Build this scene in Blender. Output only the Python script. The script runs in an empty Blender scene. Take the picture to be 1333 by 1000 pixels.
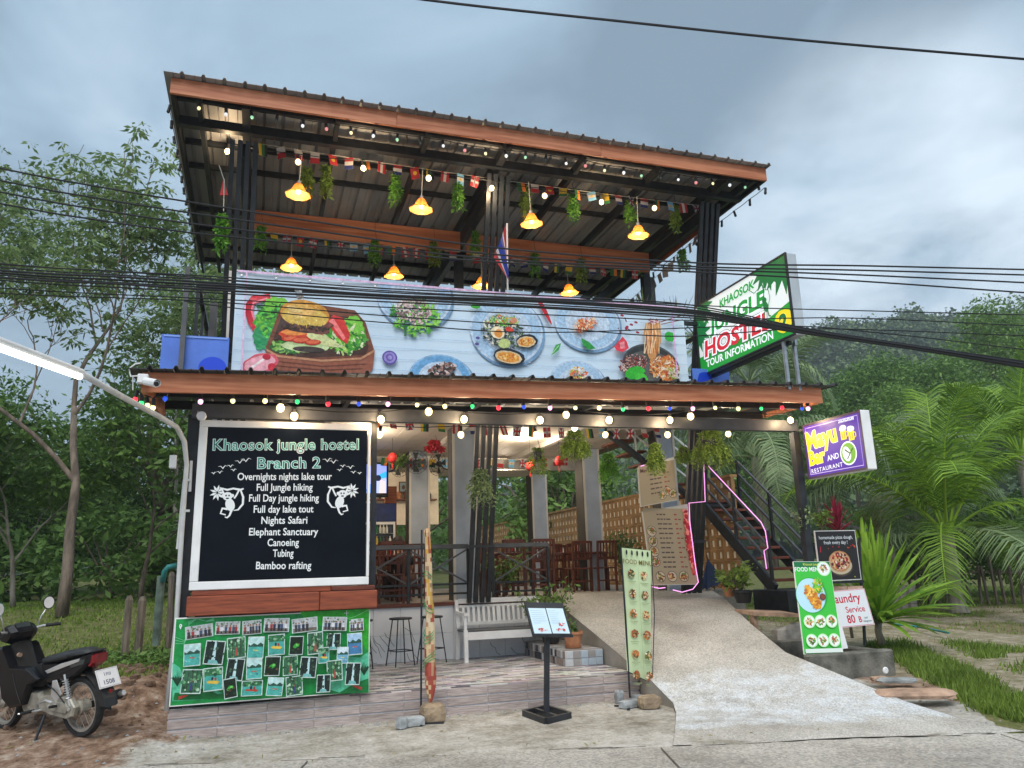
import bpy, math, random
import numpy as np
from mathutils import Vector, Matrix
PI = math.pi
SC = bpy.context.scene
COL = SC.collection
# ---------------------------------------------------------------- camera
F, CXP, CYP, CAMZ = 1000.0, 666.5, 500.0, 1.6      # a phone lens held 1.6 m above the road
_p, _r, _y = map(math.radians, (13.4, 1.7, 18.3))
FW = np.array([math.sin(_y) * math.cos(_p), math.cos(_y) * math.cos(_p), math.sin(_p)])
_rt = np.array([math.cos(_y), -math.sin(_y), 0.0])
_up = np.cross(_rt, FW)
RT = _rt * math.cos(_r) - _up * math.sin(_r)
UP = _up * math.cos(_r) + _rt * math.sin(_r)
cam_d = bpy.data.cameras.new('camera')
cam = bpy.data.objects.new('camera', cam_d)
COL.objects.link(cam)
cam.matrix_world = Matrix(((RT[0], UP[0], -FW[0], 0), (RT[1], UP[1], -FW[1], 0), (RT[2], UP[2], -FW[2], CAMZ), (0, 0, 0, 1)))
cam_d.sensor_width = 36
cam_d.lens = F / 1333 * 36
cam_d.clip_start = 0.05
cam_d.clip_end = 3000
SC.camera = cam
# ---------------------------------------------------------------- light and exposure
SUN_EL, SUN_AZ = math.radians(52), math.radians(200)
SC.view_settings.view_transform = 'Standard'
SC.view_settings.look = 'None'
SC.view_settings.exposure = 1.0
SC.view_settings.gamma = 1
SC.view_settings.use_curve_mapping = False
w = bpy.data.worlds.new('World'); SC.world = w; w.use_nodes = True
nt = w.node_tree; N = nt.nodes; L = nt.links; N.clear()
out = N.new('ShaderNodeOutputWorld'); bg = N.new('ShaderNodeBackground')
bg.inputs['Strength'].default_value = 0.1
sky = N.new('ShaderNodeTexSky'); sky.sky_type = 'NISHITA'; sky.sun_disc = False
sky.sun_elevation = SUN_EL; sky.sun_rotation = SUN_AZ; sky.dust_density = 2; sky.air_density = 1.2
tc = N.new('ShaderNodeTexCoord')
def wmath(op, a, b=None, c=None):
    n = N.new('ShaderNodeMath'); n.operation = op
    for i, v in enumerate((a, b, c)):
        if v is None: continue
        if isinstance(v, (int, float)): n.inputs[i].default_value = v
        else: L.new(v, n.inputs[i])
    return n.outputs[0]
sep = N.new('ShaderNodeSeparateXYZ'); L.new(tc.outputs['Generated'], sep.inputs[0])
# clouds lie on a flat layer: divide the direction by its height
zc = wmath('ADD', wmath('MAXIMUM', sep.outputs[2], 0.0), 0.16)
comb = N.new('ShaderNodeCombineXYZ')
L.new(wmath('DIVIDE', sep.outputs[0], zc), comb.inputs[0]); L.new(wmath('DIVIDE', sep.outputs[1], zc), comb.inputs[1])
def wnoise(scale, detail, rough, dist=0.0, off=(0, 0, 0)):
    mp = N.new('ShaderNodeMapping'); mp.inputs['Location'].default_value = off
    L.new(comb.outputs[0], mp.inputs[0])
    n = N.new('ShaderNodeTexNoise'); n.inputs['Scale'].default_value = scale; n.inputs['Detail'].default_value = detail
    n.inputs['Roughness'].default_value = rough; n.inputs['Distortion'].default_value = dist
    L.new(mp.outputs[0], n.inputs[0]); return n.outputs[0]
n1 = wnoise(1.5, 8, 0.55, 0.5, (2.1, 0.7, 0)); n2 = wnoise(0.6, 3, 0.5, 0.3, (7.3, 1.4, 0))
cl = wmath('ADD', wmath('MULTIPLY', n1, 0.55), wmath('MULTIPLY', n2, 0.45))
cr = N.new('ShaderNodeValToRGB'); L.new(cl, cr.inputs[0])
e = cr.color_ramp; e.elements[0].position = 0.39; e.elements[0].color = (1.35, 1.85, 2.35, 1)
e.elements[1].position = 0.60; e.elements[1].color = (3.5, 4.3, 5.0, 1)
m = e.elements.new(0.5); m.color = (2.15, 2.95, 3.7, 1)
# thinner, brighter cloud low in the north-east
def blob(d, lo, hi):
    v = Vector(d).normalized()
    dp = N.new('ShaderNodeVectorMath'); dp.operation = 'DOT_PRODUCT'
    nz = N.new('ShaderNodeVectorMath'); nz.operation = 'NORMALIZE'; L.new(tc.outputs['Generated'], nz.inputs[0])
    L.new(nz.outputs[0], dp.inputs[0]); dp.inputs[1].default_value = v
    mr = N.new('ShaderNodeMapRange'); mr.interpolation_type = 'SMOOTHSTEP'
    mr.inputs[1].default_value = lo; mr.inputs[2].default_value = hi
    L.new(dp.outputs['Value'], mr.inputs[0]); return mr.outputs[0]
def dirpix(x, y):
    return RT * (x - CXP) / F + UP * (CYP - y) / F + FW
def mixc(fac, a, b, kind='MIX'):
    n = N.new('ShaderNodeMix'); n.data_type = 'RGBA'; n.blend_type = kind
    if isinstance(fac, float): n.inputs[0].default_value = fac
    else: L.new(fac, n.inputs[0])
    for i, v in ((6, a), (7, b)):
        if isinstance(v, tuple): n.inputs[i].default_value = v
        else: L.new(v, n.inputs[i])
    return n.outputs[2]
n3 = wnoise(1.7, 8, 0.6, 0.4, (0.3, 4.4, 0))
bf = wmath('MULTIPLY', blob(dirpix(1210, 330), 0.955, 0.999), wmath('MULTIPLY_ADD', n3, 3.4, -1.05))
c2 = mixc(bf, cr.outputs[0], (4.7, 5.4, 6.0, 1))
hz = N.new('ShaderNodeMapRange'); hz.inputs[1].default_value = 0.0; hz.inputs[2].default_value = 0.35
L.new(sep.outputs[2], hz.inputs[0])
inv = wmath('SUBTRACT', 1.0, hz.outputs[0])
c3 = mixc(wmath('MULTIPLY', inv, 0.4), c2, (2.9, 3.7, 4.5, 1))
c4 = mixc(0.93, sky.outputs[0], c3)
L.new(c4, bg.inputs[0]); L.new(bg.outputs[0], out.inputs[0])
sun_d = bpy.data.lights.new('sun', 'SUN'); sun_d.energy = 1.5; sun_d.angle = math.radians(40); sun_d.color = (1, 0.96, 0.9)
sun = bpy.data.objects.new('sun', sun_d); COL.objects.link(sun)
_az = SUN_AZ
sun_dir = Vector((math.sin(_az) * math.cos(SUN_EL), math.cos(_az) * math.cos(SUN_EL), math.sin(SUN_EL)))
sun.rotation_euler = sun_dir.to_track_quat('Z', 'Y').to_euler()

# ---------------------------------------------------------------- placing helpers
def at(px, py, Y=None, X=None, Z=None):
    "point of the place that the photograph shows at a pixel, at a known depth, side or height"
    d = RT * (px - CXP) / F + UP * (CYP - py) / F + FW
    if Y is not None: t = Y / d[1]
    elif X is not None: t = X / d[0]
    else: t = (Z - CAMZ) / d[2]
    return Vector((d[0] * t, d[1] * t, CAMZ + d[2] * t))
def V(*a): return Vector(a)

# ---------------------------------------------------------------- materials
MATS = {}
def mat(name, col, rough=0.7, var=0.12, scale=6.0, bump=0.0, bscale=40.0, metal=0.0, rnd=0.0, col2=None, spec=0.4, stretch=None, detail=5, edge=(0.35, 0.65), coat=0.0):
    m = bpy.data.materials.new(name); m.use_nodes = True
    nt = m.node_tree; n = nt.nodes; l = nt.links
    b = n['Principled BSDF']; b.inputs['Roughness'].default_value = rough; b.inputs['Metallic'].default_value = metal
    b.inputs['Specular IOR Level'].default_value = spec
    if coat: b.inputs['Coat Weight'].default_value = coat
    tc = n.new('ShaderNodeTexCoord'); mp = n.new('ShaderNodeMapping')
    l.new(tc.outputs['Object'], mp.inputs[0])
    if stretch: mp.inputs['Scale'].default_value = stretch
    if rnd:
        oi = n.new('ShaderNodeObjectInfo'); ad = n.new('ShaderNodeVectorMath'); ad.operation = 'MULTIPLY_ADD'
        l.new(oi.outputs['Random'], ad.inputs[0]); ad.inputs[1].default_value = (31, 17, 23); l.new(mp.outputs[0], ad.inputs[2])
        src = ad.outputs[0]
    else: src = mp.outputs[0]
    no = n.new('ShaderNodeTexNoise'); no.inputs['Scale'].default_value = scale; no.inputs['Detail'].default_value = detail
    l.new(src, no.inputs[0])
    mr = n.new('ShaderNodeMapRange'); mr.inputs[1].default_value = edge[0]; mr.inputs[2].default_value = edge[1]
    l.new(no.outputs[0], mr.inputs[0])
    mx = n.new('ShaderNodeMix'); mx.data_type = 'RGBA'
    c = tuple(col[:3]); c2 = col2 or tuple(min(1, x * (1 + var)) for x in c)
    c1 = c if col2 else tuple(x * (1 - var) for x in c)
    mx.inputs[6].default_value = (*c1, 1); mx.inputs[7].default_value = (*c2, 1)
    l.new(mr.outputs[0], mx.inputs[0]); o = mx.outputs[2]
    if rnd:
        hs = n.new('ShaderNodeHueSaturation'); l.new(o, hs.inputs['Color'])
        r2 = n.new('ShaderNodeMapRange'); r2.inputs[3].default_value = 1 - rnd; r2.inputs[4].default_value = 1 + rnd
        l.new(oi.outputs['Random'], r2.inputs[0]); l.new(r2.outputs[0], hs.inputs['Value']); o = hs.outputs[0]
    l.new(o, b.inputs['Base Color'])
    if bump:
        nb = n.new('ShaderNodeTexNoise'); nb.inputs['Scale'].default_value = bscale; nb.inputs['Detail'].default_value = 6
        l.new(src, nb.inputs[0]); bp = n.new('ShaderNodeBump'); bp.inputs['Strength'].default_value = min(1, bump)
        bp.inputs['Distance'].default_value = 0.01 * max(1, bump); l.new(nb.outputs[0], bp.inputs['Height']); l.new(bp.outputs[0], b.inputs['Normal'])
    MATS[name] = m; return m
def emat(name, col, strength, base=None):
    m = bpy.data.materials.new(name); m.use_nodes = True; b = m.node_tree.nodes['Principled BSDF']
    b.inputs['Base Color'].default_value = (*(base or col), 1); b.inputs['Emission Color'].default_value = (*col, 1)
    b.inputs['Emission Strength'].default_value = strength; b.inputs['Roughness'].default_value = 0.3
    MATS[name] = m; return m
def leafmat(name, col, col2, scale=1.5, trans=0.35, rough=0.5):
    "leaf: varied green, light shining through"
    m = bpy.data.materials.new(name); m.use_nodes = True; nt = m.node_tree; n = nt.nodes; l = nt.links
    b = n['Principled BSDF']; b.inputs['Roughness'].default_value = rough; b.inputs['Specular IOR Level'].default_value = 0.3
    a = n.new('ShaderNodeAttribute'); a.attribute_name = 'tone'
    tc = n.new('ShaderNodeTexCoord'); no = n.new('ShaderNodeTexNoise'); no.inputs['Scale'].default_value = scale
    l.new(tc.outputs['Object'], no.inputs[0])
    ma = n.new('ShaderNodeMath'); ma.operation = 'MULTIPLY_ADD'; l.new(no.outputs[0], ma.inputs[0]); ma.inputs[1].default_value = 0.9; 
    mb = n.new('ShaderNodeMath'); mb.operation = 'MULTIPLY_ADD'; l.new(a.outputs['Fac'], mb.inputs[0]); mb.inputs[1].default_value = 0.75; mb.inputs[2].default_value = -0.3
    l.new(mb.outputs[0], ma.inputs[2]); mx = n.new('ShaderNodeMix'); mx.data_type = 'RGBA'
    l.new(ma.outputs[0], mx.inputs[0]); mx.inputs[6].default_value = (*col, 1); mx.inputs[7].default_value = (*col2, 1)
    l.new(mx.outputs[2], b.inputs['Base Color'])
    t = n.new('ShaderNodeBsdfTranslucent'); l.new(mx.outputs[2], t.inputs[0]); ms = n.new('ShaderNodeMixShader'); ms.inputs[0].default_value = trans
    l.new(b.outputs[0], ms.inputs[1]); l.new(t.outputs[0], ms.inputs[2]); l.new(ms.outputs[0], n['Material Output'].inputs[0])
    MATS[name] = m; return m
def printmat(name, rough=0.45, emit=0.0, fold=0.0):
    m = bpy.data.materials.new(name); m.use_nodes = True; nt = m.node_tree; n = nt.nodes; l = nt.links
    b = n['Principled BSDF']; a = n.new('ShaderNodeAttribute'); a.attribute_name = 'ink'
    b.inputs['Roughness'].default_value = rough
    if fold:           # printed cloth: ink mottling and creases
        tc = n.new('ShaderNodeTexCoord'); q = n.new('ShaderNodeTexNoise'); q.inputs['Scale'].default_value = 22; q.inputs['Detail'].default_value = 6; q.inputs['Roughness'].default_value = .7; l.new(tc.outputs['Object'], q.inputs[0])
        mr = n.new('ShaderNodeMapRange'); mr.inputs[1].default_value = .3; mr.inputs[2].default_value = .7; mr.inputs[3].default_value = .62; mr.inputs[4].default_value = 1.22; l.new(q.outputs[0], mr.inputs[0])
        mx = n.new('ShaderNodeMix'); mx.data_type = 'RGBA'; mx.blend_type = 'MULTIPLY'; mx.inputs[0].default_value = 1; l.new(a.outputs['Color'], mx.inputs[6]); l.new(mr.outputs[0], mx.inputs[7]); l.new(mx.outputs[2], b.inputs['Base Color'])
        w_ = n.new('ShaderNodeTexNoise'); w_.inputs['Scale'].default_value = 2.2; w_.inputs['Detail'].default_value = 3; w_.inputs['Distortion'].default_value = 1.2; l.new(tc.outputs['Object'], w_.inputs[0])
        bp = n.new('ShaderNodeBump'); bp.inputs['Strength'].default_value = fold; bp.inputs['Distance'].default_value = .06; l.new(w_.outputs[0], bp.inputs['Height']); l.new(bp.outputs[0], b.inputs['Normal'])
    else: l.new(a.outputs['Color'], b.inputs['Base Color'])
    if emit:
        l.new(a.outputs['Color'], b.inputs['Emission Color']); b.inputs['Emission Strength'].default_value = emit
    MATS[name] = m; return m

# ---------------------------------------------------------------- mesh builder
class MB:
    def __init__(s): s.v = []; s.f = []; s.c = []; s.col = None
    def add(s, vs, fs):
        o = len(s.v); s.v.extend([tuple(x) for x in vs]); s.f.extend([tuple(i + o for i in f) for f in fs])
        s.c.extend([s.col] * len(fs)); return s
    def box(s, a, b):
        x0, y0, z0 = a; x1, y1, z1 = b
        return s.add([(x0, y0, z0), (x1, y0, z0), (x1, y1, z0), (x0, y1, z0), (x0, y0, z1), (x1, y0, z1), (x1, y1, z1), (x0, y1, z1)],
                     [(0, 3, 2, 1), (4, 5, 6, 7), (0, 1, 5, 4), (1, 2, 6, 5), (2, 3, 7, 6), (3, 0, 4, 7)])
    def bbox(s, a, b, r=0.01):
        "box with chamfered vertical and horizontal edges"
        a = Vector(a); b = Vector(b); c = (a + b) / 2; h = (b - a) / 2; r = min(r, min(h) * 0.9)
        vs = []; idx = {}
        for sx in (-1, 1):
            for sy in (-1, 1):
                for sz in (-1, 1):
                    for k in range(3):
                        q = Vector((sx * h.x, sy * h.y, sz * h.z))
                        for j in range(3):
                            if j != k: q[j] -= (sx, sy, sz)[j] * r
                        idx[(sx, sy, sz, k)] = len(vs); vs.append(c + q)
        fs = []
        for k in range(3):
            i, j = (k + 1) % 3, (k + 2) % 3
            for sg in (-1, 1):
                loop = []
                for (p, q) in ((-1, -1), (1, -1), (1, 1), (-1, 1)):
                    t = [0, 0, 0]; t[k] = sg; t[i] = p; t[j] = q; loop.append(idx[(*t, k)])
                fs.append(loop if sg > 0 else loop[::-1])
        for k in range(3):
            i, j = (k + 1) % 3, (k + 2) % 3
            for p in (-1, 1):
                for q in (-1, 1):
                    t0 = [0] * 3; t1 = [0] * 3; t0[k] = -1; t1[k] = 1
                    for t in (t0, t1): t[i] = p; t[j] = q
                    fs.append([idx[(*t0, i)], idx[(*t1, i)], idx[(*t1, j)], idx[(*t0, j)]])
        for sx in (-1, 1):
            for sy in (-1, 1):
                for sz in (-1, 1): fs.append([idx[(sx, sy, sz, k)] for k in range(3)])
        return s.add(vs, fs)
    def bar(s, a, b, w, h=None, up=(0, 0, 1)):
        "beam with a rectangular section between two points"
        a = Vector(a); b = Vector(b); h = h or w; d = (b - a).normalized(); u = Vector(up)
        if abs(d.dot(u)) > 0.98: u = Vector((0, 1, 0))
        x = d.cross(u).normalized() * w / 2; z = x.cross(d).normalized() * h / 2
        vs = [p + i * x + j * z for p in (a, b) for i, j in ((-1, -1), (1, -1), (1, 1), (-1, 1))]
        return s.add(vs, [(0, 1, 2, 3), (7, 6, 5, 4), (0, 4, 5, 1), (1, 5, 6, 2), (2, 6, 7, 3), (3, 7, 4, 0)])
    def tube(s, pts, r, n=8, cap=True):
        pts = [Vector(p) for p in pts]; m = len(pts); rs = r if isinstance(r, (list, tuple)) else [r] * m
        vs = []; pu = None
        for i, p in enumerate(pts):
            d = (pts[min(i + 1, m - 1)] - pts[max(i - 1, 0)]).normalized()
            if pu is None: pu = d.orthogonal().normalized()
            pu = (pu - d * pu.dot(d)).normalized(); q = d.cross(pu)
            for k in range(n):
                t = 2 * PI * k / n; vs.append(p + (pu * math.cos(t) + q * math.sin(t)) * rs[i])
        fs = [(i * n + k, i * n + (k + 1) % n, (i + 1) * n + (k + 1) % n, (i + 1) * n + k) for i in range(m - 1) for k in range(n)]
        if cap: fs += [tuple(range(n))[::-1], tuple((m - 1) * n + k for k in range(n))]
        return s.add(vs, fs)
    def lathe(s, prof, c=(0, 0, 0), n=16, axis='Z', wob=None):
        c = Vector(c); vs = []
        for i, (r, z) in enumerate(prof):
            for k in range(n):
                t = 2 * PI * k / n; rr = r * (1 + (wob(i, t) if wob else 0))
                q = (rr * math.cos(t), rr * math.sin(t), z)
                if axis == 'Y': q = (q[0], q[2], q[1])
                if axis == 'X': q = (q[2], q[0], q[1])
                vs.append(c + Vector(q))
        m = len(prof)
        fs = [(i * n + k, i * n + (k + 1) % n, (i + 1) * n + (k + 1) % n, (i + 1) * n + k) for i in range(m - 1) for k in range(n)]
        closed = tuple(prof[0]) == tuple(prof[-1])
        if prof[0][0] > 1e-4 and not closed: fs.append(tuple(range(n))[::-1])
        if prof[-1][0] > 1e-4 and not closed: fs.append(tuple((m - 1) * n + k for k in range(n)))
        return s.add(vs, fs)
    def ball(s, c, r, n=10, sq=(1, 1, 1)):
        h = n // 2; c = Vector(c); vs = []
        for i in range(h + 1):
            a = PI * i / h
            for k in range(n):
                t = 2 * PI * k / n; vs.append(c + Vector((math.sin(a) * math.cos(t) * sq[0], math.sin(a) * math.sin(t) * sq[1], math.cos(a) * sq[2])) * r)
        return s.add(vs, [(i * n + k, i * n + (k + 1) % n, (i + 1) * n + (k + 1) % n, (i + 1) * n + k)[::-1] for i in range(h) for k in range(n)])
    def prism(s, poly, d, mid=None):
        "poly: 3d points of one flat face; d: extrusion vector"
        d = Vector(d); p = [Vector(q) for q in poly]; n = len(p)
        return s.add(p + [q + d for q in p], [tuple(range(n))[::-1], tuple(range(n, 2 * n))] + [(i, (i + 1) % n, (i + 1) % n + n, i + n) for i in range(n)])
    def quad(s, *p): return s.add(p, [tuple(range(len(p)))])
    def rock(s, c, sx, sy, sz, seed=0, n=9, rot=0):
        rg = random.Random(seed); c = Vector(c); vs = []; h = 6
        for i in range(h + 1):
            a = PI * i / h
            for k in range(n):
                t = 2 * PI * k / n
                q = Vector((math.sin(a) * math.cos(t), math.sin(a) * math.sin(t), math.cos(a)))
                q = Vector([math.copysign(abs(x) ** 0.5, x) for x in q]) * (0.92 + rg.random() * 0.16)
                q = Vector((q.x * sx, q.y * sy, q.z * sz)); q.rotate(Matrix.Rotation(rot, 3, 'Z'))
                vs.append(c + q)
        return s.add(vs, [(i * n + k, i * n + (k + 1) % n, (i + 1) * n + (k + 1) % n, (i + 1) * n + k)[::-1] for i in range(h) for k in range(n)])
    def mesh(s, name, mt, off=None, smooth=False):
        me = bpy.data.meshes.new(name); v = s.v
        if off is not None: v = [(x - off[0], y - off[1], z - off[2]) for x, y, z in v]
        me.from_pydata(v, [], s.f)
        if any(c is not None for c in s.c):
            a = me.attributes.new('ink', 'FLOAT_COLOR', 'FACE')
            arr = np.ones((len(s.f), 4), np.float32); arr[:, :3] = [c if c is not None else (1, 1, 1) for c in s.c]
            a.data.foreach_set('color', arr.ravel())
        me.materials.append(MATS[mt] if isinstance(mt, str) else mt)
        if smooth: me.shade_smooth()
        me.update(); return me
def npmesh(name, verts, faces, mt, tone=None, smooth=False):
    "faces: (n, k) array of equal sized faces"
    me = bpy.data.meshes.new(name); faces = np.asarray(faces, np.int32); verts = np.asarray(verts, np.float32)
    k = faces.shape[1]; me.vertices.add(len(verts)); me.vertices.foreach_set('co', verts.ravel())
    me.loops.add(faces.size); me.loops.foreach_set('vertex_index', faces.ravel())
    me.polygons.add(len(faces)); me.polygons.foreach_set('loop_start', np.arange(0, faces.size, k, dtype=np.int32))
    if tone is not None:
        a = me.attributes.new('tone', 'FLOAT', 'FACE'); a.data.foreach_set('value', np.asarray(tone, np.float32))
    me.materials.append(MATS[mt] if isinstance(mt, str) else mt)
    if smooth: me.shade_smooth()
    me.update(calc_edges=True); return me

# ---------------------------------------------------------------- things and parts
def thing(name, label, cat, loc=(0, 0, 0), rz=0, group=None):
    o = bpy.data.objects.new(name, None); COL.objects.link(o); o.location = loc; o.rotation_euler[2] = rz
    o.empty_display_size = 0.1; o['label'] = label; o['category'] = cat
    if group: o['group'] = group
    return o
def link(name, me, parent=None, loc=None, rot=None, label=None, kind=None, scale=None):
    o = bpy.data.objects.new(name, me); COL.objects.link(o)
    if parent: o.parent = parent
    if loc is not None: o.location = loc
    if rot is not None: o.rotation_euler = rot
    if scale is not None: o.scale = (scale,) * 3 if isinstance(scale, (int, float)) else scale
    if label: o['label'] = label
    if kind: o['kind'] = kind
    return o
def part(name, mb, mt, parent, label=None, kind=None, smooth=False, local=False):
    "mb in world coordinates unless local; the parent stands unrotated at its base"
    off = None if local or parent is None else wloc(parent)
    me = mb.mesh(name, mt, off, smooth)
    return link(name, me, parent, label=label, kind=kind)
def wloc(o):
    p = Vector(o.location)
    while o.parent: o = o.parent; p += Vector(o.location)
    return p
def single(name, mb, mt, label, cat, base, group=None, smooth=False):
    me = mb.mesh(name, mt, base, smooth); o = link(name, me, loc=base); o['label'] = label; o['category'] = cat
    if group: o['group'] = group
    return o
def setting(name, me_or_mb, mt=None, smooth=False, kind='structure'):
    me = me_or_mb.mesh(name, mt, None, smooth) if isinstance(me_or_mb, MB) else me_or_mb
    o = link(name, me, kind=kind); return o
def copy_tree(o, loc, rz=None, label=None, group=None, scale=None, parent=None):
    kids = KIDS(o)
    c = o.copy(); COL.objects.link(c)
    if parent: c.parent = parent
    if loc is not None: c.location = loc
    if rz is not None: c.rotation_euler[2] = rz
    if label: c['label'] = label
    if group: c['group'] = group
    if scale: c.scale = (scale,) * 3 if isinstance(scale, (int, float)) else scale
    for k in kids: copy_tree(k, None, parent=c)
    return c
def KIDS(o): return [k for k in SC.objects if k.parent == o]

# ---------------------------------------------------------------- flat print
_TXT = {}
def textgeo(s, bold=0.0, space=1.0):
    key = (s, bold, space)
    if key not in _TXT:
        cu = bpy.data.curves.new('t', 'FONT'); cu.body = s; cu.size = 1; cu.offset = bold; cu.resolution_u = 3; cu.space_character = space
        ob = bpy.data.objects.new('t', cu); COL.objects.link(ob)
        dg = bpy.context.evaluated_depsgraph_get(); me = bpy.data.meshes.new_from_object(ob.evaluated_get(dg))
        vs = [(v.co.x, v.co.y) for v in me.vertices]; fs = [tuple(p.vertices) for p in me.polygons]
        bpy.data.objects.remove(ob); bpy.data.curves.remove(cu); bpy.data.meshes.remove(me)
        _TXT[key] = (vs, fs)
    return _TXT[key]
class Print:
    "coloured shapes laid on a panel; u to the right, v up, each layer a fraction of a millimetre above the last"
    def __init__(s, o, U, Vv, step=0.0002, n=None):
        s.o = Vector(o); s.U = Vector(U); s.V = Vector(Vv); s.n = Vector(n) if n else s.U.cross(s.V).normalized()
        s.mb = MB(); s.d = 0.0; s.step = step; s.rg = random.Random(5)
    def lay(s): s.d += s.step; return s
    def P(s, u, v, d=None): return s.o + s.U * u + s.V * v + s.n * (s.d if d is None else d)
    def poly(s, pts, col, lay=True):
        if lay: s.lay()
        s.mb.col = col; s.mb.quad(*[s.P(*p) for p in pts]); return s
    def rect(s, u0, v0, u1, v1, col, rot=0, lay=True):
        cu, cv = (u0 + u1) / 2, (v0 + v1) / 2; c, q = math.cos(rot), math.sin(rot)
        pts = [(cu + (u - cu) * c - (v - cv) * q, cv + (u - cu) * q + (v - cv) * c) for u, v in ((u0, v0), (u1, v0), (u1, v1), (u0, v1))]
        return s.poly(pts, col, lay)
    def ell(s, cu, cv, ru, rv, col, n=28, rot=0, wob=0.0, lay=True, a0=0, a1=2 * PI):
        pts = []; full = abs(a1 - a0 - 2 * PI) < 1e-3
        for k in range(n if full else n + 1):
            t = a0 + (a1 - a0) * k / n; w_ = 1 + (s.rg.random() - .5) * 2 * wob
            x, y = ru * w_ * math.cos(t), rv * w_ * math.sin(t)
            pts.append((cu + x * math.cos(rot) - y * math.sin(rot), cv + x * math.sin(rot) + y * math.cos(rot)))
        return s.poly(pts, col, lay)
    def line(s, pts, w, col, lay=True):
        if lay: s.lay()
        s.mb.col = col; n = len(pts); L_ = []; R_ = []
        for i, p in enumerate(pts):
            a = pts[max(0, i - 1)]; b = pts[min(n - 1, i + 1)]; dx, dy = b[0] - a[0], b[1] - a[1]; m_ = math.hypot(dx, dy) or 1
            ww = w[i] if isinstance(w, (list, tuple)) else w
            L_.append((p[0] - dy / m_ * ww / 2, p[1] + dx / m_ * ww / 2)); R_.append((p[0] + dy / m_ * ww / 2, p[1] - dx / m_ * ww / 2))
        for i in range(n - 1): s.mb.quad(s.P(*R_[i]), s.P(*R_[i + 1]), s.P(*L_[i + 1]), s.P(*L_[i]))
        return s
    def food(s, cu, cv, ru, rv, cols, n=60, size=0.02, asp=2.5, rot=0):
        "scatter of small pieces"
        for _ in range(n):
            r = math.sqrt(s.rg.random()); t = s.rg.random() * 2 * PI; x, y = ru * r * math.cos(t), rv * r * math.sin(t)
            u = cu + x * math.cos(rot) - y * math.sin(rot); v = cv + x * math.sin(rot) + y * math.cos(rot)
            z = size * (0.5 + s.rg.random()); s.d += s.step * 0.12
            s.ell(u, v, z, z / asp, s.rg.choice(cols), 5, s.rg.random() * PI, 0.25, lay=False)
        return s
    def text(s, t, cu, cv, size, col, bold=0.0, sx=1.0, align='C', out=None, ow=0.03, slant=0.0, rot=0, space=1.0):
        def put(bo, c):
            vs, fs = textgeo(t, bo, space)
            if not vs: return
            base, _ = textgeo(t, bold, space); xs = [v[0] for v in base]; mid = (min(xs) + max(xs)) / 2 if align == 'C' else min(xs)
            s.lay(); s.mb.col = c; q = []
            for x, y in vs:
                a = ((x - mid) + slant * y) * size * sx; b_ = y * size
                q.append(s.P(cu + a * math.cos(rot) - b_ * math.sin(rot), cv + a * math.sin(rot) + b_ * math.cos(rot)))
            s.mb.add(q, fs)
        if out is not None: put(bold + ow, out)
        put(bold, col); return s
    def fit(s, t, p0, p1, cap, col, bold=0.0, out=None, ow=0.03, slant=0.0, space=1.0):
        "text whose baseline runs from p0 to p1 with capitals of the given height"
        base, _ = textgeo(t, bold, space); xs = [v[0] for v in base]; w_ = max(xs) - min(xs); du, dv = p1[0] - p0[0], p1[1] - p0[1]; L_ = math.hypot(du, dv)
        size = cap / .72; return s.text(t, p0[0], p0[1], size, col, bold, L_ / (w_ * size), 'L', out, ow, slant, math.atan2(dv, du), space)
    def build(s, parent, mt='print', name='print', local=False):
        return part(name, s.mb, mt, parent, local=local)
def srgb(r, g, b):
    f = lambda c: (c / 255 / 12.92) if c <= 10 else ((c / 255 + 0.055) / 1.055) ** 2.4
    return (f(r), f(g), f(b))

# ================================================================ materials in use
mat('black_steel', (0.02, 0.023, 0.028), 0.42, 0.3, 8, 0.1, 60)
mat('grey_steel', (0.085, 0.09, 0.1), 0.45, 0.2, 5, 0.1, 50)
mat('galvanised', (0.42, 0.44, 0.46), 0.35, 0.15, 12, 0, metal=0.8)
mat('aluminium', (0.55, 0.58, 0.6), 0.42, 0.12, 3, 0.1, 30, metal=0.55)
mat('white_paint', (0.82, 0.83, 0.84), 0.45, 0.06, 5, 0.1, 30)
mat('pvc', (0.55, 0.56, 0.56), 0.5, 0.1, 6)
mat('fascia_wood', (0.36, 0.105, 0.042), 0.5, 0.3, 2.2, 0.25, 30, col2=(0.56, 0.22, 0.11), stretch=(0.5, 6, 9), rnd=0.1)
mat('dark_wood', (0.2, 0.05, 0.022), 0.5, 0.4, 3, 0.25, 30, col2=(0.31, 0.085, 0.035), stretch=(0.5, 6, 9))
mat('plank_wood', (0.17, 0.04, 0.02), 0.42, 0.3, 4, 0.3, 40, rnd=0.15, col2=(0.31, 0.075, 0.033), stretch=(0.8, 9, 9))
mat('tread_wood', (0.13, 0.035, 0.02), 0.5, 0.3, 4, 0.2, 30, rnd=0.2, stretch=(1, 7, 7))
mat('chair_wood', (0.11, 0.03, 0.016), 0.4, 0.35, 6, 0.1, 30, rnd=0.25)
mat('post_wood', (0.2, 0.165, 0.13), 0.9, 0.3, 5, 0.8, 25, col2=(0.09, 0.075, 0.055), rnd=0.15, stretch=(4, 4, 0.7))
mat('roof_sheet', (0.27, 0.27, 0.28), 0.5, 0.2, 2.0, 0.1, 30, rnd=0.16, col2=(0.42, 0.41, 0.4), stretch=(1, 0.4, 1))
mat('awning_sheet', (0.06, 0.065, 0.07), 0.5, 0.3, 3, 0.1, 30, rnd=0.12)
mat('ceiling', (0.62, 0.57, 0.5), 0.6, 0.08, 3, rnd=0.05)
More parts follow.
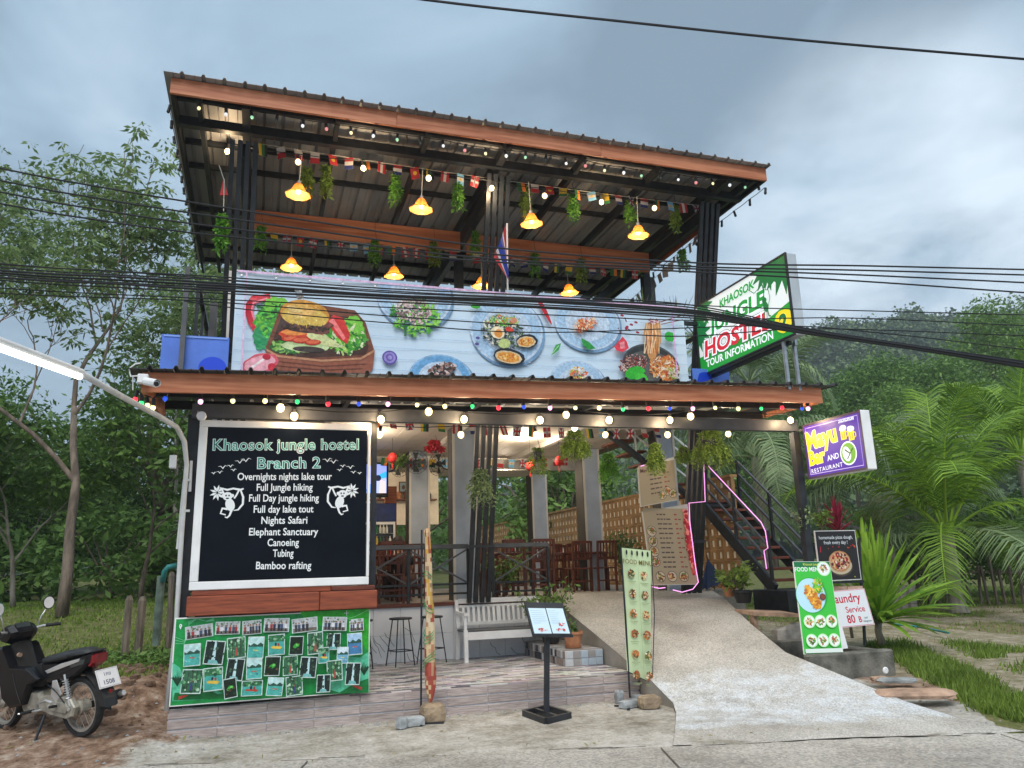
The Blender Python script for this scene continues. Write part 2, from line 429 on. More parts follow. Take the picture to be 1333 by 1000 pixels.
mat('marble', (0.72, 0.75, 0.8), 0.25, 0.1, 2.2, 0, detail=8, col2=(0.86, 0.87, 0.88))
mat('cement', (0.27, 0.25, 0.22), 0.9, 0.3, 3, 0.6, 40, col2=(0.38, 0.35, 0.31), detail=8)
mat('mossy_cement', (0.06, 0.062, 0.052), 0.9, 0.4, 4, 1.2, 30, col2=(0.22, 0.21, 0.18), detail=8)
mat('cement_light', (0.36, 0.34, 0.31), 0.9, 0.3, 5, 0.8, 35, detail=8)
mat('stone_grey', (0.3, 0.32, 0.33), 0.9, 0.35, 6, 1.5, 25, rnd=0.2)
mat('stone_tan', (0.36, 0.27, 0.18), 0.9, 0.3, 6, 1.5, 25, rnd=0.15)
mat('stone_red', (0.42, 0.28, 0.2), 0.9, 0.3, 6, 1.5, 25)
mat('block', (0.36, 0.21, 0.09), 0.85, 0.2, 5, 0.3, 40, rnd=0.14)
mat('cream', (0.86, 0.82, 0.7), 0.8, 0.1, 4)
mat('column_grey', (0.36, 0.42, 0.51), 0.55, 0.1, 3, 0.1, 30)
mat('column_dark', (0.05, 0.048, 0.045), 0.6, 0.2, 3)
mat('trim', (0.6, 0.58, 0.53), 0.5, 0.06, 3)
mat('tile_wood', (0.29, 0.235, 0.215), 0.33, 0.3, 7, 0.15, 40, rnd=0.16, col2=(0.52, 0.44, 0.42), stretch=(0.9, 5, 16))
mat('grout', (0.6, 0.6, 0.64), 0.8, 0.1, 20)
mat('terracotta', (0.45, 0.2, 0.1), 0.7, 0.15, 12, 0.2, 60)
mat('black_plastic', (0.02, 0.021, 0.023), 0.4, 0.2, 6)
mat('rubber', (0.022, 0.022, 0.023), 0.75, 0.3, 20, 0.6, 60)
mat('gloss_black', (0.005, 0.0055, 0.008), 0.3, 0.4, 9, spec=.35, coat=0.12)
mat('dusty_black', (0.016, 0.016, 0.017), 0.6, 0.35, 7)
mat('seat_vinyl', (0.028, 0.029, 0.032), 0.5, 0.15, 6, 0.3, 120)
mat('cast_metal', (0.35, 0.33, 0.28), 0.5, 0.25, 12, 0.5, 40, metal=0.4)
mat('rim_metal', (0.5, 0.48, 0.44), 0.35, 0.15, 10, metal=0.7)
mat('silver', (0.62, 0.62, 0.62), 0.3, 0.1, 5, metal=0.6)
mat('red_lens', (0.22, 0.008, 0.012), 0.15, 0.2, 10, coat=0.4)
mat('plate_white', (0.72, 0.7, 0.7), 0.4, 0.05, 8)
mat('teal_pipe', (0.03, 0.22, 0.22), 0.5, 0.2, 6)
mat('old_pipe', (0.12, 0.17, 0.14), 0.7, 0.4, 8, 0.5, 30)
mat('cable', (0.012, 0.013, 0.015), 0.55, 0.1, 4)
mat('bark', (0.24, 0.19, 0.15), 0.9, 0.35, 3, 1.5, 16, col2=(0.11, 0.09, 0.07), stretch=(3, 3, 0.8))
mat('pale_bark', (0.34, 0.31, 0.26), 0.9, 0.3, 3, 1.0, 14, col2=(0.2, 0.18, 0.15), stretch=(3, 3, 0.8))
mat('soil', (0.05, 0.035, 0.022), 0.95, 0.4, 12, 1.5, 40)
mat('amber_glass_off', (0.5, 0.25, 0.06), 0.3)
mat('person_shirt', (0.012, 0.013, 0.02), 0.8, 0.2, 20)
mat('skin', (0.42, 0.21, 0.13), 0.6, 0.08, 20)
mat('hair', (0.015, 0.011, 0.009), 0.6, 0.3, 40)
mat('trousers', (0.09, 0.05, 0.04), 0.8, 0.2, 20)
mat('umbrella_cloth', (0.012, 0.03, 0.085), 0.7, 0.2, 8, 0.2, 40)
mat('blue_tarp', (0.09, 0.2, 0.68), 0.45, 0.12, 3, 0.2, 20)
mat('fridge_blue', (0.015, 0.03, 0.13), 0.3, 0.3, 6)
mat('glass_dark', (0.05, 0.06, 0.06), 0.06, 0.1, 4, coat=0.3)
mat('red_flower', (0.5, 0.03, 0.05), 0.6, 0.3, 30)
mat('red_cloth', (0.45, 0.02, 0.02), 0.6, 0.2, 10)
mat('board_black', (0.004, 0.006, 0.011), 0.22, 0.2, 3, spec=0.15)
emat('bulb_warm', (1, 0.74, 0.36), 1.5, (1, .9, .7))
emat('bulb_shade', (1, 0.75, 0.4), 3, (1, .8, .5))
emat('glow_small', (1, 0.86, 0.5), 2.2)
emat('tube_light', (0.93, 1.0, 0.95), 3.2, (.9, .9, .9))
emat('neon_pink', (0.95, 0.32, 0.8), 0.6, (.9, .5, .85))
for nm, c in dict(red=(0.9, .03, .05), green=(.03, .6, .15), blue=(.03, .1, .8), pink=(1, .45, .8), yellow=(1, .85, .35), dim=(.75, .8, .7)).items():
    emat('led_' + nm, c, 1.1 if nm not in ('dim', 'blue') else 0.45)
emat('led_soft_yellow', (1, .88, .45), .5, (.9, .85, .6)); emat('led_soft_green', (.4, .9, .5), .3, (.4, .7, .5)); emat('led_soft_red', (.9, .3, .3), .3, (.7, .3, .3)); emat('led_soft_white', (.9, .95, 1), .35, (.8, .8, .8))
printmat('print', 0.4); printmat('print_banner', 0.38, 0, .55); printmat('print_lit', 0.4, 0.28); printmat('screen', 0.2, 0.75); printmat('cloth_print', 0.75)
leafmat('leaf_airy', (0.07, 0.14, 0.04), (0.28, 0.38, 0.14), 0.6)
leafmat('leaf_dark', (0.04, 0.10, 0.025), (0.21, 0.35, 0.09), 0.5)
leafmat('leaf_mid', (0.06, 0.13, 0.03), (0.22, 0.37, 0.09), 0.6)
leafmat('leaf_light', (0.08, 0.16, 0.035), (0.25, 0.4, 0.1), 0.6)
leafmat('leaf_palm', (0.03, 0.1, 0.012), (0.31, 0.5, 0.05), 0.9, trans=.22)
leafmat('leaf_palm_dark', (0.08, 0.14, 0.06), (0.3, 0.4, 0.2), 0.7, trans=.22)
leafmat('leaf_bright', (0.10, 0.24, 0.02), (0.36, 0.56, 0.07), 1.5)
leafmat('leaf_fern', (0.09, 0.17, 0.025), (0.32, 0.44, 0.09), 5)
leafmat('leaf_vine', (0.07, 0.22, 0.03), (0.24, 0.52, 0.08), 6)
leafmat('leaf_red', (0.16, 0.015, 0.03), (0.4, 0.04, 0.09), 4)
leafmat('leaf_hill', (0.025, 0.06, 0.022), (0.16, 0.23, 0.075), 0.035, trans=0.1)
leafmat('grass', (0.08, 0.14, 0.02), (0.28, 0.4, 0.07), 1.2)
leafmat('leaf_dry', (0.25, 0.2, 0.08), (0.42, 0.38, 0.18), 3)

# amber glass shades let the lamp shine through
m = bpy.data.materials.new('amber_glass'); m.use_nodes = True; n_ = m.node_tree.nodes; l_ = m.node_tree.links
b_ = n_['Principled BSDF']; b_.inputs['Base Color'].default_value = (0.8, 0.5, 0.16, 1); b_.inputs['Roughness'].default_value = 0.3
t_ = n_.new('ShaderNodeBsdfTranslucent'); t_.inputs[0].default_value = (1, 0.62, 0.22, 1); ms_ = n_.new('ShaderNodeMixShader'); ms_.inputs[0].default_value = 0.6
l_.new(b_.outputs[0], ms_.inputs[1]); l_.new(t_.outputs[0], ms_.inputs[2]); l_.new(ms_.outputs[0], n_['Material Output'].inputs[0])
MATS['amber_glass'] = m

# ================================================================ ground
def sm(a, b, x):
    t = np.clip((x - a) / (b - a), 0, 1); return t * t * (3 - 2 * t)
def road_s(x, y): return (y - 7.70) + 0.293 * x          # > 0 on the building side of the road edge
def gh(x, y):
    x = np.asarray(x, float); y = np.asarray(y, float)
    left = sm(-0.35, -1.15, x) if True else 0
    s = road_s(x, y)
    hl = 0.13 * sm(0.0, 1.0, s) + 0.36 * sm(1.35, 2.25, s + .12 * np.sin(3 * x)) + 0.55 * sm(3.5, 9.5, s)
    hr = 0.02 * sm(0, .5, s) + 0.10 * sm(0.5, 3, s) + 0.35 * sm(3, 14, s)
    mid = 0.012 * sm(0, 1, s)
    right = sm(6.0, 7.6, x)
    h = mid * (1 - left) * (1 - right) + hl * left + hr * right
    h = np.where(s < 0, -0.03, h)
    far = sm(25, 60, np.hypot(x, y)); h = h + far * 1.0
    wob = 0.015 * np.sin(3.1 * x + 1.7 * y) * np.sin(2.3 * y - 1.1 * x) + 0.01 * np.sin(9 * x + 4 * y) * np.sin(8 * y)
    return h + wob * sm(0.1, 0.6, s) * np.clip(left + right, 0, 1)
def G(x, y): return float(gh(x, y))
def groundgrid(name, xs, ys, mt, zoff=0.0, zones=None):
    X, Y = np.meshgrid(xs, ys); Z = gh(X, Y) + zoff
    v = np.stack([X.ravel(), Y.ravel(), Z.ravel()], 1); nx, ny = len(xs), len(ys)
    i = np.arange(nx * ny).reshape(ny, nx)
    f = np.stack([i[:-1, :-1].ravel(), i[:-1, 1:].ravel(), i[1:, 1:].ravel(), i[1:, :-1].ravel()], 1)
    me = npmesh(name, v, f, mt, smooth=True)
    if zones is not None:
        a = me.attributes.new('zone', 'FLOAT_COLOR', 'POINT'); c = zones(X.ravel(), Y.ravel()); a.data.foreach_set('color', c.astype(np.float32).ravel())
    return me
def zones(x, y):
    "r: grass, g: apron cement, b: gravel track"
    s = road_s(x, y); c = np.zeros((len(x), 4)); c[:, 3] = 1
    jit = 0.25 * np.sin(x * 2.3 + y) + 0.2 * np.sin(x * 5.1 - y * 3.7)
    gl = sm(2.0, 2.9, s + jit) * sm(-0.9, -1.3, x)
    wx = x + 0.25 * (y - 9)
    off = x - (6.72 + (y - 6.05) * .6) + .12 * jit; verge = sm(-.1, .12, off) * sm(.95, .6, off) * sm(11.2, 10.2, y)
    back = sm(12.5, 15.5, y + jit * 2) * sm(7, 9, x) * 0.75
    far = sm(20, 30, y)
    patch = .5 * sm(7.6, 8.6, x) * (np.sin(x * 1.9 + y * .7) * np.sin(y * 1.3 - x * .5) + .35 * np.sin(x * 4.3) * np.sin(y * 3.9) > .1) * sm(1.2, 1.9, off)
    c[:, 0] = np.clip(gl + verge + back + far + patch, 0, 1)
    c[:, 1] = sm(-1.5, -0.6, x + .3 * jit) * sm(7.4, 6.9, x + 0.2 * jit) * (s < 4) * np.where(x < -.7, sm(1.1, .5, s + .2 * jit), 1)
    c[:, 2] = sm(7.4, 8.2, x) * (1 - c[:, 0])
    return c
m = bpy.data.materials.new('ground'); m.use_nodes = True; nt = m.node_tree; n = nt.nodes; l = nt.links; b = n['Principled BSDF']
b.inputs['Roughness'].default_value = 0.95; b.inputs['Specular IOR Level'].default_value = 0.2
tcg = n.new('ShaderNodeTexCoord'); zn = n.new('ShaderNodeAttribute'); zn.attribute_name = 'zone'; sp = n.new('ShaderNodeSeparateColor'); l.new(zn.outputs['Color'], sp.inputs[0])
def gnoise(scale, detail=6, rough=0.6, kind='ShaderNodeTexNoise'):
    q = n.new(kind); q.inputs['Scale'].default_value = scale
    if kind == 'ShaderNodeTexNoise': q.inputs['Detail'].default_value = detail; q.inputs['Roughness'].default_value = rough
    l.new(tcg.outputs['Object'], q.inputs[0]); return q
def gramp(src, stops):
    r = n.new('ShaderNodeValToRGB'); l.new(src, r.inputs[0]); e = r.color_ramp
    e.elements[0].position, e.elements[0].color = stops[0][0], (*stops[0][1], 1); e.elements[1].position, e.elements[1].color = stops[-1][0], (*stops[-1][1], 1)
    for p_, c_ in stops[1:-1]: q = e.elements.new(p_); q.color = (*c_, 1)
    return r.outputs[0]
def gmix(f, a_, b_, kind='MIX'):
    q = n.new('ShaderNodeMix'); q.data_type = 'RGBA'; q.blend_type = kind
    if isinstance(f, float): q.inputs[0].default_value = f
    else: l.new(f, q.inputs[0])
    for i_, v_ in ((6, a_), (7, b_)):
        if isinstance(v_, tuple): q.inputs[i_].default_value = v_
        else: l.new(v_, q.inputs[i_])
    return q.outputs[2]
def gm(op, a_, b_=None):
    q = n.new('ShaderNodeMath'); q.operation = op
    for i_, v_ in enumerate((a_, b_)):
        if v_ is None: continue
        if isinstance(v_, (int, float)): q.inputs[i_].default_value = v_
        else: l.new(v_, q.inputs[i_])
    return q.outputs[0]
big = gnoise(1.1, 7); fine = gnoise(28, 8, 0.7); mid = gnoise(6, 7, 0.65)
dirt = gramp(mid.outputs[0], [(0.32, (0.07, 0.042, 0.028)), (0.46, (0.19, 0.12, 0.082)), (0.56, (0.27, 0.19, 0.14)), (0.7, (0.40, 0.34, 0.28))])
apron = gramp(gm('ADD', gm('MULTIPLY', big.outputs[0], 0.55), gm('MULTIPLY', mid.outputs[0], 0.45)), [(0.36, (0.17, 0.15, 0.12)), (0.46, (0.30, 0.28, 0.24)), (0.56, (0.41, 0.39, 0.355)), (0.68, (0.54, 0.52, 0.49))])
grassg = gramp(mid.outputs[0], [(0.3, (0.06, 0.075, 0.02)), (0.5, (0.11, 0.12, 0.04)), (0.72, (0.2, 0.17, 0.09))])
gravel = gramp(mid.outputs[0], [(0.3, (0.13, 0.13, 0.06)), (0.5, (0.26, 0.22, 0.15)), (0.7, (0.38, 0.34, 0.27))])
c_ = gmix(sp.outputs[2], dirt, gravel); 
edge_ = gm('ADD', sp.outputs[1], gm('MULTIPLY', gm('SUBTRACT', mid.outputs[0], 0.5), 0.9))
ac_ = n.new('ShaderNodeMapRange'); ac_.inputs[1].default_value = 0.35; ac_.inputs[2].default_value = 0.65; l.new(edge_, ac_.inputs[0])
c_ = gmix(ac_.outputs[0], c_, apron)
eg_ = gm('ADD', sp.outputs[0], gm('MULTIPLY', gm('SUBTRACT', mid.outputs[0], 0.5), 1.0))
ag_ = n.new('ShaderNodeMapRange'); ag_.inputs[1].default_value = 0.4; ag_.inputs[2].default_value = 0.6; l.new(eg_, ag_.inputs[0])
c_ = gmix(ag_.outputs[0], c_, grassg)
c_ = gmix(0.5, c_, gramp(fine.outputs[0], [(0.3, (0.25, 0.25, 0.25)), (0.7, (0.95, 0.95, 0.95))]), 'OVERLAY')
l.new(c_, b.inputs['Base Color'])
bp = n.new('ShaderNodeBump'); bp.inputs['Strength'].default_value = 0.9; bp.inputs['Distance'].default_value = 0.02
l.new(gm('ADD', gm('MULTIPLY', fine.outputs[0], 0.4), gm('MULTIPLY', mid.outputs[0], 0.6)), bp.inputs['Height']); l.new(bp.outputs[0], b.inputs['Normal'])
MATS['ground'] = m
near_x = np.arange(-9, 16.01, 0.1); far_l = -9 - np.geomspace(0.5, 900, 26)[::-1]; far_r = 16 + np.geomspace(0.5, 900, 26)
near_y = np.arange(4, 15.01, 0.1); fy0 = 4 - np.geomspace(0.5, 300, 14)[::-1]; fy1 = 15 + np.geomspace(0.3, 900, 34)
setting('ground', groundgrid('ground', np.concatenate([far_l, near_x, far_r]), np.concatenate([fy0, near_y, fy1]), 'ground', 0, zones))

# concrete: broad stains, aggregate speckle, hairline wear
def concmat(name, c1, c2, c3, agg=70.0, white=None):
    m = bpy.data.materials.new(name); m.use_nodes = True; nt = m.node_tree; n = nt.nodes; l = nt.links; b = n['Principled BSDF']
    b.inputs['Roughness'].default_value = 0.9; b.inputs['Specular IOR Level'].default_value = 0.25
    tc = n.new('ShaderNodeTexCoord')
    def no(s_, d_=7, r_=0.6, kind='ShaderNodeTexNoise'):
        q = n.new(kind); q.inputs['Scale'].default_value = s_
        if 'Noise' in kind: q.inputs['Detail'].default_value = d_; q.inputs['Roughness'].default_value = r_
        l.new(tc.outputs['Object'], q.inputs[0]); return q
    a = no(0.9, 8, 0.62); r = n.new('ShaderNodeValToRGB'); l.new(a.outputs[0], r.inputs[0]); e = r.color_ramp
    e.elements[0].position = 0.33; e.elements[0].color = (*c1, 1); e.elements[1].position = 0.68; e.elements[1].color = (*c3, 1); q = e.elements.new(0.5); q.color = (*c2, 1)
    o = r.outputs[0]
    if white:
        at_ = n.new('ShaderNodeAttribute'); at_.attribute_name = 'white'; w1 = no(4, 8, 0.72); ma = n.new('ShaderNodeMath'); ma.operation = 'ADD'
        mm = n.new('ShaderNodeMath'); mm.operation = 'MULTIPLY_ADD'; l.new(w1.outputs[0], mm.inputs[0]); mm.inputs[1].default_value = 1.6; mm.inputs[2].default_value = -0.8
        l.new(at_.outputs['Fac'], ma.inputs[0]); l.new(mm.outputs[0], ma.inputs[1]); mr = n.new('ShaderNodeMapRange'); mr.inputs[1].default_value = 0.35; mr.inputs[2].default_value = 0.85
        l.new(ma.outputs[0], mr.inputs[0]); mx = n.new('ShaderNodeMix'); mx.data_type = 'RGBA'; l.new(mr.outputs[0], mx.inputs[0]); l.new(o, mx.inputs[6]); mx.inputs[7].default_value = (*white, 1); o = mx.outputs[2]
    v = no(agg, kind='ShaderNodeTexVoronoi'); v.feature = 'F1'; rv = n.new('ShaderNodeValToRGB'); l.new(v.outputs['Color'], rv.inputs[0])
    rv.color_ramp.elements[0].position = 0.1; rv.color_ramp.elements[0].color = (0.22, 0.22, 0.22, 1); rv.color_ramp.elements[1].position = 0.9; rv.color_ramp.elements[1].color = (0.85, 0.83, 0.8, 1)
    ov = n.new('ShaderNodeMix'); ov.data_type = 'RGBA'; ov.blend_type = 'OVERLAY'; ov.inputs[0].default_value = 0.5; l.new(o, ov.inputs[6]); l.new(rv.outputs[0], ov.inputs[7])
    l.new(ov.outputs[2], b.inputs['Base Color'])
    bp = n.new('ShaderNodeBump'); bp.inputs['Strength'].default_value = 0.6; bp.inputs['Distance'].default_value = 0.006; f = no(agg * 0.8, 4)
    l.new(f.outputs[0], bp.inputs['Height']); l.new(bp.outputs[0], b.inputs['Normal']); MATS[name] = m
concmat('road_concrete', (0.25, 0.235, 0.21), (0.36, 0.34, 0.31), (0.45, 0.43, 0.395), 45)
concmat('ramp_concrete', (0.29, 0.275, 0.25), (0.40, 0.385, 0.355), (0.50, 0.485, 0.46), 75, white=(0.58, 0.62, 0.66))

# road: base sheet, separate cast slabs with open joints, ragged outer edge
rd = np.array([0.9596, -0.2812]); rn = np.array([0.2812, 0.9596]); r0 = np.array([0.0, 7.70])
road = MB(); p_ = [r0 + rd * a - rn * b for a, b in ((-400, 0.05), (400, 0.05), (400, 9), (-400, 9))]
road.quad(*[(x, y, -0.022) for x, y in p_][::-1])
road_o = setting('road', road, 'cement')
rg = random.Random(3)
for k in range(-6, 9):
    a0 = 0.55 + k * 3.1; a1 = a0 + 3.075
    for (b0, b1) in ((0.0, 4.2), (4.22, 8.4)):
        edge = []
        if b0 == 0.0:
            for i in range(19):
                t = i / 18; edge.append((a0 + (a1 - a0) * t, 0.03 * rg.random() + 0.02 * math.sin(t * 9)))
        else: edge = [(a0, b0), (a1, b0)]
        pts = edge + [(a1, b1), (a0, b1)]
        w_ = [tuple(r0 + rd * a - rn * b) for a, b in pts]
        mb = MB().prism([(x, y, -0.02) for x, y in w_][::-1], (0, 0, 0.024)); part('slab', mb, 'road_concrete', road_o)

# ramp of pebbled concrete from the road up to the dining floor
def lerp(a, b, t): return a + (b - a) * t
LE = [(4.5, 7.3 - 0.9 + 0.02, 0.005), (4.5, 7.6, 0.02), (4.5, 8.1, 0.04), (4.5, 8.7, 0.25), (4.5, 9.4, 0.43), (4.5, 10.4, 0.70), (4.5, 11.75, 1.05), (4.5, 12.4, 1.12)]
RE = [(6.75, 5.78, 0.005), (6.62, 6.3, 0.03), (6.5, 6.9, 0.12), (6.45, 7.8, 0.29), (6.42, 8.7, 0.45), (6.7, 9.8, 0.72), (7.2, 11.2, 1.02), (7.7, 12.4, 1.12)]
LE = [(3.62, 6.66, 0.005), (3.95, 7.2, 0.014), (4.36, 7.9, 0.03), (4.5, 8.2, 0.07)] + LE[3:]; RE[0] = (6.75, 5.77, 0.005)
def pl(pts, t):
    t *= len(pts) - 1; i = min(int(t), len(pts) - 2); f_ = t - i; return np.array(pts[i]) * (1 - f_) + np.array(pts[i + 1]) * f_
nu, nv = 60, 120; vs = []; wh = []
for j in range(nv + 1):
    a = pl(LE, j / nv); b = pl(RE, j / nv)
    for i in range(nu + 1):
        q = a * (1 - i / nu) + b * (i / nu); q[2] += 0.008 * math.sin(q[0] * 4 + q[1] * 3) * (0 < i < nu)
        vs.append(q); s_ = road_s(q[0], q[1]); wh.append(0.75 * float(sm(0.35, 0.8, s_) * sm(2.75, 2.2, s_ - 0.15 * math.sin(q[0] * 5))) - 0.12)
idx = np.arange((nu + 1) * (nv + 1)).reshape(nv + 1, nu + 1)
fs = np.stack([idx[:-1, :-1].ravel(), idx[:-1, 1:].ravel(), idx[1:, 1:].ravel(), idx[1:, :-1].ravel()], 1)
me = npmesh('ramp', np.array(vs), fs, 'ramp_concrete', smooth=True)
a = me.attributes.new('white', 'FLOAT', 'POINT'); a.data.foreach_set('value', np.array(wh, np.float32)); ramp = setting('ramp', me)
mb = MB()
for E_, sg in ((LE, -1), (RE, 1)):
    for i in range(len(E_) - 1):
        p, q = E_[i], E_[i + 1]; o_ = 0.004 * sg
        pts = [(p[0] + o_, p[1], -0.05), (q[0] + o_, q[1], -0.05), (q[0] + o_, q[1], q[2]), (p[0] + o_, p[1], p[2])]
        mb.quad(*(pts if sg > 0 else pts[::-1]))
part('side_wall', mb, 'cement', ramp)

def rpoint(u, v_):
    a = pl(LE, v_); b = pl(RE, v_); return a * (1 - u) + b * u
mb = MB(); rg = random.Random(17)
for k in range(9):
    a = rg.uniform(-1, 6.5); b = rg.uniform(-.06, .02); pts = []
    for i in range(rg.randint(4, 9)): q = r0 + rd * a - rn * b; pts.append((q[0], q[1], .008 if b > 0 else G(q[0], q[1]) + .006)); a += rg.uniform(.04, .13); b += rg.uniform(-.012, .012)
    for p, q in zip(pts, pts[1:]): mb.bar(p, q, rg.uniform(.004, .009), .003)
mat('crack', (0.1, 0.09, 0.075), .95); setting('cracks', mb, 'crack', kind='stuff')

# ================================================================ hostel building
B = thing('hostel_building', 'open two storey black steel hostel with orange wood fascias and corrugated roofs', 'building', (3.2, 9.0, 0))
FZ = 1.10
part('floor_slab', MB().box((-0.75, 11.9, 0.2), (4.5, 20.5, FZ)), 'cement', B)
part('floor_slab', MB().box((4.503, 12.38, 0.2), (8.4, 20.5, FZ)), 'ramp_concrete', B)
part('platform', MB().box((-0.78, 8.99, -0.05), (4.47, 11.75, 0.28)), 'grout', B)
# platform facing: plank tiles in three courses
tl = MB().bbox((0.003, 0, 0.008), (0.477, 0.012, 0.092), 0.003).mesh('tile', 'tile_wood')
pb = wloc(B)
for r_ in range(3):
    for k in range(11):
        x = -0.79 + k * 0.48
        link('tile', tl, B, Vector((x, 8.976, 0.0 + r_ * 0.1)) - pb)
tile_s = MB()
for r_ in range(3): pass
# paved top of the platform in running bond
mb = MB(); rg = random.Random(8); y = 8.985; row = 0
tones = [(0.46, 0.44, 0.44), (0.56, 0.54, 0.55), (0.34, 0.32, 0.33), (0.64, 0.63, 0.65), (0.46, 0.39, 0.37), (0.1, 0.1, 0.12), (0.5, 0.47, 0.47), (0.17, 0.16, 0.18)]
while y < 11.74:
    x = -0.78 + (row % 3) * 0.075
    while x < 4.46:
        x1 = min(x + 0.225, 4.465); mb.col = tuple(c * rg.uniform(.88, 1.1) for c in rg.choice(tones)); hh = 0.3 + rg.random() * 0.0015
        mb.bbox((x + .002, y + .002, 0.275), (x1 - .002, y + 0.056, hh), 0.0015); x = x1
    y += 0.058; row += 1
part('floor_tiles', mb, 'print', B, kind='stuff')
# white wall tiles under the balustrade
wt = MB().bbox((0.002, 0, 0.002), (0.398, 0.014, 0.386), 0.003).mesh('wall_tile', 'marble')
for r_ in range(2):
    for k in range(13): link('wall_tile', wt, B, Vector((-0.75 + k * 0.4, 11.745, 0.29 + r_ * 0.388)) - pb)
part('wall', MB().box((-0.75, 11.76, 0.2), (4.45, 11.9, 1.065)), 'grout', B)
part('floor_edge', MB().box((-0.75, 11.70, 1.068), (4.47, 11.93, 1.115)), 'tread_wood', B)
mb = MB()      # grey veins of the marble
rg = random.Random(4)
for k in range(26):
    x = rg.uniform(0.5, 4.2); z0 = rg.uniform(0.35, 0.85); pts = [(x, 11.743, z0)]
    for i in range(4): x += rg.uniform(0.01, 0.06); z0 -= rg.uniform(0.03, 0.08); pts.append((x, 11.743, max(0.31, z0)))
    for p, q in zip(pts, pts[1:]): mb.bar(p, q, 0.003, 0.006)
part('vein', mb, 'grey_steel', B, kind='stuff')

# counter behind the boards
part('counter', MB().box((-0.6, 9.10, 0.28), (1.2, 9.22, 1.2)), 'black_steel', B)

# raked pole clusters
for cx_ in (-0.42, 3.21, 6.86):
    for k in range(4):
        x = cx_ - 0.15 + k * 0.1
        part('pole', MB().bar((x, 11.62, FZ), (x, 10.05, 7.36), 0.062, 0.062), 'black_steel', B)
    for z in (1.9, 4.25):
        yy = 11.62 - (z - FZ) * 0.2508; part('pole_tie', MB().box((cx_ - .2, yy - .05, z), (cx_ + .2, yy - 0.02, z + .04)), 'black_steel', B)
# interior columns with pale corner trims
def column(x, y, z0, z1, wx=0.4, wy=0.4, tag='column_grey'):
    mb = MB().box((x - wx / 2, y, z0), (x + wx / 2, y + wy, z1)); c = part('column', mb, tag, B)
    t = MB()
    for sx in (-1, 1): t.box((x + sx * wx / 2 - .02 * (1 + sx) + (0 if sx > 0 else -0.003), y - .012, z0), (x + sx * wx / 2 + .02 * (1 - sx) + (0.003 if sx > 0 else 0), y - 0.001, z1))
    me = t.mesh('trim', 'trim', wloc(B)); link('trim', me, c)
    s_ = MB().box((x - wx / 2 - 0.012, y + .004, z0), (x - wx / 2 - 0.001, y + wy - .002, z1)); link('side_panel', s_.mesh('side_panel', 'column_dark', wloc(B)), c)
column(3.28, 12.62, FZ, 3.95, 0.42, 0.3); column(3.06, 15.4, FZ, 3.95, 0.42, .35)
column(6.5, 14.6, FZ, 3.95, 0.38, .4); column(6.95, 19.0, FZ, 3.95, 0.42, .4); column(7.0, 12.35, FZ, 4.1, 0.36, 0.3)
# back and side walls of the dining room
part('wall', MB().box((-0.72, 11.93, FZ), (-0.6, 19.4, 4.0)), 'column_grey', B)
part('wall', MB().box((-0.6, 19.2, 2.7), (4.3, 19.3, 4.0)), 'cream', B)
part('wall', MB().box((-0.6, 19.2, 1.6), (2.9, 19.3, 2.697)), 'column_dark', B)
part('wall', MB().box((-0.6, 16.6, 3.0), (1.9, 16.7, 3.9)), 'dark_wood', B)
part('wall', MB().box((2.6, 16.9, FZ), (2.85, 17.0, 3.4)), 'dark_wood', B)
# ceiling boards
cbm = MB().bbox((0, 0, 0), (0.296, 5.9, 0.02), 0.004).mesh('ceiling_board', 'ceiling')
for k in range(25): link('ceiling_board', cbm, B, Vector((-0.7 + k * 0.3, 10.35, 3.96)) - pb)
part('upper_floor', MB().box((-0.95, 10.33, 3.99), (7.2, 16.3, 4.15)), 'black_steel', B)
part('ceiling_beam', MB().box((-0.7, 16.26, 3.72), (7.1, 16.4, 3.955)), 'trim', B)
for x in (0.9, 3.2, 5.2): part('ceiling_beam', MB().box((x, 10.4, 3.86), (x + .1, 16.25, 3.958)), 'trim', B)
part('rear_ceiling', MB().box((-0.7, 16.42, 4.05), (7.1, 20.4, 4.1)), 'ceiling', B)
# balustrade
def rail_seg(x0, x1):
    y = 11.8
    part('top_rail', MB().bbox((x0, y - .07, 1.90), (x1, y + .07, 1.97), .01), 'grey_steel', B)
    part('lower_rail', MB().box((x0, y - .015, 1.22), (x1, y + .015, 1.25)), 'black_steel', B)
    part('lower_rail', MB().box((x0, y - .015, 1.36), (x1, y + .015, 1.39)), 'black_steel', B)
    nn = max(1, round((x1 - x0) / 0.95)); w_ = (x1 - x0) / nn
    for i in range(nn + 1): part('rail_post', MB().bar((x0 + i * w_, y, 1.115), (x0 + i * w_, y, 1.9), 0.04), 'black_steel', B)
    for i in range(nn):
        a, c = x0 + i * w_ + .03, x0 + (i + 1) * w_ - .03
        part('cross_bar', MB().bar((a, y - .01, 1.40), (c, y - .01, 1.88), .025), 'grey_steel', B)
        part('cross_bar', MB().bar((c, y + .016, 1.40), (a, y + .016, 1.88), .025), 'grey_steel', B)
rail_seg(-0.6, 3.1); rail_seg(3.5, 4.42)

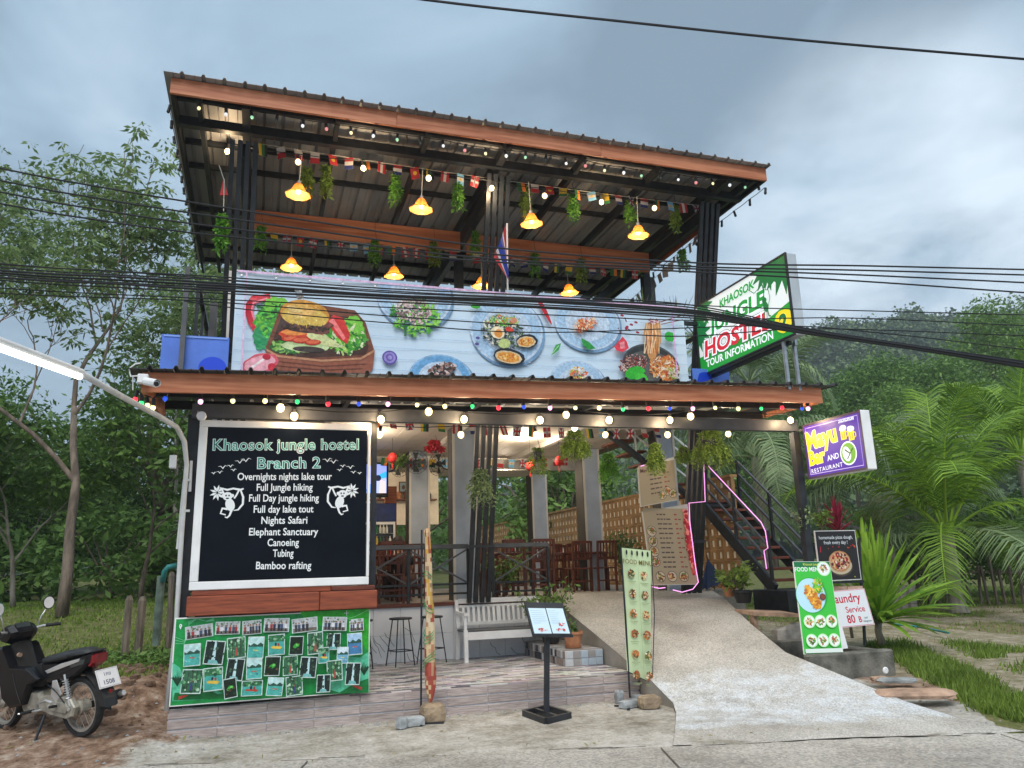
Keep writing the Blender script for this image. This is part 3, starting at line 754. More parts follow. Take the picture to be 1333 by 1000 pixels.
# awning along the front
def azb(x): return 3.44 + (x + 1.17) * 0.0245      # underside of the fascia follows the fall of the awning
fa = MB(); x0, x1 = -1.2, 7.2
fa.add([(x0, 8.38, azb(x0)), (x1, 8.38, azb(x1)), (x1, 8.42, azb(x1)), (x0, 8.42, azb(x0)), (x0, 8.38, azb(x0) + .205), (x1, 8.38, azb(x1) + .205), (x1, 8.42, azb(x1) + .205), (x0, 8.42, azb(x0) + .205)],
       [(0, 3, 2, 1), (4, 5, 6, 7), (0, 1, 5, 4), (1, 2, 6, 5), (2, 3, 7, 6), (3, 0, 4, 7)])
part('awning_fascia', fa, 'fascia_wood', B)
for xx in (x0 + .001, x1 - .041):
    part('awning_side_board', MB().add([(xx, 8.43, azb(xx)), (xx + .04, 8.43, azb(xx)), (xx + .04, 10.2, azb(xx) + .05), (xx, 10.2, azb(xx) + .05), (xx, 8.43, azb(xx) + .2), (xx + .04, 8.43, azb(xx) + .2), (xx + .04, 10.2, azb(xx) + .25), (xx, 10.2, azb(xx) + .25)],
       [(0, 3, 2, 1), (4, 5, 6, 7), (0, 1, 5, 4), (1, 2, 6, 5), (2, 3, 7, 6), (3, 0, 4, 7)]), 'fascia_wood', B)
def sheet_mesh(name, wdt, ln, dz, mt, nr=4, rh=0.035):
    "corrugated sheet with trapezoid ribs running back from the eaves, with thickness"
    prof = []
    st = wdt / nr
    for i in range(nr):
        b0 = i * st; prof += [(b0, 0), (b0 + st * .40, 0), (b0 + st * .43, 0.008), (b0 + st * .46, 0), (b0 + st * .74, 0), (b0 + st * .80, rh), (b0 + st * .90, rh), (b0 + st * .96, 0)]
    prof.append((wdt, 0)); mb = MB(); n = len(prof); vs = []
    for yy, z in ((0, 0), (ln, dz)):
        for (a, h) in prof: vs.append((a, yy, z + h))
        for (a, h) in prof: vs.append((a, yy, z + h - 0.006))
    f = []
    for i in range(n - 1):
        f += [(i, i + 1, 2 * n + i + 1, 2 * n + i), (n + i, 3 * n + i, 3 * n + i + 1, n + i + 1), (i, n + i, n + i + 1, i + 1)]
    return mb.add(vs, f).mesh(name, mt)
am = sheet_mesh('awning_sheet', 0.98, 1.95, 0.08, 'awning_sheet')
for k in range(9):
    x = -1.33 + k * 0.97; link('awning_sheet', am, B, Vector((x, 8.28, azb(x) + .225 + 0.003 * (k % 2))) - pb, rot=(0, -math.atan(0.0245), 0))
part('awning_beam', MB().bar((-0.75, 8.95, 3.37), (7.17, 8.95, 3.42), .1, .15), 'grey_steel', B)
part('awning_beam', MB().bar((-1.1, 8.75, 3.52), (7.1, 8.75, 3.68), .06, .1), 'black_steel', B)
part('awning_beam', MB().bar((-1.1, 9.6, 3.56), (7.1, 9.6, 3.70), .06, .1), 'black_steel', B)
for x in (-0.72, 0.95, 2.6, 4.2, 5.8, 7.1): part('awning_rafter', MB().bar((x, 8.45, azb(x) + .1), (x, 10.3, azb(x) + .17), .06, .1), 'black_steel', B)
part('awning_post', MB().box((-0.79, 9.0, 0.30), (-0.66, 9.12, 3.34)), 'black_steel', B)
part('awning_post', MB().box((7.08, 8.9, 0.1), (7.18, 9.0, 3.33)), 'black_steel', B)
part('awning_post', MB().box((1.22, 8.98, 1.42), (1.28, 9.04, 3.3)), 'black_steel', B)

# upper storey
part('upper_slab', MB().box((-0.95, 10.32, 4.153), (7.1, 16.2, 4.3)), 'grey_steel', B)
UPZ = 4.3
def up_rail(p, q, n):
    p, q = Vector(p), Vector(q)
    part('upper_rail', MB().bar(p + V(0, 0, 1.05), q + V(0, 0, 1.05), .06), 'black_steel', B)
    part('upper_rail', MB().bar(p + V(0, 0, .15), q + V(0, 0, .15), .04), 'black_steel', B)
    for i in range(n + 1):
        a = p.lerp(q, i / n); part('rail_post', MB().bar(a, a + V(0, 0, 1.05), .04), 'black_steel', B)
up_rail((-0.9, 10.38, UPZ), (6.7, 10.38, UPZ), 9); up_rail((-0.9, 10.42, UPZ), (-0.9, 16, UPZ), 6); up_rail((7.0, 10.6, UPZ), (7.0, 16, UPZ), 6)
part('upper_post', MB().box((-1.05, 10.12, 4.0), (-0.99, 10.18, 5.5)), 'grey_steel', B)
part('upper_post', MB().box((-0.78, 10.9, UPZ), (-0.68, 11.0, 5.3)), 'grey_steel', B)
part('upper_post', MB().box((-0.62, 11.3, UPZ), (-0.5, 11.4, 5.95)), 'white_paint', B)
for x in (3.13, 6.86): part('upper_post', MB().box((x, 12.45, UPZ), (x + .14, 12.6, 7.15)), 'black_steel', B)
part('upper_post', MB().box((7.0, 12.47, UPZ), (7.1, 12.58, 7.0)), 'grey_steel', B)
for x in (-0.5, 3.1, 6.6): part('upper_post', MB().box((x, 15.3, UPZ), (x + .12, 15.42, 7.0)), 'black_steel', B)
# main roof
RZ = 7.5
for a, b_ in ((-1.30, 1.55), (1.553, 4.6), (4.603, 7.5)): part('roof_fascia', MB().bbox((a, 9.36, RZ), (b_, 9.40, RZ + .215), .003), 'fascia_wood', B)
part('roof_side_board', MB().box((-1.30, 9.403, RZ), (-1.26, 15.6, RZ + .2)), 'black_steel', B)
part('roof_side_board', MB().box((7.46, 9.403, RZ), (7.5, 15.6, RZ + .2)), 'black_steel', B)
rm = sheet_mesh('roof_sheet', 1.0, 6.4, 0.0, 'roof_sheet')
for k in range(9): link('roof_sheet', rm, B, Vector((-1.38 + k * 0.99, 9.27, RZ + .235 + 0.003 * (k % 2))) - pb)
for y, s_, z in ((9.62, .06, RZ + .1), (10.8, .05, RZ + .15), (11.5, .05, RZ + .15), (13.0, .05, RZ + .15), (13.8, .05, RZ + .15), (14.6, .05, RZ + .15), (15.3, .05, RZ + .15)):
    part('purlin', MB().box((-1.25, y, z), (7.45, y + s_, z + .08)), 'black_steel', B)
part('roof_beam', MB().box((-1.25, 9.98, RZ - .05), (7.45, 10.08, RZ + .08)), 'black_steel', B)
for x in (-1.0, -.45, .75, 2.0, 3.15, 4.4, 5.65, 6.85, 7.3):
    big_ = x in (-.45, 3.15, 6.85)
    part('rafter', MB().box((x, 9.45, RZ + (0.0 if not big_ else -.02)), (x + (.1 if big_ else .06), 15.5, RZ + .14)), 'black_steel', B)
for x in (-.42, 3.2, 6.9): part('side_beam', MB().box((x - .05, 10.12, 7.16), (x + .05, 15.4, 7.36)), 'black_steel', B)
part('side_board', MB().box((6.99, 10.5, 7.12), (7.03, 12.15, 7.42)), 'dark_wood', B)
part('wood_beam', MB().box((-0.36, 12.15, 6.98), (3.142, 12.2, 7.36)), 'fascia_wood', B)
part('wood_beam', MB().box((3.26, 12.15, 6.96), (6.84, 12.2, 7.34)), 'fascia_wood', B)
part('wood_beam', MB().box((-0.36, 15.3, 6.9), (6.84, 15.35, 7.4)), 'dark_wood', B)

# ================================================================ printed boards and signs
W_ = srgb(238, 244, 250)
# --- food banner on the balcony
bz0, bz1, bx0, bx1, by = 4.02, 5.54, -0.43, 6.32, 10.24
fb = thing('food_banner', 'long pale blue food banner with burger, salad plates and noodle pan hung on the balcony', 'banner', (3, by, bz0))
mb = MB(); nx = 60
vs = []; 
for j in range(7):
    for i in range(nx + 1):
        u = i / nx; z = bz0 + (bz1 - bz0) * j / 6; vs.append((bx0 + (bx1 - bx0) * u, by + 0.03 + 0.007 * math.sin(u * 40 + j) + .006 * math.sin(u * 17 - j * 1.3), z))
mb.add(vs, [(j * (nx + 1) + i, j * (nx + 1) + i + 1, (j + 1) * (nx + 1) + i + 1, (j + 1) * (nx + 1) + i) for j in range(6) for i in range(nx)])
mat('banner_cloth', srgb(204, 225, 243), 0.4, 0.06, 1.4, 0.5, 2.2)
part('cloth', mb, 'banner_cloth', fb, smooth=True)
# u in metres from the left edge, v in metres from the top
P = Print((bx0, by + .012, bz1), (1, 0, 0), (0, 0, 1), 0.0002)
def bp(px, py):          # a point of the banner seen at a pixel
    q = at(px, py, Y=by); return (q.x - bx0, q.z - bz1)
sc = 0.0104              # metres of banner per pixel near its middle
c_pla = srgb(196, 216, 238); c_pl2 = srgb(152, 192, 228); c_pl3 = srgb(172, 205, 236); c_rim = srgb(120, 158, 196)
def plate(px, py, r, asp=.9, c0=c_pla, c1=c_pl3):
    u, v = bp(px, py); r *= sc; P.ell(u + .02, v - .03, r * 1.03, r * asp * 1.03, c_rim, 40); P.ell(u, v, r, r * asp, c0, 40); P.ell(u, v, r * .94, r * asp * .94, c1, 40); P.ell(u, v, r * .7, r * asp * .7, c_pl2, 36); P.ell(u, v, r * .68, r * asp * .68, c_pla, 36)
def clipz(v): return v
for i in range(9):
    v = -0.12 - i * .16; P.line([(0.02, v), (2.2, v - .01), (4.5, v + .008), (6.73, v)], .006, srgb(170, 198, 224))
plate(540, 385, 52, .88); plate(574, 492, 44, .75, c_pl2, srgb(110, 170, 220)); plate(660, 430, 54, .92); plate(765, 420, 52, .8); plate(752, 500, 44, .8)
G1, G2, G3 = srgb(70, 160, 40), srgb(120, 200, 60), srgb(30, 110, 40)
def bell(px, py, rx, ry, col, rot=0, wob=.0, n=26): u, v = bp(px, py); P.ell(u, v, rx * sc, ry * sc, col, n, rot, wob)
def bfood(px, py, rx, ry, cols, n, s_=3.0, asp=2.5, rot=0): u, v = bp(px, py); P.food(u, v, rx * sc, ry * sc, cols, n, s_ * sc, asp, rot)
def bline(pts, w_, col): P.line([bp(*p) for p in pts], w_ * sc if not isinstance(w_, list) else [x * sc for x in w_], col)
def bpoly(pts, col): P.poly([bp(*p) for p in pts], col)
# chilli, lettuce, tray, burger
bline([(352, 386), (330, 390), (323, 400), (327, 420), (337, 440)], [8, 11, 11, 8, 3], srgb(205, 25, 50)); bline([(348, 388), (330, 394), (328, 405), (333, 425)], [2, 3, 3, 1], srgb(250, 130, 150))
bell(352, 412, 17, 26, G1, -.5, .12); bell(343, 436, 12, 20, srgb(30, 150, 90), -.2, .14); bell(360, 398, 16, 12, G2, 0, .14); bfood(352, 415, 17, 27, [G1, G2, srgb(90, 210, 80), G3], 70, 4)
bpoly([(346, 452), (366, 398), (382, 392), (462, 404), (476, 420), (487, 455), (484, 468), (464, 500), (378, 500), (350, 470)], srgb(120, 66, 44))
bpoly([(352, 452), (369, 404), (470, 414), (480, 452), (476, 462), (400, 466), (360, 460)], srgb(70, 40, 28))
bell(452, 436, 26, 22, G1, .3, .1); bell(460, 425, 14, 14, G2, 0, .14); bfood(450, 440, 26, 22, [G1, G2, srgb(190, 220, 120), G3, srgb(225, 235, 190)], 130, 3.5)
bpoly([(424, 418), (434, 410), (447, 414), (456, 436), (452, 448), (440, 440)], srgb(215, 50, 45)); bpoly([(428, 418), (434, 414), (450, 440), (447, 443)], srgb(250, 130, 130))
bell(375, 452, 22, 9, srgb(50, 100, 35), 0, .1); bfood(378, 452, 24, 9, [G1, G3, srgb(140, 190, 90)], 60, 3)
bell(398, 451, 30, 8, srgb(205, 222, 165), 0, .06); bell(400, 440, 30, 12, srgb(190, 215, 150), -.05, .07); bell(402, 455, 20, 4, srgb(60, 45, 40))
bell(392, 436, 27, 9, srgb(222, 75, 40), .05, .08); bell(386, 432, 18, 5, srgb(245, 150, 70), .1, .1); bell(420, 443, 22, 6, srgb(220, 225, 160), -.3, .08)
bell(396, 425, 29, 9, srgb(70, 48, 42), -.05, .05); bell(410, 430, 18, 5, srgb(120, 70, 60), -.1, .08); bell(404, 422, 30, 6, srgb(110, 45, 35))
bell(397, 409, 31, 19, srgb(214, 150, 50), -.08, .015, 34); bell(397, 413, 29, 14, srgb(222, 186, 84), -.08, .02, 34); bell(392, 404, 18, 8, srgb(232, 180, 90), -.1, .05); bfood(397, 408, 26, 14, [srgb(240, 220, 150), srgb(225, 190, 110)], 50, 1.1, 1.5)
bpoly([(345, 456), (352, 460), (400, 469), (474, 466), (488, 456), (485, 480), (470, 503), (380, 503), (352, 480)], srgb(150, 84, 60))
for (x, y, r) in ((378, 441, 7), (392, 443, 8), (407, 446, 7)): bell(x, y, r * 1.5, r * .55, srgb(196, 50, 32), .1, .04); bell(x, y - .5, r * 1.2, r * .35, srgb(232, 110, 70), .1, .08)
bfood(400, 427, 27, 4, [srgb(60, 36, 28), srgb(95, 60, 45), srgb(40, 26, 22), srgb(130, 85, 60)], 90, 2.2, 1.8); bell(383, 403, 10, 4, srgb(240, 206, 130), -.25, .1)
bline([(347, 456), (362, 464), (420, 470), (470, 467), (487, 457)], 3, srgb(196, 140, 104))
for i in range(5): bline([(356 + i * 2, 470 + i * 6), (420, 477 + i * 5), (476 - i * 4, 474 + i * 6)], 1.2, srgb(112, 58, 40))
bell(339, 474, 22, 13, srgb(225, 90, 110), .35, .05); bell(338, 474, 19, 10, srgb(245, 175, 190), .35, .05); bline([(326, 480), (350, 463)], 3, srgb(250, 235, 235)); bell(347, 465, 5, 4, srgb(190, 20, 50)); bell(354, 478, 5, 5, srgb(200, 25, 50))
# salad plate, onion ring, squid plate
bfood(540, 412, 34, 26, [G1, G2, srgb(150, 215, 90), G3], 170, 4.5, 3); bfood(538, 405, 24, 20, [srgb(190, 165, 160), srgb(235, 225, 220), srgb(130, 105, 105), srgb(215, 190, 190)], 220, 2.6, 2.4)
bell(507, 466, 10, 9.5, srgb(95, 75, 165)); bell(507, 466, 8, 7.6, srgb(150, 140, 210)); bell(507, 466, 5, 5, srgb(110, 90, 180)); bell(507, 466, 3, 3, srgb(160, 150, 215))
bfood(575, 482, 19, 9, [srgb(60, 45, 45), srgb(120, 80, 65), srgb(225, 205, 200), srgb(170, 130, 120), srgb(35, 28, 30)], 150, 2.8, 2.0, .3)
# mussel plate
bfood(654, 433, 32, 24, [srgb(28, 32, 30), srgb(50, 60, 45), srgb(235, 230, 210), srgb(75, 110, 50)], 240, 2.8, 3.5, -.15); bfood(645, 428, 20, 16, [srgb(240, 240, 225), srgb(40, 45, 40), srgb(170, 190, 120)], 90, 2.6)
bfood(655, 418, 24, 8, [G1, G2, srgb(180, 210, 120), srgb(210, 120, 60)], 60, 3, 3, .1); bell(662, 430, 6, 3.6, srgb(215, 60, 35), -.2, .05); bell(668, 418, 5, 4, srgb(225, 150, 110), 0, .1)
bell(647, 434, 10, 9, srgb(245, 230, 195), 0, .04); bell(648, 435, 6, 6, srgb(230, 150, 60), 0, .06); bell(656, 448, 9, 7, srgb(190, 205, 130), .2, .1)
for (x, y, a, b_, r) in ((684, 446, 14, 8, .15), (661, 466, 20, 9, -.1)):
    bell(x + 1, y - 1, a * 1.16, b_ * 1.25, srgb(30, 32, 42), r, .04); bell(x, y, a, b_, srgb(222, 200, 160), r, .05); bell(x, y, a * .82, b_ * .78, srgb(235, 155, 55), r, .06); bfood(x, y, a * .7, b_ * .6, [srgb(245, 190, 90), srgb(205, 110, 40), srgb(250, 215, 140)], 40, 1.8, 2)
bell(621, 441, 3, 2, srgb(90, 80, 150)); bell(620, 449, 3, 2, srgb(90, 80, 150))
# chilli, mint, second row of plates
bline([(701, 394), (707, 404), (714, 418), (717, 424)], [6, 7, 4, 1], srgb(200, 30, 50)); bell(618, 400, 7, 3.5, srgb(60, 170, 50))
bfood(760, 424, 19, 10, [srgb(205, 70, 30), srgb(235, 150, 80), srgb(245, 215, 180), srgb(225, 105, 50)], 190, 2.6, 3.2, .45)
bpoly([(755, 441), (766, 447), (774, 455), (764, 456), (757, 450)], srgb(40, 150, 60)); bpoly([(716, 464), (722, 450), (729, 448), (726, 457)], srgb(60, 165, 80)); bline([(716, 463), (726, 451)], 1, srgb(190, 230, 190))
bfood(752, 488, 14, 10, [srgb(240, 210, 80), srgb(230, 110, 60), srgb(240, 235, 235), srgb(120, 80, 80), srgb(140, 190, 90)], 130, 2.5, 2.2)
for (x, y, a) in ((808, 412, 3), (812, 416, 2), (814, 428, 4), (820, 424, 3), (826, 421, 3), (817, 431, 2.5), (806, 434, 2), (828, 434, 3), (803, 429, 1.5), (813, 419, 2)): bell(x, y, a, a * .6, srgb(100, 45, 90) if a < 3 else srgb(165, 40, 70), a, .1)
# noodle pan
bell(846, 478, 47, 34, srgb(70, 76, 82), -.1, 0, 50); bell(846, 478, 44, 31, srgb(46, 50, 56), -.1, 0, 50); bell(846, 482, 42, 28, srgb(90, 92, 92), -.1, 0, 50)
bfood(822, 474, 24, 12, [srgb(150, 60, 55), srgb(60, 35, 38), srgb(205, 160, 150), srgb(100, 45, 50), srgb(230, 200, 190)], 170, 3.4, 4, .3)
bell(868, 482, 16, 22, srgb(205, 120, 60), .2, .1); bfood(862, 480, 24, 18, [srgb(225, 120, 50), srgb(245, 200, 140), srgb(200, 75, 40), srgb(250, 235, 215), srgb(230, 160, 80)], 330, 3.2, 4)
bpoly([(838, 422), (857, 420), (858, 446), (854, 460), (846, 476), (840, 462), (841, 446), (835, 436)], srgb(214, 150, 90))
for k in range(26): x = P.rg.uniform(837, 857); bline([(x, 421 + P.rg.random() * 4), (x + P.rg.uniform(-3, 3), 440), (x + P.rg.uniform(-4, 2), 462)], 1.3, P.rg.choice([srgb(240, 200, 150), srgb(190, 110, 60), srgb(250, 225, 190), srgb(225, 150, 80)]))
bfood(848, 420, 10, 4, [srgb(200, 110, 120), srgb(245, 220, 220), srgb(150, 80, 110)], 40, 2.4); bline([(857, 421), (886, 412)], 1.6, srgb(120, 70, 60)); bline([(858, 424), (886, 418)], 1.4, srgb(130, 80, 70))
bpoly([(797, 453), (808, 440), (813, 446), (816, 455), (808, 460), (800, 458)], srgb(225, 60, 80)); bpoly([(804, 448), (810, 446), (811, 455), (805, 456)], srgb(250, 150, 160))
bell(869, 440, 9, 8, srgb(40, 175, 60), 0, .12); bell(824, 487, 17, 9, srgb(50, 185, 50), .35, .1, 20); bell(832, 494, 10, 8, srgb(70, 200, 60), 0, .1)
bfood(874, 487, 9, 9, [srgb(240, 240, 230), srgb(230, 210, 190), srgb(150, 190, 90)], 90, 2.4, 4)
P.line([(0.13, -1.5), (0.13, -.02)], .02, srgb(232, 190, 226)); P.line([(6.22 + .27, -1.5), (6.49, -.10)], .022, srgb(226, 170, 226)); P.line([(0.02, -.02), (6.73, -.02)], .03, srgb(225, 190, 225))
# keep everything inside the cloth
P.mb.v = [(min(max(x, bx0 + .005), bx1 - .005), y, min(max(z, bz0), bz1 - .005)) for x, y, z in P.mb.v]
P.build(fb, 'print_banner')
for k in range(16):
    x = bx0 + .06 + k * (bx1 - bx0 - .12) / 15; part('eyelet', MB().lathe([(.008, 0), (.018, -.002), (.018, .002), (.008, .001)], (x, by + .004, bz1 - .035), 10, 'Y'), 'silver', fb); part('tie', MB().tube([(x, by + .002, bz1 - .03), (x + .004, by - .004, bz1 + .012), (x, by + .1, bz1 + .05)], .004, 4), 'trim', fb)
part('seam_cord', MB().tube([(bx0, by, bz1 + .01), (bx1, by, bz1 + .005)], .012, 6), 'white_paint', fb)

bt = thing('blue_tarpaulin', 'plain blue sheet on the balcony rail left of the food banner', 'sheet', (-0.8, 10.2, 4.15)); q = bp
mb = MB().box((-1.27, 10.2, 4.05), (-0.47, 10.22, 4.60)); part('cloth', mb, 'blue_tarp', bt)
Pt = Print((-1.27, 10.19, 4.02), (1, 0, 0), (0, 0, 1)); Pt.ell(0.62, 0.16, .17, .15, srgb(20, 70, 215)); Pt.rect(.55, .03, .79, .14, srgb(20, 70, 215)); Pt.line([(.02, .56), (.78, .56)], .02, srgb(130, 165, 235)); Pt.build(bt)
bt = thing('blue_tarpaulin', 'small dark blue patterned sheet on the balcony rail under the jungle hostel sign', 'sheet', (6.6, 10.2, 4.15))
part('cloth', MB().box((6.36, 10.2, 4.05), (7.02, 10.22, 4.55)), 'blue_tarp', bt)
Pt = Print((6.36, 10.19, 4.05), (1, 0, 0), (0, 0, 1)); Pt.ell(.2, .3, .14, .14, srgb(15, 60, 190), 14, 0, .1); Pt.ell(.45, .2, .12, .1, srgb(170, 200, 235), 14, 0, .15); Pt.build(bt)

# --- black hostel board
bd = thing('hostel_board', 'tall black notice board in white frame headed Khaosok jungle hostel Branch 2', 'sign', (0.26, 8.95, 1.42))
X0, X1, Z0, Z1 = -0.66, 1.19, 1.46, 3.26; yy = 8.86
part('panel', MB().bbox((X0 + .04, yy + .012, Z0 + .04), (X1 - .04, yy + .05, Z1 - .04), .004), 'board_black', bd)
for a, b_ in (((X0, yy, Z0), (X1, yy + .06, Z0 + .085)), ((X0, yy, Z1 - .075), (X1, yy + .06, Z1)), ((X0, yy + .001, Z0 + .087), (X0 + .085, yy + .059, Z1 - .077)), ((X1 - .03, yy + .001, Z0 + .087), (X1, yy + .059, Z1 - .077))):
    part('frame', MB().bbox(a, b_, .006), 'white_paint', bd)
P = Print((0, yy + .0115, 0), (1, 0, 0), (0, 0, 1)); Wh = srgb(236, 240, 242); Mint = srgb(150, 232, 214)
def bpx(px, py): q = at(px, py, Y=8.87); return q.x, q.z
def brd(t, x0, y0, x1, y1, cap, col=Wh, bold=.016, **k): P.fit(t, bpx(x0, y0), bpx(x1, y1), cap, col, bold, **k)
brd('Khaosok jungle hostel', 277, 586, 467, 585, .125, Mint, .018, out=Wh, ow=.022, space=1.06); brd('Khaosok jungle hostel', 278, 586, 466, 585, .125, srgb(30, 90, 95), -.014, space=1.06)
brd('Branch 2', 335, 610, 417, 609, .125, Mint, .018, out=Wh, ow=.022, space=1.06); brd('Branch 2', 336, 610, 416.5, 609, .125, srgb(30, 90, 95), -.014, space=1.06)
for t, a, b_, y in (('Overnights nights lake tour', 309, 432, 625), ('Full Jungle hiking', 334, 407, 639), ('Full Day jungle hiking', 324, 415, 653), ('Full day lake tout', 330, 408, 667.5), ('Nights Safari', 340, 400, 682), ('Elephant Sanctuary', 324, 414, 697), ('Canoeing', 348, 389, 711), ('Tubing', 355, 382, 725), ('Bamboo rafting', 333, 405, 741)): brd(t, a, y, b_, y - .5, .08)
def birds(cx, sgn):
    for (dx, dy, s_) in ((0, 0, 1.5), (-12, 5, 1.0), (-22, 7, 1.4), (-26, 13, 1.0), (-34, 14, .8), (-8, 10, .9), (8, -2, 1.6)):
        u, v = bpx(cx + sgn * dx, 603 + dy); w_ = .034 * s_
        P.line([(u - w_, v + w_ * .45), (u - w_ * .4, v + w_ * .5), (u, v), (u + w_ * .5, v + w_ * .7), (u + w_, v + w_ * .5)], [.002, .008, .014, .008, .002], Wh)
birds(312, 1); birds(434, -1)
def monkey(cx, cy, sg):
    def p(x, y): q = bpx(cx, cy); return (q[0] + sg * x * .0076, q[1] - y * .0076)
    def ln(pts, w_, c=Wh): P.line([p(*a) for a in pts], [x * .0076 for x in w_] if isinstance(w_, list) else w_ * .0076, c)
    def el(x, y, a, b_, c=Wh, r=0): u, v = p(x, y); P.ell(u, v, a * .0076, b_ * .0076, c, 18, r * sg)
    for k in range(9):
        a = k * .7; x0, y0 = -17 + 5 * math.cos(a), -8 + 6 * math.sin(a); ln([(x0 - 4 * math.cos(a), y0 - 4 * math.sin(a)), (x0, y0), (x0 + 5 * math.cos(a), y0 + 5 * math.sin(a))], [.5, 3.4, .3])
    ln([(-14, -15), (-4, -12), (4, -14), (14, -12), (18, -14)], [1.5, 3, 2.5, 3.4, 2]); ln([(14, -12), (18, -2), (18, 8), (12, 16), (6, 17)], [2, 3, 3, 2.4, 1])
    ln([(-11, -13), (-7, -4), (-2, 0)], 2.4); ln([(12, -12), (9, -5), (6, 0)], 2.4)
    el(1, 9, 6.2, 9, Wh, .3); el(-3, -3, 6.5, 6); el(-9, -4, 2.2, 2.4); el(3.5, -4, 2.2, 2.4); Kb = srgb(10, 14, 20)
    el(-5, -4, 1.1, 1.3, Kb); el(-1, -4, 1.1, 1.3, Kb); el(-3, 0, 2.2, 1, Kb)
    ln([(-2, 15), (-9, 14), (-11, 21), (-4, 23)], [3.4, 3, 2.4, 1.8]); ln([(4, 15), (1, 24), (-2, 27), (-5, 26)], [3.2, 2.6, 2.2, 1.4])
monkey(299, 649, 1); monkey(443, 646, -1)
P.build(bd)
sp_ = thing('spotlight', 'round white lamp on the awning post above the hostel board', 'lamp', (-.45, 8.7, 3.3)); c_ = at(262, 541, Y=8.7)
part('lamp_head', MB().lathe([(0.0, 0), (.045, .0), (.05, .01), (.05, .06), (.02, .09)], c_, 14, 'Y'), 'white_paint', sp_); part('bracket', MB().bar(c_ + V(0, .05, 0), c_ + V(-.05, .2, .08), .02), 'pvc', sp_)
# red brown timber ledge under the board
ld = thing('wooden_ledge', 'red brown timber ledge between the black board and the green photo banner', 'ledge', (0.3, 8.9, 1.2))
part('plank', MB().bbox((-0.67, 8.82, 1.205), (0.66, 9.08, 1.40), .008), 'plank_wood', ld); part('plank', MB().bbox((0.664, 8.82, 1.207), (1.28, 9.08, 1.398), .008), 'plank_wood', ld)
part('plank', MB().bbox((-0.63, 8.87, 1.402), (0.78, 9.06, 1.455), .006), 'plank_wood', ld, label='thin red plank'); part('plank', MB().bbox((0.784, 8.87, 1.402), (1.26, 9.06, 1.45), .006), 'tread_wood', ld, label='short grey brown plank')

# --- green photo banner
gb = thing('photo_banner', 'green banner covered with tilted small tour photos on the tiled platform front', 'banner', (0.22, 8.94, 0.34))
gx0, gx1, gz0, gz1, gy = -0.775, 1.215, 0.335, 1.19, 8.90
part('cloth', MB().bbox((gx0, gy + .006, gz0), (gx1, gy + .03, gz1), .004), 'white_paint', gb)
P = Print((0, gy + .0055, 0), (1, 0, 0), (0, 0, 1), .00025); gA, gB, gC = srgb(12, 150, 70), srgb(6, 120, 55), srgb(90, 200, 160)
P.rect(gx0 + .012, gz0 + .012, gx1 - .012, gz1 - .012, gA)
def gq(X, Y): q = at(215 + X * 275 / 1333, 780 + Y * 170 / 824, Y=gy); return q.x, q.z   # X, Y on an enlargement of the banner
def gl(pts, w_, c): P.line([gq(*p) for p in pts], w_, c)
P.poly([gq(850, 80), gq(1285, 62), gq(1285, 330), gq(1150, 200), gq(900, 150)], srgb(40, 175, 40))
P.poly([gq(45, 400), gq(90, 430), gq(130, 520), gq(230, 540), gq(400, 610), gq(400, 625), gq(45, 645)], gC)
P.poly([gq(1285, 330), gq(1230, 370), gq(1150, 360), gq(1100, 480), gq(980, 560), gq(960, 600), gq(1285, 590)], gC)
P.poly([gq(50, 640), gq(60, 590), gq(150, 600), gq(250, 560), gq(330, 600), gq(400, 590), gq(560, 620), gq(560, 622)], gB)
P.poly([gq(900, 604), gq(1000, 560), gq(1100, 590), gq(1200, 530), gq(1284, 500), gq(1284, 592)], gB)
for k in range(3):
    gl([(62, 240 + k * 20), (120, 262 + k * 10), (150, 210), (150, 160 - k * 10), (200, 125), (260, 140), (310, 120 + k * 8)], .006, srgb(120, 215, 160))
gl([(1120, 130), (1200, 110), (1280, 70)], .005, srgb(150, 225, 150))
for (x, y) in ((75, 500), (1255, 430)):
    for k in range(7): gl([(x, y + 50), (x + (k - 3) * 9, y), (x + (k - 3) * 13, y - 30 + abs(k - 3) * 9)], [.004, .012, .003], srgb(10, 60, 35))
for (x, y, s_) in ((110, 620, 1), (1215, 560, -1)):
    for k in range(3): gl([(x - 28 * s_, y + 14 - k * 8), (x, y - k * 4), (x + 36 * s_, y - 14)], [.004, .014, .003], srgb(215, 70, 60))
u, v = gq(98, 168); P.ell(u, v, .014, .016, W_, 14); P.poly([(u - .012, v - .008), (u + .012, v - .008), (u, v - .04)], W_); P.ell(u, v, .006, .006, gA, 10)
gl([(1130, 88), (1160, 88)], .005, W_); gl([(1145, 72), (1145, 104)], .005, W_)
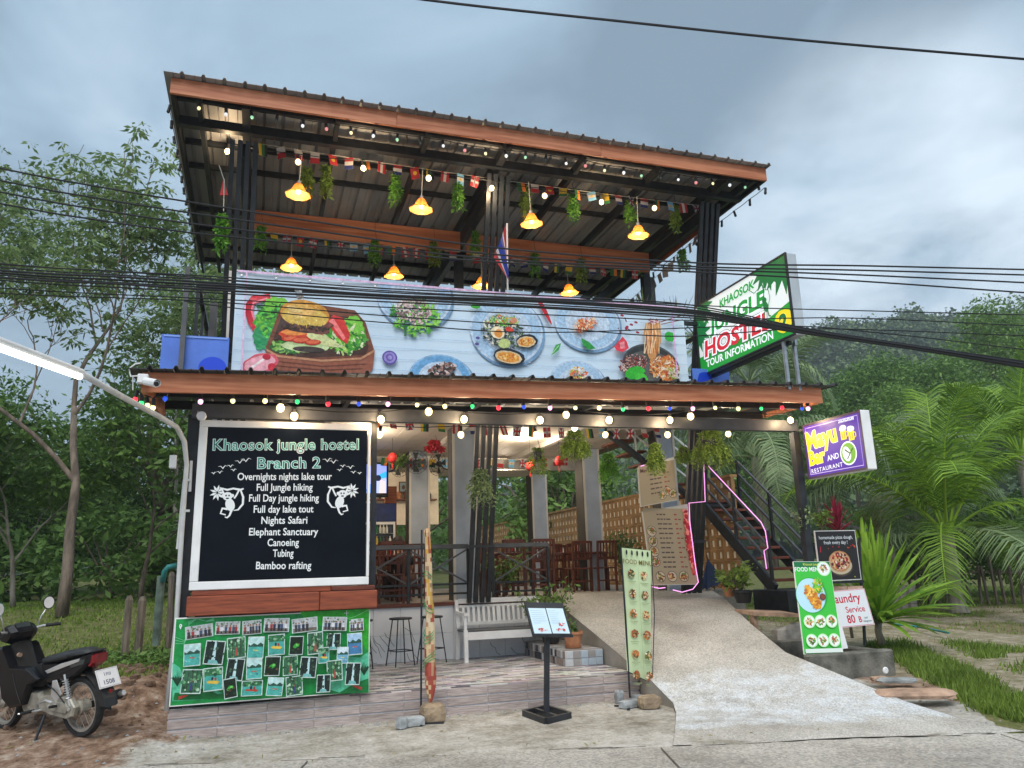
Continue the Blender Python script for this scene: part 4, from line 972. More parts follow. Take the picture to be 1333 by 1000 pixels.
photos = [(215, 205, 165, 80, -6), (395, 182, 150, 80, 1), (548, 178, 118, 88, -3), (703, 163, 160, 88, 2), (880, 162, 165, 90, -4), (1068, 155, 160, 90, 3), (1205, 162, 95, 80, -3),
 (172, 350, 100, 135, -2), (312, 335, 118, 145, 6), (450, 305, 112, 130, -4), (572, 303, 100, 135, 2), (702, 285, 104, 130, -2), (826, 290, 88, 118, 2), (945, 275, 100, 140, -3), (1060, 265, 90, 105, 1), (1192, 280, 98, 140, -2),
 (170, 515, 120, 145, 4), (305, 500, 115, 140, -3), (442, 440, 105, 135, 6), (562, 435, 96, 125, -1), (676, 418, 95, 120, 3), (788, 415, 92, 120, -2), (900, 425, 105, 130, 5), (998, 350, 68, 100, -1), (1115, 350, 75, 105, 2), (1065, 445, 100, 130, -3), (1180, 465, 95, 140, 4),
 (412, 555, 78, 120, -8), (548, 555, 128, 92, 1), (692, 545, 100, 112, 6), (812, 540, 104, 118, -4), (995, 525, 88, 110, 1)]
pal = [[srgb(210, 215, 225), srgb(60, 60, 75), srgb(130, 110, 110), srgb(240, 240, 245), srgb(90, 100, 140)], [srgb(90, 190, 175), srgb(40, 110, 100), srgb(150, 220, 215), srgb(30, 70, 60), srgb(200, 230, 225)],
       [srgb(20, 60, 50), srgb(90, 150, 120), srgb(160, 210, 190), srgb(12, 30, 30), srgb(200, 220, 210)], [srgb(30, 90, 40), srgb(70, 160, 60), srgb(15, 35, 25), srgb(150, 200, 130), srgb(60, 50, 50)], [srgb(90, 150, 200), srgb(190, 220, 240), srgb(40, 90, 130), srgb(140, 190, 220), srgb(30, 60, 80)]]
for k, (x, y, w_, h_, r) in enumerate(photos):
    cu, cv = gq(x, y); a, b_ = w_ * .00162, h_ * .00162; ro = math.radians(-r); pc = pal[0] if k < 7 else pal[(k * 7 + k // 3) % 4 + 1]
    P.rect(cu - a / 2, cv - b_ / 2, cu + a / 2, cv + b_ / 2, srgb(205, 225, 222), ro); a *= .91; b_ *= .91
    P.rect(cu - a / 2, cv - b_ / 2, cu + a / 2, cv + b_ / 2, pc[0] if k % 3 else pc[2], ro)
    c, s_ = math.cos(ro), math.sin(ro)
    def inr(p, q): return (cu + p * a / 2 * c - q * b_ / 2 * s_, cv + p * a / 2 * s_ + q * b_ / 2 * c)
    R_ = P.rg; ty = 'p' if k < 7 else 'lwjlkfjwljkwlfjwkljwfkljw'[k - 7]
    def ipoly(pts, c): P.poly([inr(*q) for q in pts], c)
    def blobs(n_, p0, p1, q0, q1, r0, r1, cols, asp=1.0):
        P.lay()
        for _ in range(n_):
            p_, q_ = inr(R_.uniform(p0, p1), R_.uniform(q0, q1)); P.d += .00001; z = R_.uniform(r0, r1); P.ell(p_, q_, z, z * asp, R_.choice(cols), 6, 0, .25, lay=False)
    if ty == 'p':      # row of people
        ipoly([(-1, -1), (1, -1), (1, 1), (-1, 1)], srgb(196, 200, 205)); ipoly([(-1, -1), (1, -1), (1, -.5), (-1, -.4)], srgb(120, 110, 100)); blobs(14, -1, 1, .3, .95, .006, .012, [srgb(90, 120, 90), srgb(150, 165, 150)])
        for m_ in range(6 if k != 4 else 4):
            u = -.8 + m_ * 1.6 / 5 + R_.uniform(-.06, .06); c_p = R_.choice([srgb(40, 50, 80), srgb(170, 60, 60), srgb(60, 60, 60), srgb(220, 220, 225), srgb(70, 90, 120)])
            ipoly([(u - .1, -.75), (u + .1, -.75), (u + .12, .15), (u - .12, .15)], c_p); ipoly([(u - .09, -.9), (u + .08, -.9), (u + .08, -.5), (u - .09, -.5)], srgb(50, 48, 60)); q_ = inr(u, .35); P.ell(q_[0], q_[1], .008, .01, srgb(150, 105, 85), 8)
    elif ty == 'l':    # lake under a hill line
        top_, wat = R_.choice([(srgb(170, 205, 235), srgb(70, 130, 180)), (srgb(190, 225, 225), srgb(80, 180, 170)), (srgb(205, 225, 235), srgb(110, 170, 200))])
        ipoly([(-1, -1), (1, -1), (1, 1), (-1, 1)], top_); ipoly([(-1, -1), (1, -1), (1, .1), (-1, .1)], wat); ipoly([(-1, .08), (1, .08), (1, .3), (.6, .5), (.2, .25), (-.3, .45), (-.7, .2), (-1, .35)], srgb(40, 85, 70)); blobs(12, -.9, .9, -.9, -.1, .006, .014, [wat, top_, srgb(60, 110, 150)], .25); ipoly([(-.3, -.3), (.3, -.35), (.4, -.25), (-.35, -.2)], srgb(200, 90, 60) if k % 2 else srgb(230, 220, 120))
    elif ty == 'w':    # waterfall or cave light
        ipoly([(-1, -1), (1, -1), (1, 1), (-1, 1)], srgb(24, 40, 36)); ipoly([(-.25, -1), (.2, -1), (.12, 1), (-.1, 1)], srgb(190, 225, 230)); ipoly([(-.6, -1), (.6, -1), (.4, -.7), (-.5, -.65)], srgb(120, 185, 185)); blobs(14, -1, 1, -.8, 1, .006, .016, [srgb(40, 70, 50), srgb(15, 28, 26), srgb(70, 100, 80)])
    elif ty == 'k':    # boat or kayak on green water
        ipoly([(-1, -1), (1, -1), (1, 1), (-1, 1)], srgb(70, 170, 160)); ipoly([(-1, .35), (1, .3), (1, 1), (-1, 1)], srgb(45, 110, 70)); blobs(16, -1, 1, .35, .9, .008, .018, [srgb(60, 130, 80), srgb(30, 80, 55), srgb(140, 190, 150)])
        ipoly([(-.6, -.35), (.5, -.5), (.7, -.3), (.5, -.2), (-.5, -.1), (-.75, -.2)], srgb(225, 190, 70) if k % 2 else srgb(190, 70, 50)); q_ = inr(-.1, .05); P.ell(q_[0], q_[1], .012, .018, srgb(45, 45, 60), 8); q_ = inr(.25, 0); P.ell(q_[0], q_[1], .011, .017, srgb(170, 60, 60), 8); blobs(10, -.9, .9, -.9, -.5, .005, .012, [srgb(110, 200, 195), srgb(50, 140, 135)], .3)
    elif ty == 'f':    # close view of a leaf or frog
        ipoly([(-1, -1), (1, -1), (1, 1), (-1, 1)], srgb(16, 34, 22)); q_ = inr(0, 0); P.ell(q_[0], q_[1], .034, .022, srgb(60, 170, 60), 14, .5, .1); P.ell(q_[0] + .01, q_[1] + .008, .014, .009, srgb(130, 215, 110), 10, .5); blobs(10, -.9, .9, -.9, .9, .006, .014, [srgb(30, 70, 35), srgb(14, 40, 20), srgb(90, 70, 50)])
    else:              # jungle walk
        ipoly([(-1, -1), (1, -1), (1, 1), (-1, 1)], srgb(50, 105, 75)); blobs(34, -1, 1, -.9, 1, .007, .017, [srgb(30, 70, 45), srgb(110, 170, 120), srgb(70, 135, 90), srgb(180, 215, 190)])
        for m_ in range(3): u = -.5 + m_ * .45; ipoly([(u, -.9), (u + .06, -.9), (u + .12, 1), (u + .04, 1)], srgb(60, 50, 40))
        ipoly([(-.15, -.8), (.15, -.8), (.12, -.1), (-.1, -.1)], srgb(180, 80, 70) if k % 2 else srgb(60, 70, 120)); q_ = inr(0, .02); P.ell(q_[0], q_[1], .009, .01, srgb(140, 100, 80), 8)
P.build(gb, 'print_banner')

# --- hostel lightbox sign, standing out from the building
hs = thing('hostel_sign', 'large tilting lightbox sign reading Khaosok Jungle Hostel 2 Tour Information', 'sign', (6.71, 9.2, 3.9))
sx0, sx1, sy0, sy1, sz0, sz1 = 6.62, 6.80, 8.07, 10.40, 4.48, 5.64
part('box', MB().bbox((sx0 + .01, sy0, sz0), (sx1, sy1, sz1), .012), 'aluminium', hs)
for a, b_ in (((sx0 - .008, sy0 - .004, sz0 - .004), (sx0 + .02, sy0 + .022, sz1 + .004)), ((sx0 - .007, sy0 + .023, sz1 - .02), (sx0 + .02, sy1, sz1 + .004)), ((sx0 - .007, sy0 + .023, sz0 - .004), (sx0 + .02, sy1, sz0 + .02)), ((sx0 - .008, sy1 - .02, sz0 + .021), (sx0 + .02, sy1 + .004, sz1 - .021))): part('frame', MB().box(a, b_), 'black_steel', hs)
for x, y in ((6.66, 8.36), (6.86, 8.4)): part('leg', MB().bar((x, y, 3.8), (x, y, 4.47), .04), 'galvanised', hs)
part('brace', MB().bar((6.72, 8.3, 4.44), (6.72, 10.35, 4.44), .05), 'black_steel', hs)
part('brace', MB().bar((6.84, 8.35, 4.42), (6.84, 8.35, 4.42 + .3), .04), 'galvanised', hs)
P = Print((sx0 + .008, sy1, sz0), (0, -1, 0), (0, 0, 1), .0003, n=(-1, 0, 0)); LW, LH = sy1 - sy0, sz1 - sz0
P.rect(0.02, 0.02, LW - .02, LH - .02, srgb(226, 234, 236)); GG = srgb(24, 150, 62); GD = srgb(10, 110, 58); RR = srgb(205, 28, 50)
P.rect(0.02, 0.02, LW - .02, .30, srgb(20, 150, 50)); P.poly([(.02, .30), (LW - .02, .30), (LW - .02, .48), (LW * .6, .30)], srgb(20, 150, 50))
def leafshape(cu, cv, r, rot):
    for k in range(7):
        a = rot + (k - 3) * .42; P.line([(cu, cv), (cu + r * .6 * math.cos(a), cv + r * .6 * math.sin(a)), (cu + r * math.cos(a), cv + r * math.sin(a))], [r * .12, r * .26, .01], GD)
leafshape(LW - .05, LH - .02, .55, PI * 1.22); leafshape(LW - .42, LH - .03, .38, PI * 1.4); leafshape(.04, LH * .62, .35, -.5); leafshape(.1, LH - .05, .42, -.9)
def hp(x, y): q = at(x, y, X=sx0); return (sy1 - q.y, q.z - sz0)
P.fit('KHAOSOK', hp(937, 401), hp(982, 374), .125, GG, .03, slant=.12); P.fit('JUNGLE', hp(924, 434), hp(996, 396.5), .225, GG, .045, out=W_, ow=.02, slant=.1)
P.fit('HOSTEL', hp(918, 465), hp(1005, 425.5), .25, RR, .035, out=srgb(60, 40, 40), ow=.09, slant=.1); P.fit('HOSTEL', hp(918, 465), hp(1005, 425.5), .25, RR, .035, out=W_, ow=.07, slant=.1)
P.fit('TOUR INFORMATION', hp(920, 478.5), hp(1007, 440.6), .115, W_, .022)
c2_ = hp(1020, 418); P.ell(c2_[0], c2_[1], .19, .16, srgb(240, 215, 30), 26, 0, .04); P.text('2', c2_[0], c2_[1] - .1, .28, GD, .05, 1.1, out=srgb(250, 235, 90), ow=.03)
mk = LW - .55
P.line([(mk - .35, LH - .2), (mk - .2, LH - .32), (mk, LH - .26)], .012, GD); P.line([(mk, LH - .26), (mk + .02, LH - .36), (mk, LH - .5)], .022, GD); P.ell(mk + .01, LH - .5, .05, .045, GD); P.ell(mk + .03, LH - .6, .055, .08, GD, 14, .3)
P.line([(mk, LH - .66), (mk - .04, LH - .74), (mk - .02, LH - .8)], .022, GD); P.line([(mk + .06, LH - .66), (mk + .08, LH - .75), (mk + .12, LH - .76)], .022, GD); P.line([(mk + .08, LH - .62), (mk + .14, LH - .5), (mk + .12, LH - .38), (mk + .06, LH - .36)], .012, GD)
P.mb.v = [(x, min(max(y, sy0 + .015), sy1 - .01), min(max(z, sz0 + .012), sz1 - .012)) for x, y, z in P.mb.v]
P.build(hs, 'print_lit')

# --- purple bar sign on the right post
ms_ = thing('bar_sign', 'purple lightbox sign reading Mayu Bar and Restaurant on the right awning post', 'sign', (7.26, 8.4, 2.6))
mx0, my0, my1, mz0, mz1 = 7.2, 7.74, 8.86, 2.66, 3.42
part('box', MB().bbox((mx0 + .008, my0, mz0), (mx0 + .16, my1, mz1), .01), 'white_paint', ms_)
for z in (mz0 + .05, mz1 - .08): part('bracket', MB().box((mx0 - .02, my1, z), (mx0 + .12, my1 + .05, z + .03)), 'galvanised', ms_)
P = Print((mx0 + .007, my1, mz0), (0, -1, 0), (0, 0, 1), .0003, n=(-1, 0, 0)); LW, LH = my1 - my0, mz1 - mz0; PU = srgb(78, 42, 160); YE = srgb(250, 222, 30)
P.rect(0, 0, LW, LH, srgb(70, 55, 70)); P.rect(.03, .03, LW - .03, LH - .03, PU)
P.line([(.06, .06), (LW - .06, .06), (LW - .06, LH - .06), (.06, LH - .06), (.06, .055)], .009, srgb(205, 190, 235))
def mp_(x, y): q = at(x, y, X=mx0); return (my1 - q.y, q.z - mz0)
P.fit('Mayu', mp_(1051, 586), mp_(1090, 573), .235, YE, .05, out=srgb(240, 240, 250), ow=.012); P.fit('Bar', mp_(1054, 606), mp_(1075, 600), .19, YE, .05, out=srgb(240, 240, 250), ow=.012)
P.fit('AND', mp_(1077, 600.5), mp_(1092, 596), .075, W_, .012); P.fit('RESTAURANT', mp_(1056.5, 616.5), mp_(1097, 607), .058, W_, .008, space=1.15)
for k in range(2):      # two beer mugs
    u, v = .73 + k * .14, .43 - k * .03; P.rect(u, v, u + .1, v + .13, YE); P.ell(u + .05, v + .15, .065, .04, W_, 14, 0, .1); P.rect(u + .02, v + .02, u + .035, v + .1, srgb(200, 150, 20)); P.rect(u + .06, v + .02, u + .075, v + .1, srgb(200, 150, 20)); P.line([(u + .1, v + .1), (u + .13, v + .09), (u + .13, v + .04), (u + .1, v + .03)], .012, YE)
for k in range(12): P.rect(.72 + k * .024, .655, .735 + k * .024, .675 + .01 * (k % 3), W_, lay=(k == 0)); P.ell(.728 + k * .024, .69, .006, .008, W_, 6, lay=False)
P.ell(.83, .245, .15, .155, W_, 28); P.ell(.83, .245, .13, .135, srgb(110, 170, 50), 28); P.ell(.80, .24, .07, .1, W_, 20, .3); P.line([(.77, .3), (.86, .24), (.92, .3)], .02, srgb(50, 90, 20)); P.line([(.8, .17), (.88, .26)], .016, srgb(40, 80, 20))
P.build(ms_, 'print_lit')

# --- two big menu panels by the stairs
def menu_panel(name, label, quad, seed, big):
    a, b_, c, d = [V(*q) for q in quad]
    t = thing(name, label, 'menu board', tuple((c + d) / 2)); nrm = (b_ - a).cross(d - a).normalized(); nrm = nrm if nrm.y < 0 else -nrm
    part('panel', MB().prism([a, b_, c, d], -nrm * .03), 'trim', t)
    U_ = ((b_ - a).length + (c - d).length) / 2; H_ = ((d - a).length + (c - b_).length) / 2
    P = Print(d + nrm * .001, (c - d).normalized(), (a - d).normalized(), .0002, n=nrm); P.rect(0.01, .01, U_ - .01, H_ - .01, srgb(172, 156, 130))
    rg = P.rg = random.Random(seed); rows = int(H_ / .075) - 2
    for r in range(rows):
        v = H_ - .12 - r * .075
        if big and v < .2: break
        u = U_ * .30; P.lay()
        for _ in range(rg.randint(3, 6)):
            w_ = rg.uniform(.03, .09)
            if u + w_ > U_ * .62: break
            P.rect(u, v, u + w_, v + .022, srgb(90, 70, 70), lay=False); u += w_ + .015
        P.rect(U_ * .68, v, U_ * .74, v + .022, srgb(165, 60, 55), lay=False)
        if r % 2: P.rect(U_ * .76, v, U_ * .82, v + .02, srgb(120, 80, 70), lay=False)
    for k in range(7 if big else 3):
        u, v = (U_ * .14, H_ * (.3 + k * .13)) if (big and k < 4) else ((U_ * (.2 + (k - 4) * .25), .13) if big else (U_ * (.6 + .14 * k), H_ * (.18 + .08 * (k % 2))))
        r = .085 if big else .07; P.ell(u, v, r, r, srgb(60, 50, 48)); P.ell(u, v, r * .9, r * .9, srgb(205, 190, 170)); P.food(u, v, r * .65, r * .65, [srgb(180, 90, 50), srgb(110, 130, 60), srgb(225, 190, 130), srgb(120, 60, 40)], 30, .022, 1.8)
    if big: P.food(U_ * .93, H_ * .55, .05, H_ * .42, [srgb(190, 30, 45), srgb(220, 80, 70), srgb(150, 20, 40), srgb(240, 150, 130)], 160, .035, 1.6)
    else: P.text('Menu', U_ * .2, H_ - .13, .09, srgb(90, 40, 40), .01)
    P.build(t); return t
menu_panel('menu_board', 'large cream menu panel outlined in pink neon beside the stairs', [at(836, 666, Y=11.15), at(895, 656, Y=11.15), at(908, 761, Y=11.15), at(849, 762, Y=11.15)], 2, True)
menu_panel('menu_board', 'smaller menu panel hanging above the neon outlined menu panel', [at(830, 609, Y=11.0), at(877, 595, Y=11.0), at(882, 651, Y=11.0), at(834, 660, Y=11.0)], 3, False)

# --- furled promotional flag on black pole, left
fp = thing('furled_flag', 'tall faded flag furled and tied with green string on black pole', 'flag', tuple(at(553, 940, Z=.01)))
yb = wloc(fp).y; pt = at(549, 690, Y=yb); pbm = at(548, 938, Y=yb)
part('pole', MB().tube([pbm, pt], .011, 8), 'black_steel', fp)
rgf = random.Random(12); ns = 40; vsf = []; fsf = []; colf = []
mbf = MB(); top = at(556, 688, Y=yb - .01); low = at(560, 915, Y=yb - .02); m12 = 12
prof = [(0, .022), (.02, .04), (.05, .03), (.15, .034), (.35, .042), (.55, .046), (.7, .056), (.8, .06), (.9, .058), (.96, .04), (1, .012)]
def pr_(t):
    for (a, ra), (b_, rb) in zip(prof, prof[1:]):
        if a <= t <= b_: return ra + (rb - ra) * (t - a) / (b_ - a)
    return .01
for i in range(ns + 1):
    t = i / ns; c = top.lerp(low, t) + V(.012 * math.sin(t * 3), 0, 0); r = pr_(t)
    for k in range(m12):
        a = 2 * PI * k / m12; rr = r * (1 + .12 * math.sin(3 * a + t * 16) + .06 * rgf.random()); vsf.append(c + V(rr * math.cos(a), rr * math.sin(a) * .8, 0))
pc = [srgb(165, 75, 60), srgb(205, 180, 140), srgb(175, 120, 90), srgb(195, 155, 70), srgb(150, 65, 55), srgb(205, 190, 160), srgb(150, 120, 95), srgb(190, 145, 115)]
for i in range(ns):
    base = pc[0] if i > 30 else (srgb(195, 150, 60) if 1 < i < 6 else pc[1]); 
    for k in range(m12):
        mbf.col = pc[(k * 3 + (i + 2 * k) // 4 * 5) % 8] if rgf.random() < .5 else base; mbf.add([], []); o_ = 0
        mbf.c.append(mbf.col); mbf.f.append((i * m12 + k, (i + 1) * m12 + k, (i + 1) * m12 + (k + 1) % m12, i * m12 + (k + 1) % m12))
mbf.v = [tuple(v) for v in vsf]; mbf.c.append(pc[4]); mbf.f.append(tuple(range(m12)))
part('cloth', mbf, 'cloth_print', fp)
mat('green_string', (0.03, 0.3, 0.12), 0.7)
for t0 in (.28, .30, .45, .47, .6, .622, .644, .74, .76, .78):
    t = t0; c = top.lerp(low, t); r = pr_(t) + .008; part('string', MB().tube([c + V(r * math.cos(a), r * .85 * math.sin(a), .05 * math.cos(a + t0 * 9)) for a in np.linspace(0, 2 * PI, 14)], .004, 5), 'green_string', fp)
part('base_frame', MB().bar(at(522, 943, Z=.02), at(578, 941, Z=.02), .03, .02).bar(at(548, 945, Z=.021), at(549, 934, Z=.021), .03, .018), 'black_steel', fp)
# --- menu flag on the right
ff = thing('menu_flag', 'narrow pale green food menu flag with twelve dish pictures on black pole', 'flag', tuple(at(818, 915, Z=.02)))
yb = wloc(ff).y; tl_, tr_, br_, bl_ = at(809, 713, Y=yb), at(847, 717, Y=yb + .06), at(848, 889, Y=yb + .06), at(816, 874, Y=yb)
mb = MB(); nxx, nyy = 6, 16; vsx = []
for j in range(nyy + 1):
    for i in range(nxx + 1):
        u, t = i / nxx, j / nyy; p = (tl_.lerp(tr_, u)).lerp(bl_.lerp(br_, u), t); vsx.append(p + V(0, .012 * math.sin(u * 5 + t * 4), 0))
mb.add(vsx, [(j * 7 + i, (j + 1) * 7 + i, (j + 1) * 7 + i + 1, j * 7 + i + 1) for j in range(nyy) for i in range(nxx)])
mat('flag_cloth', srgb(196, 214, 170), .6, .05, 4); part('cloth', mb, 'flag_cloth', ff)
part('pole', MB().tube([at(820, 908, Y=yb), at(814, 800, Y=yb), at(808, 712, Y=yb + .005)], .012, 8), 'black_steel', ff)
part('hem', MB().tube([bl_ + V(0, -.02, 0), br_ + V(0, -.02, -.005), at(852, 800, Y=yb + .05), tr_ + V(0, -.02, 0)], .006, 6), 'black_steel', ff)
nr = (tr_ - tl_).cross(bl_ - tl_).normalized(); nr = nr if nr.y < 0 else -nr
U_ = (tr_ - tl_).length; H_ = (bl_ - tl_).length * 1.0; P = Print(tl_ + nr * .016, (tr_ - tl_).normalized(), (tl_ - bl_).normalized(), .0003, n=nr)
for k in range(5): P.ell(U_ * (.14 + .18 * k), -.05, .014, .032, srgb(25, 30, 28), 12)
P.text('FOOD MENU', U_ * .5, -.185, .078, srgb(120, 95, 40), .005, .95)
fc = [srgb(170, 90, 50), srgb(110, 110, 50), srgb(220, 190, 140), srgb(90, 50, 40), srgb(200, 120, 60), srgb(70, 90, 50)]
for r in range(6):
    for c in range(2):
        u, v = U_ * (.27 + .42 * c), -.30 - r * .232 - .012 * c; P.ell(u, v, .05, .05, P.rg.choice(fc), 12, 0, .12); P.food(u, v, .047, .045, fc + [srgb(235, 225, 200)], 26, .014, 1.7)
        P.rect(u - .06, v - .095, u + .06, v - .087, srgb(150, 165, 120)); P.rect(u - .04, v - .112, u + .04, v - .105, srgb(160, 170, 130), lay=False)
P.line([(U_ * .48, -.22), (U_ * .5, -H_ + .02)], .004, srgb(150, 175, 130)); P.build(ff)
part('base_frame', MB().bar(at(800, 919, Z=.02), at(846, 921, Z=.02), .03, .02).bar(at(818, 924, Z=.021), at(822, 910, Z=.021), .03, .018), 'black_steel', ff)
# --- green food menu board standing on the ramp edge
yb = 8.62
def board(name, label, q, cat='sign', th=.02, mt_='white_paint', frame=None):
    a, b_, c, d = q; c = b_ + (d - a); nrm = (b_ - a).cross(d - a).normalized(); nrm = nrm if nrm.y < 0 else -nrm
    t = thing(name, label, cat, tuple((c + d) / 2)); part('panel', MB().prism([a, b_, c, d], -nrm * th), mt_, t)
    return t, Print(d + nrm * .0008, (c - d).normalized(), (a - d).normalized(), .0003, n=nrm), ((b_ - a).length + (c - d).length) / 2, ((a - d).length + (b_ - c).length) / 2
t, P, U_, H_ = board('food_menu_board', 'bright green food menu cutout board with fried dish leaning at the ramp edge', [at(1032.5, 731, Y=yb + .22), at(1080, 731, Y=yb + .18), at(1094, 847, Y=yb - .12), at(1047, 852, Y=yb - .08)])
GN = srgb(60, 190, 60); P.rect(.005, .005, U_ - .005, H_ - .005, GN); P.rect(.005, H_ - .08, U_ - .005, H_ - .005, srgb(20, 110, 60))
P.text('Khaosok Jungle', U_ * .48, H_ - .055, .045, srgb(220, 230, 90), .004, .9); P.text('FOOD MENU', U_ * .38, H_ - .135, .082, W_, .018, .85, out=srgb(30, 120, 60), ow=.02)
P.ell(U_ * .38, H_ * .62, .235, .235, srgb(40, 160, 60), 36); P.ell(U_ * .36, H_ * .62, .215, .225, srgb(185, 225, 240), 36); P.ell(U_ * .8, H_ - .10, .1, .1, srgb(200, 240, 190)); P.ell(U_ * .8, H_ - .10, .085, .085, W_); P.food(U_ * .8, H_ - .10, .05, .05, [srgb(90, 140, 60), srgb(220, 190, 120), srgb(180, 70, 50)], 30, .02)
P.food(U_ * .4, H_ * .60, .07, .17, [srgb(235, 175, 50), srgb(215, 140, 35), srgb(245, 205, 110), srgb(190, 110, 30)], 170, .03, 2, .5); P.food(U_ * .58, H_ * .72, .07, .09, [G1, G2, srgb(230, 200, 60)], 60, .03); P.ell(U_ * .66, H_ * .60, .045, .045, srgb(90, 50, 40)); P.ell(U_ * .66, H_ * .60, .034, .034, srgb(130, 70, 50))
for r in range(2):
    for c in range(3):
        u, v = U_ * (.22 + .29 * c), H_ * (.335 - r * .2); P.ell(u, v, .085, .085, srgb(190, 240, 180), 24); P.ell(u, v, .072, .072, srgb(235, 243, 240), 24); P.food(u, v, .048, .042, [P.rg.choice(fc), P.rg.choice(fc), G1, srgb(235, 200, 120)], 30, .02)
P.rect(.01, .01, U_ - .01, .06, srgb(222, 234, 226)); P.build(t)
part('stand_flap', MB().prism([at(1084, 800, Y=yb + .1), at(1092, 800, Y=yb + .1), at(1104, 844, Y=yb + .02), at(1086, 846, Y=yb + .02)], (0, .012, 0)), 'white_paint', t)
# --- pizza board
yb = 9.15
t, P, U_, H_ = board('pizza_board', 'dark pizza advertising board with red pizza on plate right of the stairs', [at(1060, 691, Y=yb), at(1113, 690, Y=yb), at(1124, 754, Y=yb), at(1068, 757, Y=yb)], mt_='plate_white')
P.rect(.012, .012, U_ - .012, H_ - .012, srgb(38, 34, 36)); P.text('homemade pizza dough,', U_ * .5, H_ - .12, .068, W_, .008, .88); P.text('fresh every day !', U_ * .48, H_ - .19, .068, W_, .008, .9)
P.ell(U_ * .54, H_ * .27, .2, .13, srgb(80, 70, 62)); P.ell(U_ * .53, H_ * .30, .195, .125, srgb(205, 190, 160)); P.ell(U_ * .52, H_ * .38, .185, .145, srgb(196, 140, 90), 30, 0, .02); P.ell(U_ * .52, H_ * .385, .165, .125, srgb(225, 180, 140), 30, 0, .03)
P.food(U_ * .52, H_ * .385, .15, .11, [srgb(170, 35, 40), srgb(205, 70, 55), srgb(245, 225, 200), srgb(120, 30, 35), srgb(235, 190, 130), srgb(60, 50, 40)], 150, .02, 1.4)
for k in range(14): P.ell(P.rg.uniform(.03, U_ - .03), P.rg.choice([P.rg.uniform(.04, .1), P.rg.uniform(H_ - .26, H_ - .22), P.rg.uniform(.1, .3)]), .012, .009, P.rg.choice([srgb(190, 40, 50), srgb(200, 190, 60), srgb(170, 80, 50)]), 8, 0, .2)
P.line([(.06, H_ - .22), (.05, H_ - .3)], .02, srgb(190, 40, 60)); P.line([(U_ - .06, H_ - .24), (U_ - .09, H_ - .2)], .02, srgb(200, 50, 60)); P.build(t)
mb = MB(); mb.bar(at(1072, 759, Y=yb + .03), at(1124, 757, Y=yb + .03), .03); part('support_rail', mb, 'black_steel', t)
for px in (1078, 1118): part('leg', MB().bar(at(px, 700, Y=yb + .04), at(px + 8, 840, Y=yb + .04), .03), 'black_steel', t)
# pinkish tiles between the two boards
sh = thing('tiled_ledge', 'low ledge with pink tiles between pizza board and laundry board', 'ledge', tuple(at(1098, 770, Y=yb + .1)))
a_, b_ = at(1083, 770, Y=yb + .02), at(1124, 769, Y=yb + .02)
for k in range(2): p, q = a_.lerp(b_, k * .5 + .01), a_.lerp(b_, k * .5 + .49); part('tile', MB().box((p.x, p.y, p.z - .06), (q.x, p.y + .25, p.z + .06)), 'stone_red', sh)
# --- laundry board
t, P, U_, H_ = board('laundry_board', 'white board with red writing Laundry Service 80 baht per kilogram', [at(1077, 770, Y=yb - .02), at(1125, 766, Y=yb - .02), at(1134.5, 815, Y=yb - .1), at(1090, 818, Y=yb - .1)])
RL = srgb(200, 25, 60); P.rect(.006, .006, U_ - .006, H_ - .006, srgb(225, 60, 110)); P.rect(.012, .012, U_ - .012, H_ - .012, srgb(232, 236, 240))
P.text('Laundry', U_ * .42, H_ * .66, .165, RL, .018, .95); P.text('Service', U_ * .60, H_ * .38, .115, RL, .012, .98); P.text('80', U_ * .42, .05, .15, RL, .02, .92); P.text('B', U_ * .66, .05, .11, RL, .02, .9)
P.text('per', U_ * .83, .09, .045, srgb(60, 110, 90), .006); P.text('kilogram', U_ * .84, .045, .04, srgb(60, 90, 90), .006); P.build(t)

# ================================================================ lamps and festoons
def plight(loc, energy, r=.04, col=(1, .72, .42)):
    d = bpy.data.lights.new('lamp_light', 'POINT'); d.energy = energy; d.shadow_soft_size = r; d.color = col
    o = bpy.data.objects.new('lamp_light', d); COL.objects.link(o); o.location = loc; return o
def ordn(k): return ['first', 'second', 'third', 'fourth', 'fifth', 'sixth', 'seventh', 'eighth', 'ninth', 'tenth'][k]
shade_prof = [(.028, .16), (.05, .15), (.075, .11), (.095, .06), (.125, .02), (.175, -.012)]
def frill(i, t): return .035 * math.sin(8 * t) * (i / 5) ** 2
lamp = thing('pendant_lamp', 'x', 'lamp', (0, 0, 0))
part('lamp_shade', MB().lathe([(r, z) for r, z in shade_prof] + [(.165, -.018)] + [(r - .006, z - .004) for r, z in shade_prof[::-1]] + [shade_prof[0]], (0, 0, 0), 28, wob=lambda i, t: frill(min(i, 12 - i) if i > 6 else i, t)), 'amber_glass', lamp, smooth=True)
part('bulb', MB().ball((0, 0, .045), .034, 12), 'bulb_shade', lamp); part('cap', MB().lathe([(.0, .2), (.026, .2), (.03, .155), (.0, .15)], n=12), 'silver', lamp)
row1 = [(388, 253, 206), (548, 272, 222), (692, 291, 240), (831, 306, 262)]; row2 = [(379, 348, 300), (513, 359, 312), (627, 372, 330), (741, 381, 335)]
LO = []
lampspots = [(p, 10.15, 0) for p in row1] + [(p, 12.4, 1) for p in row2]
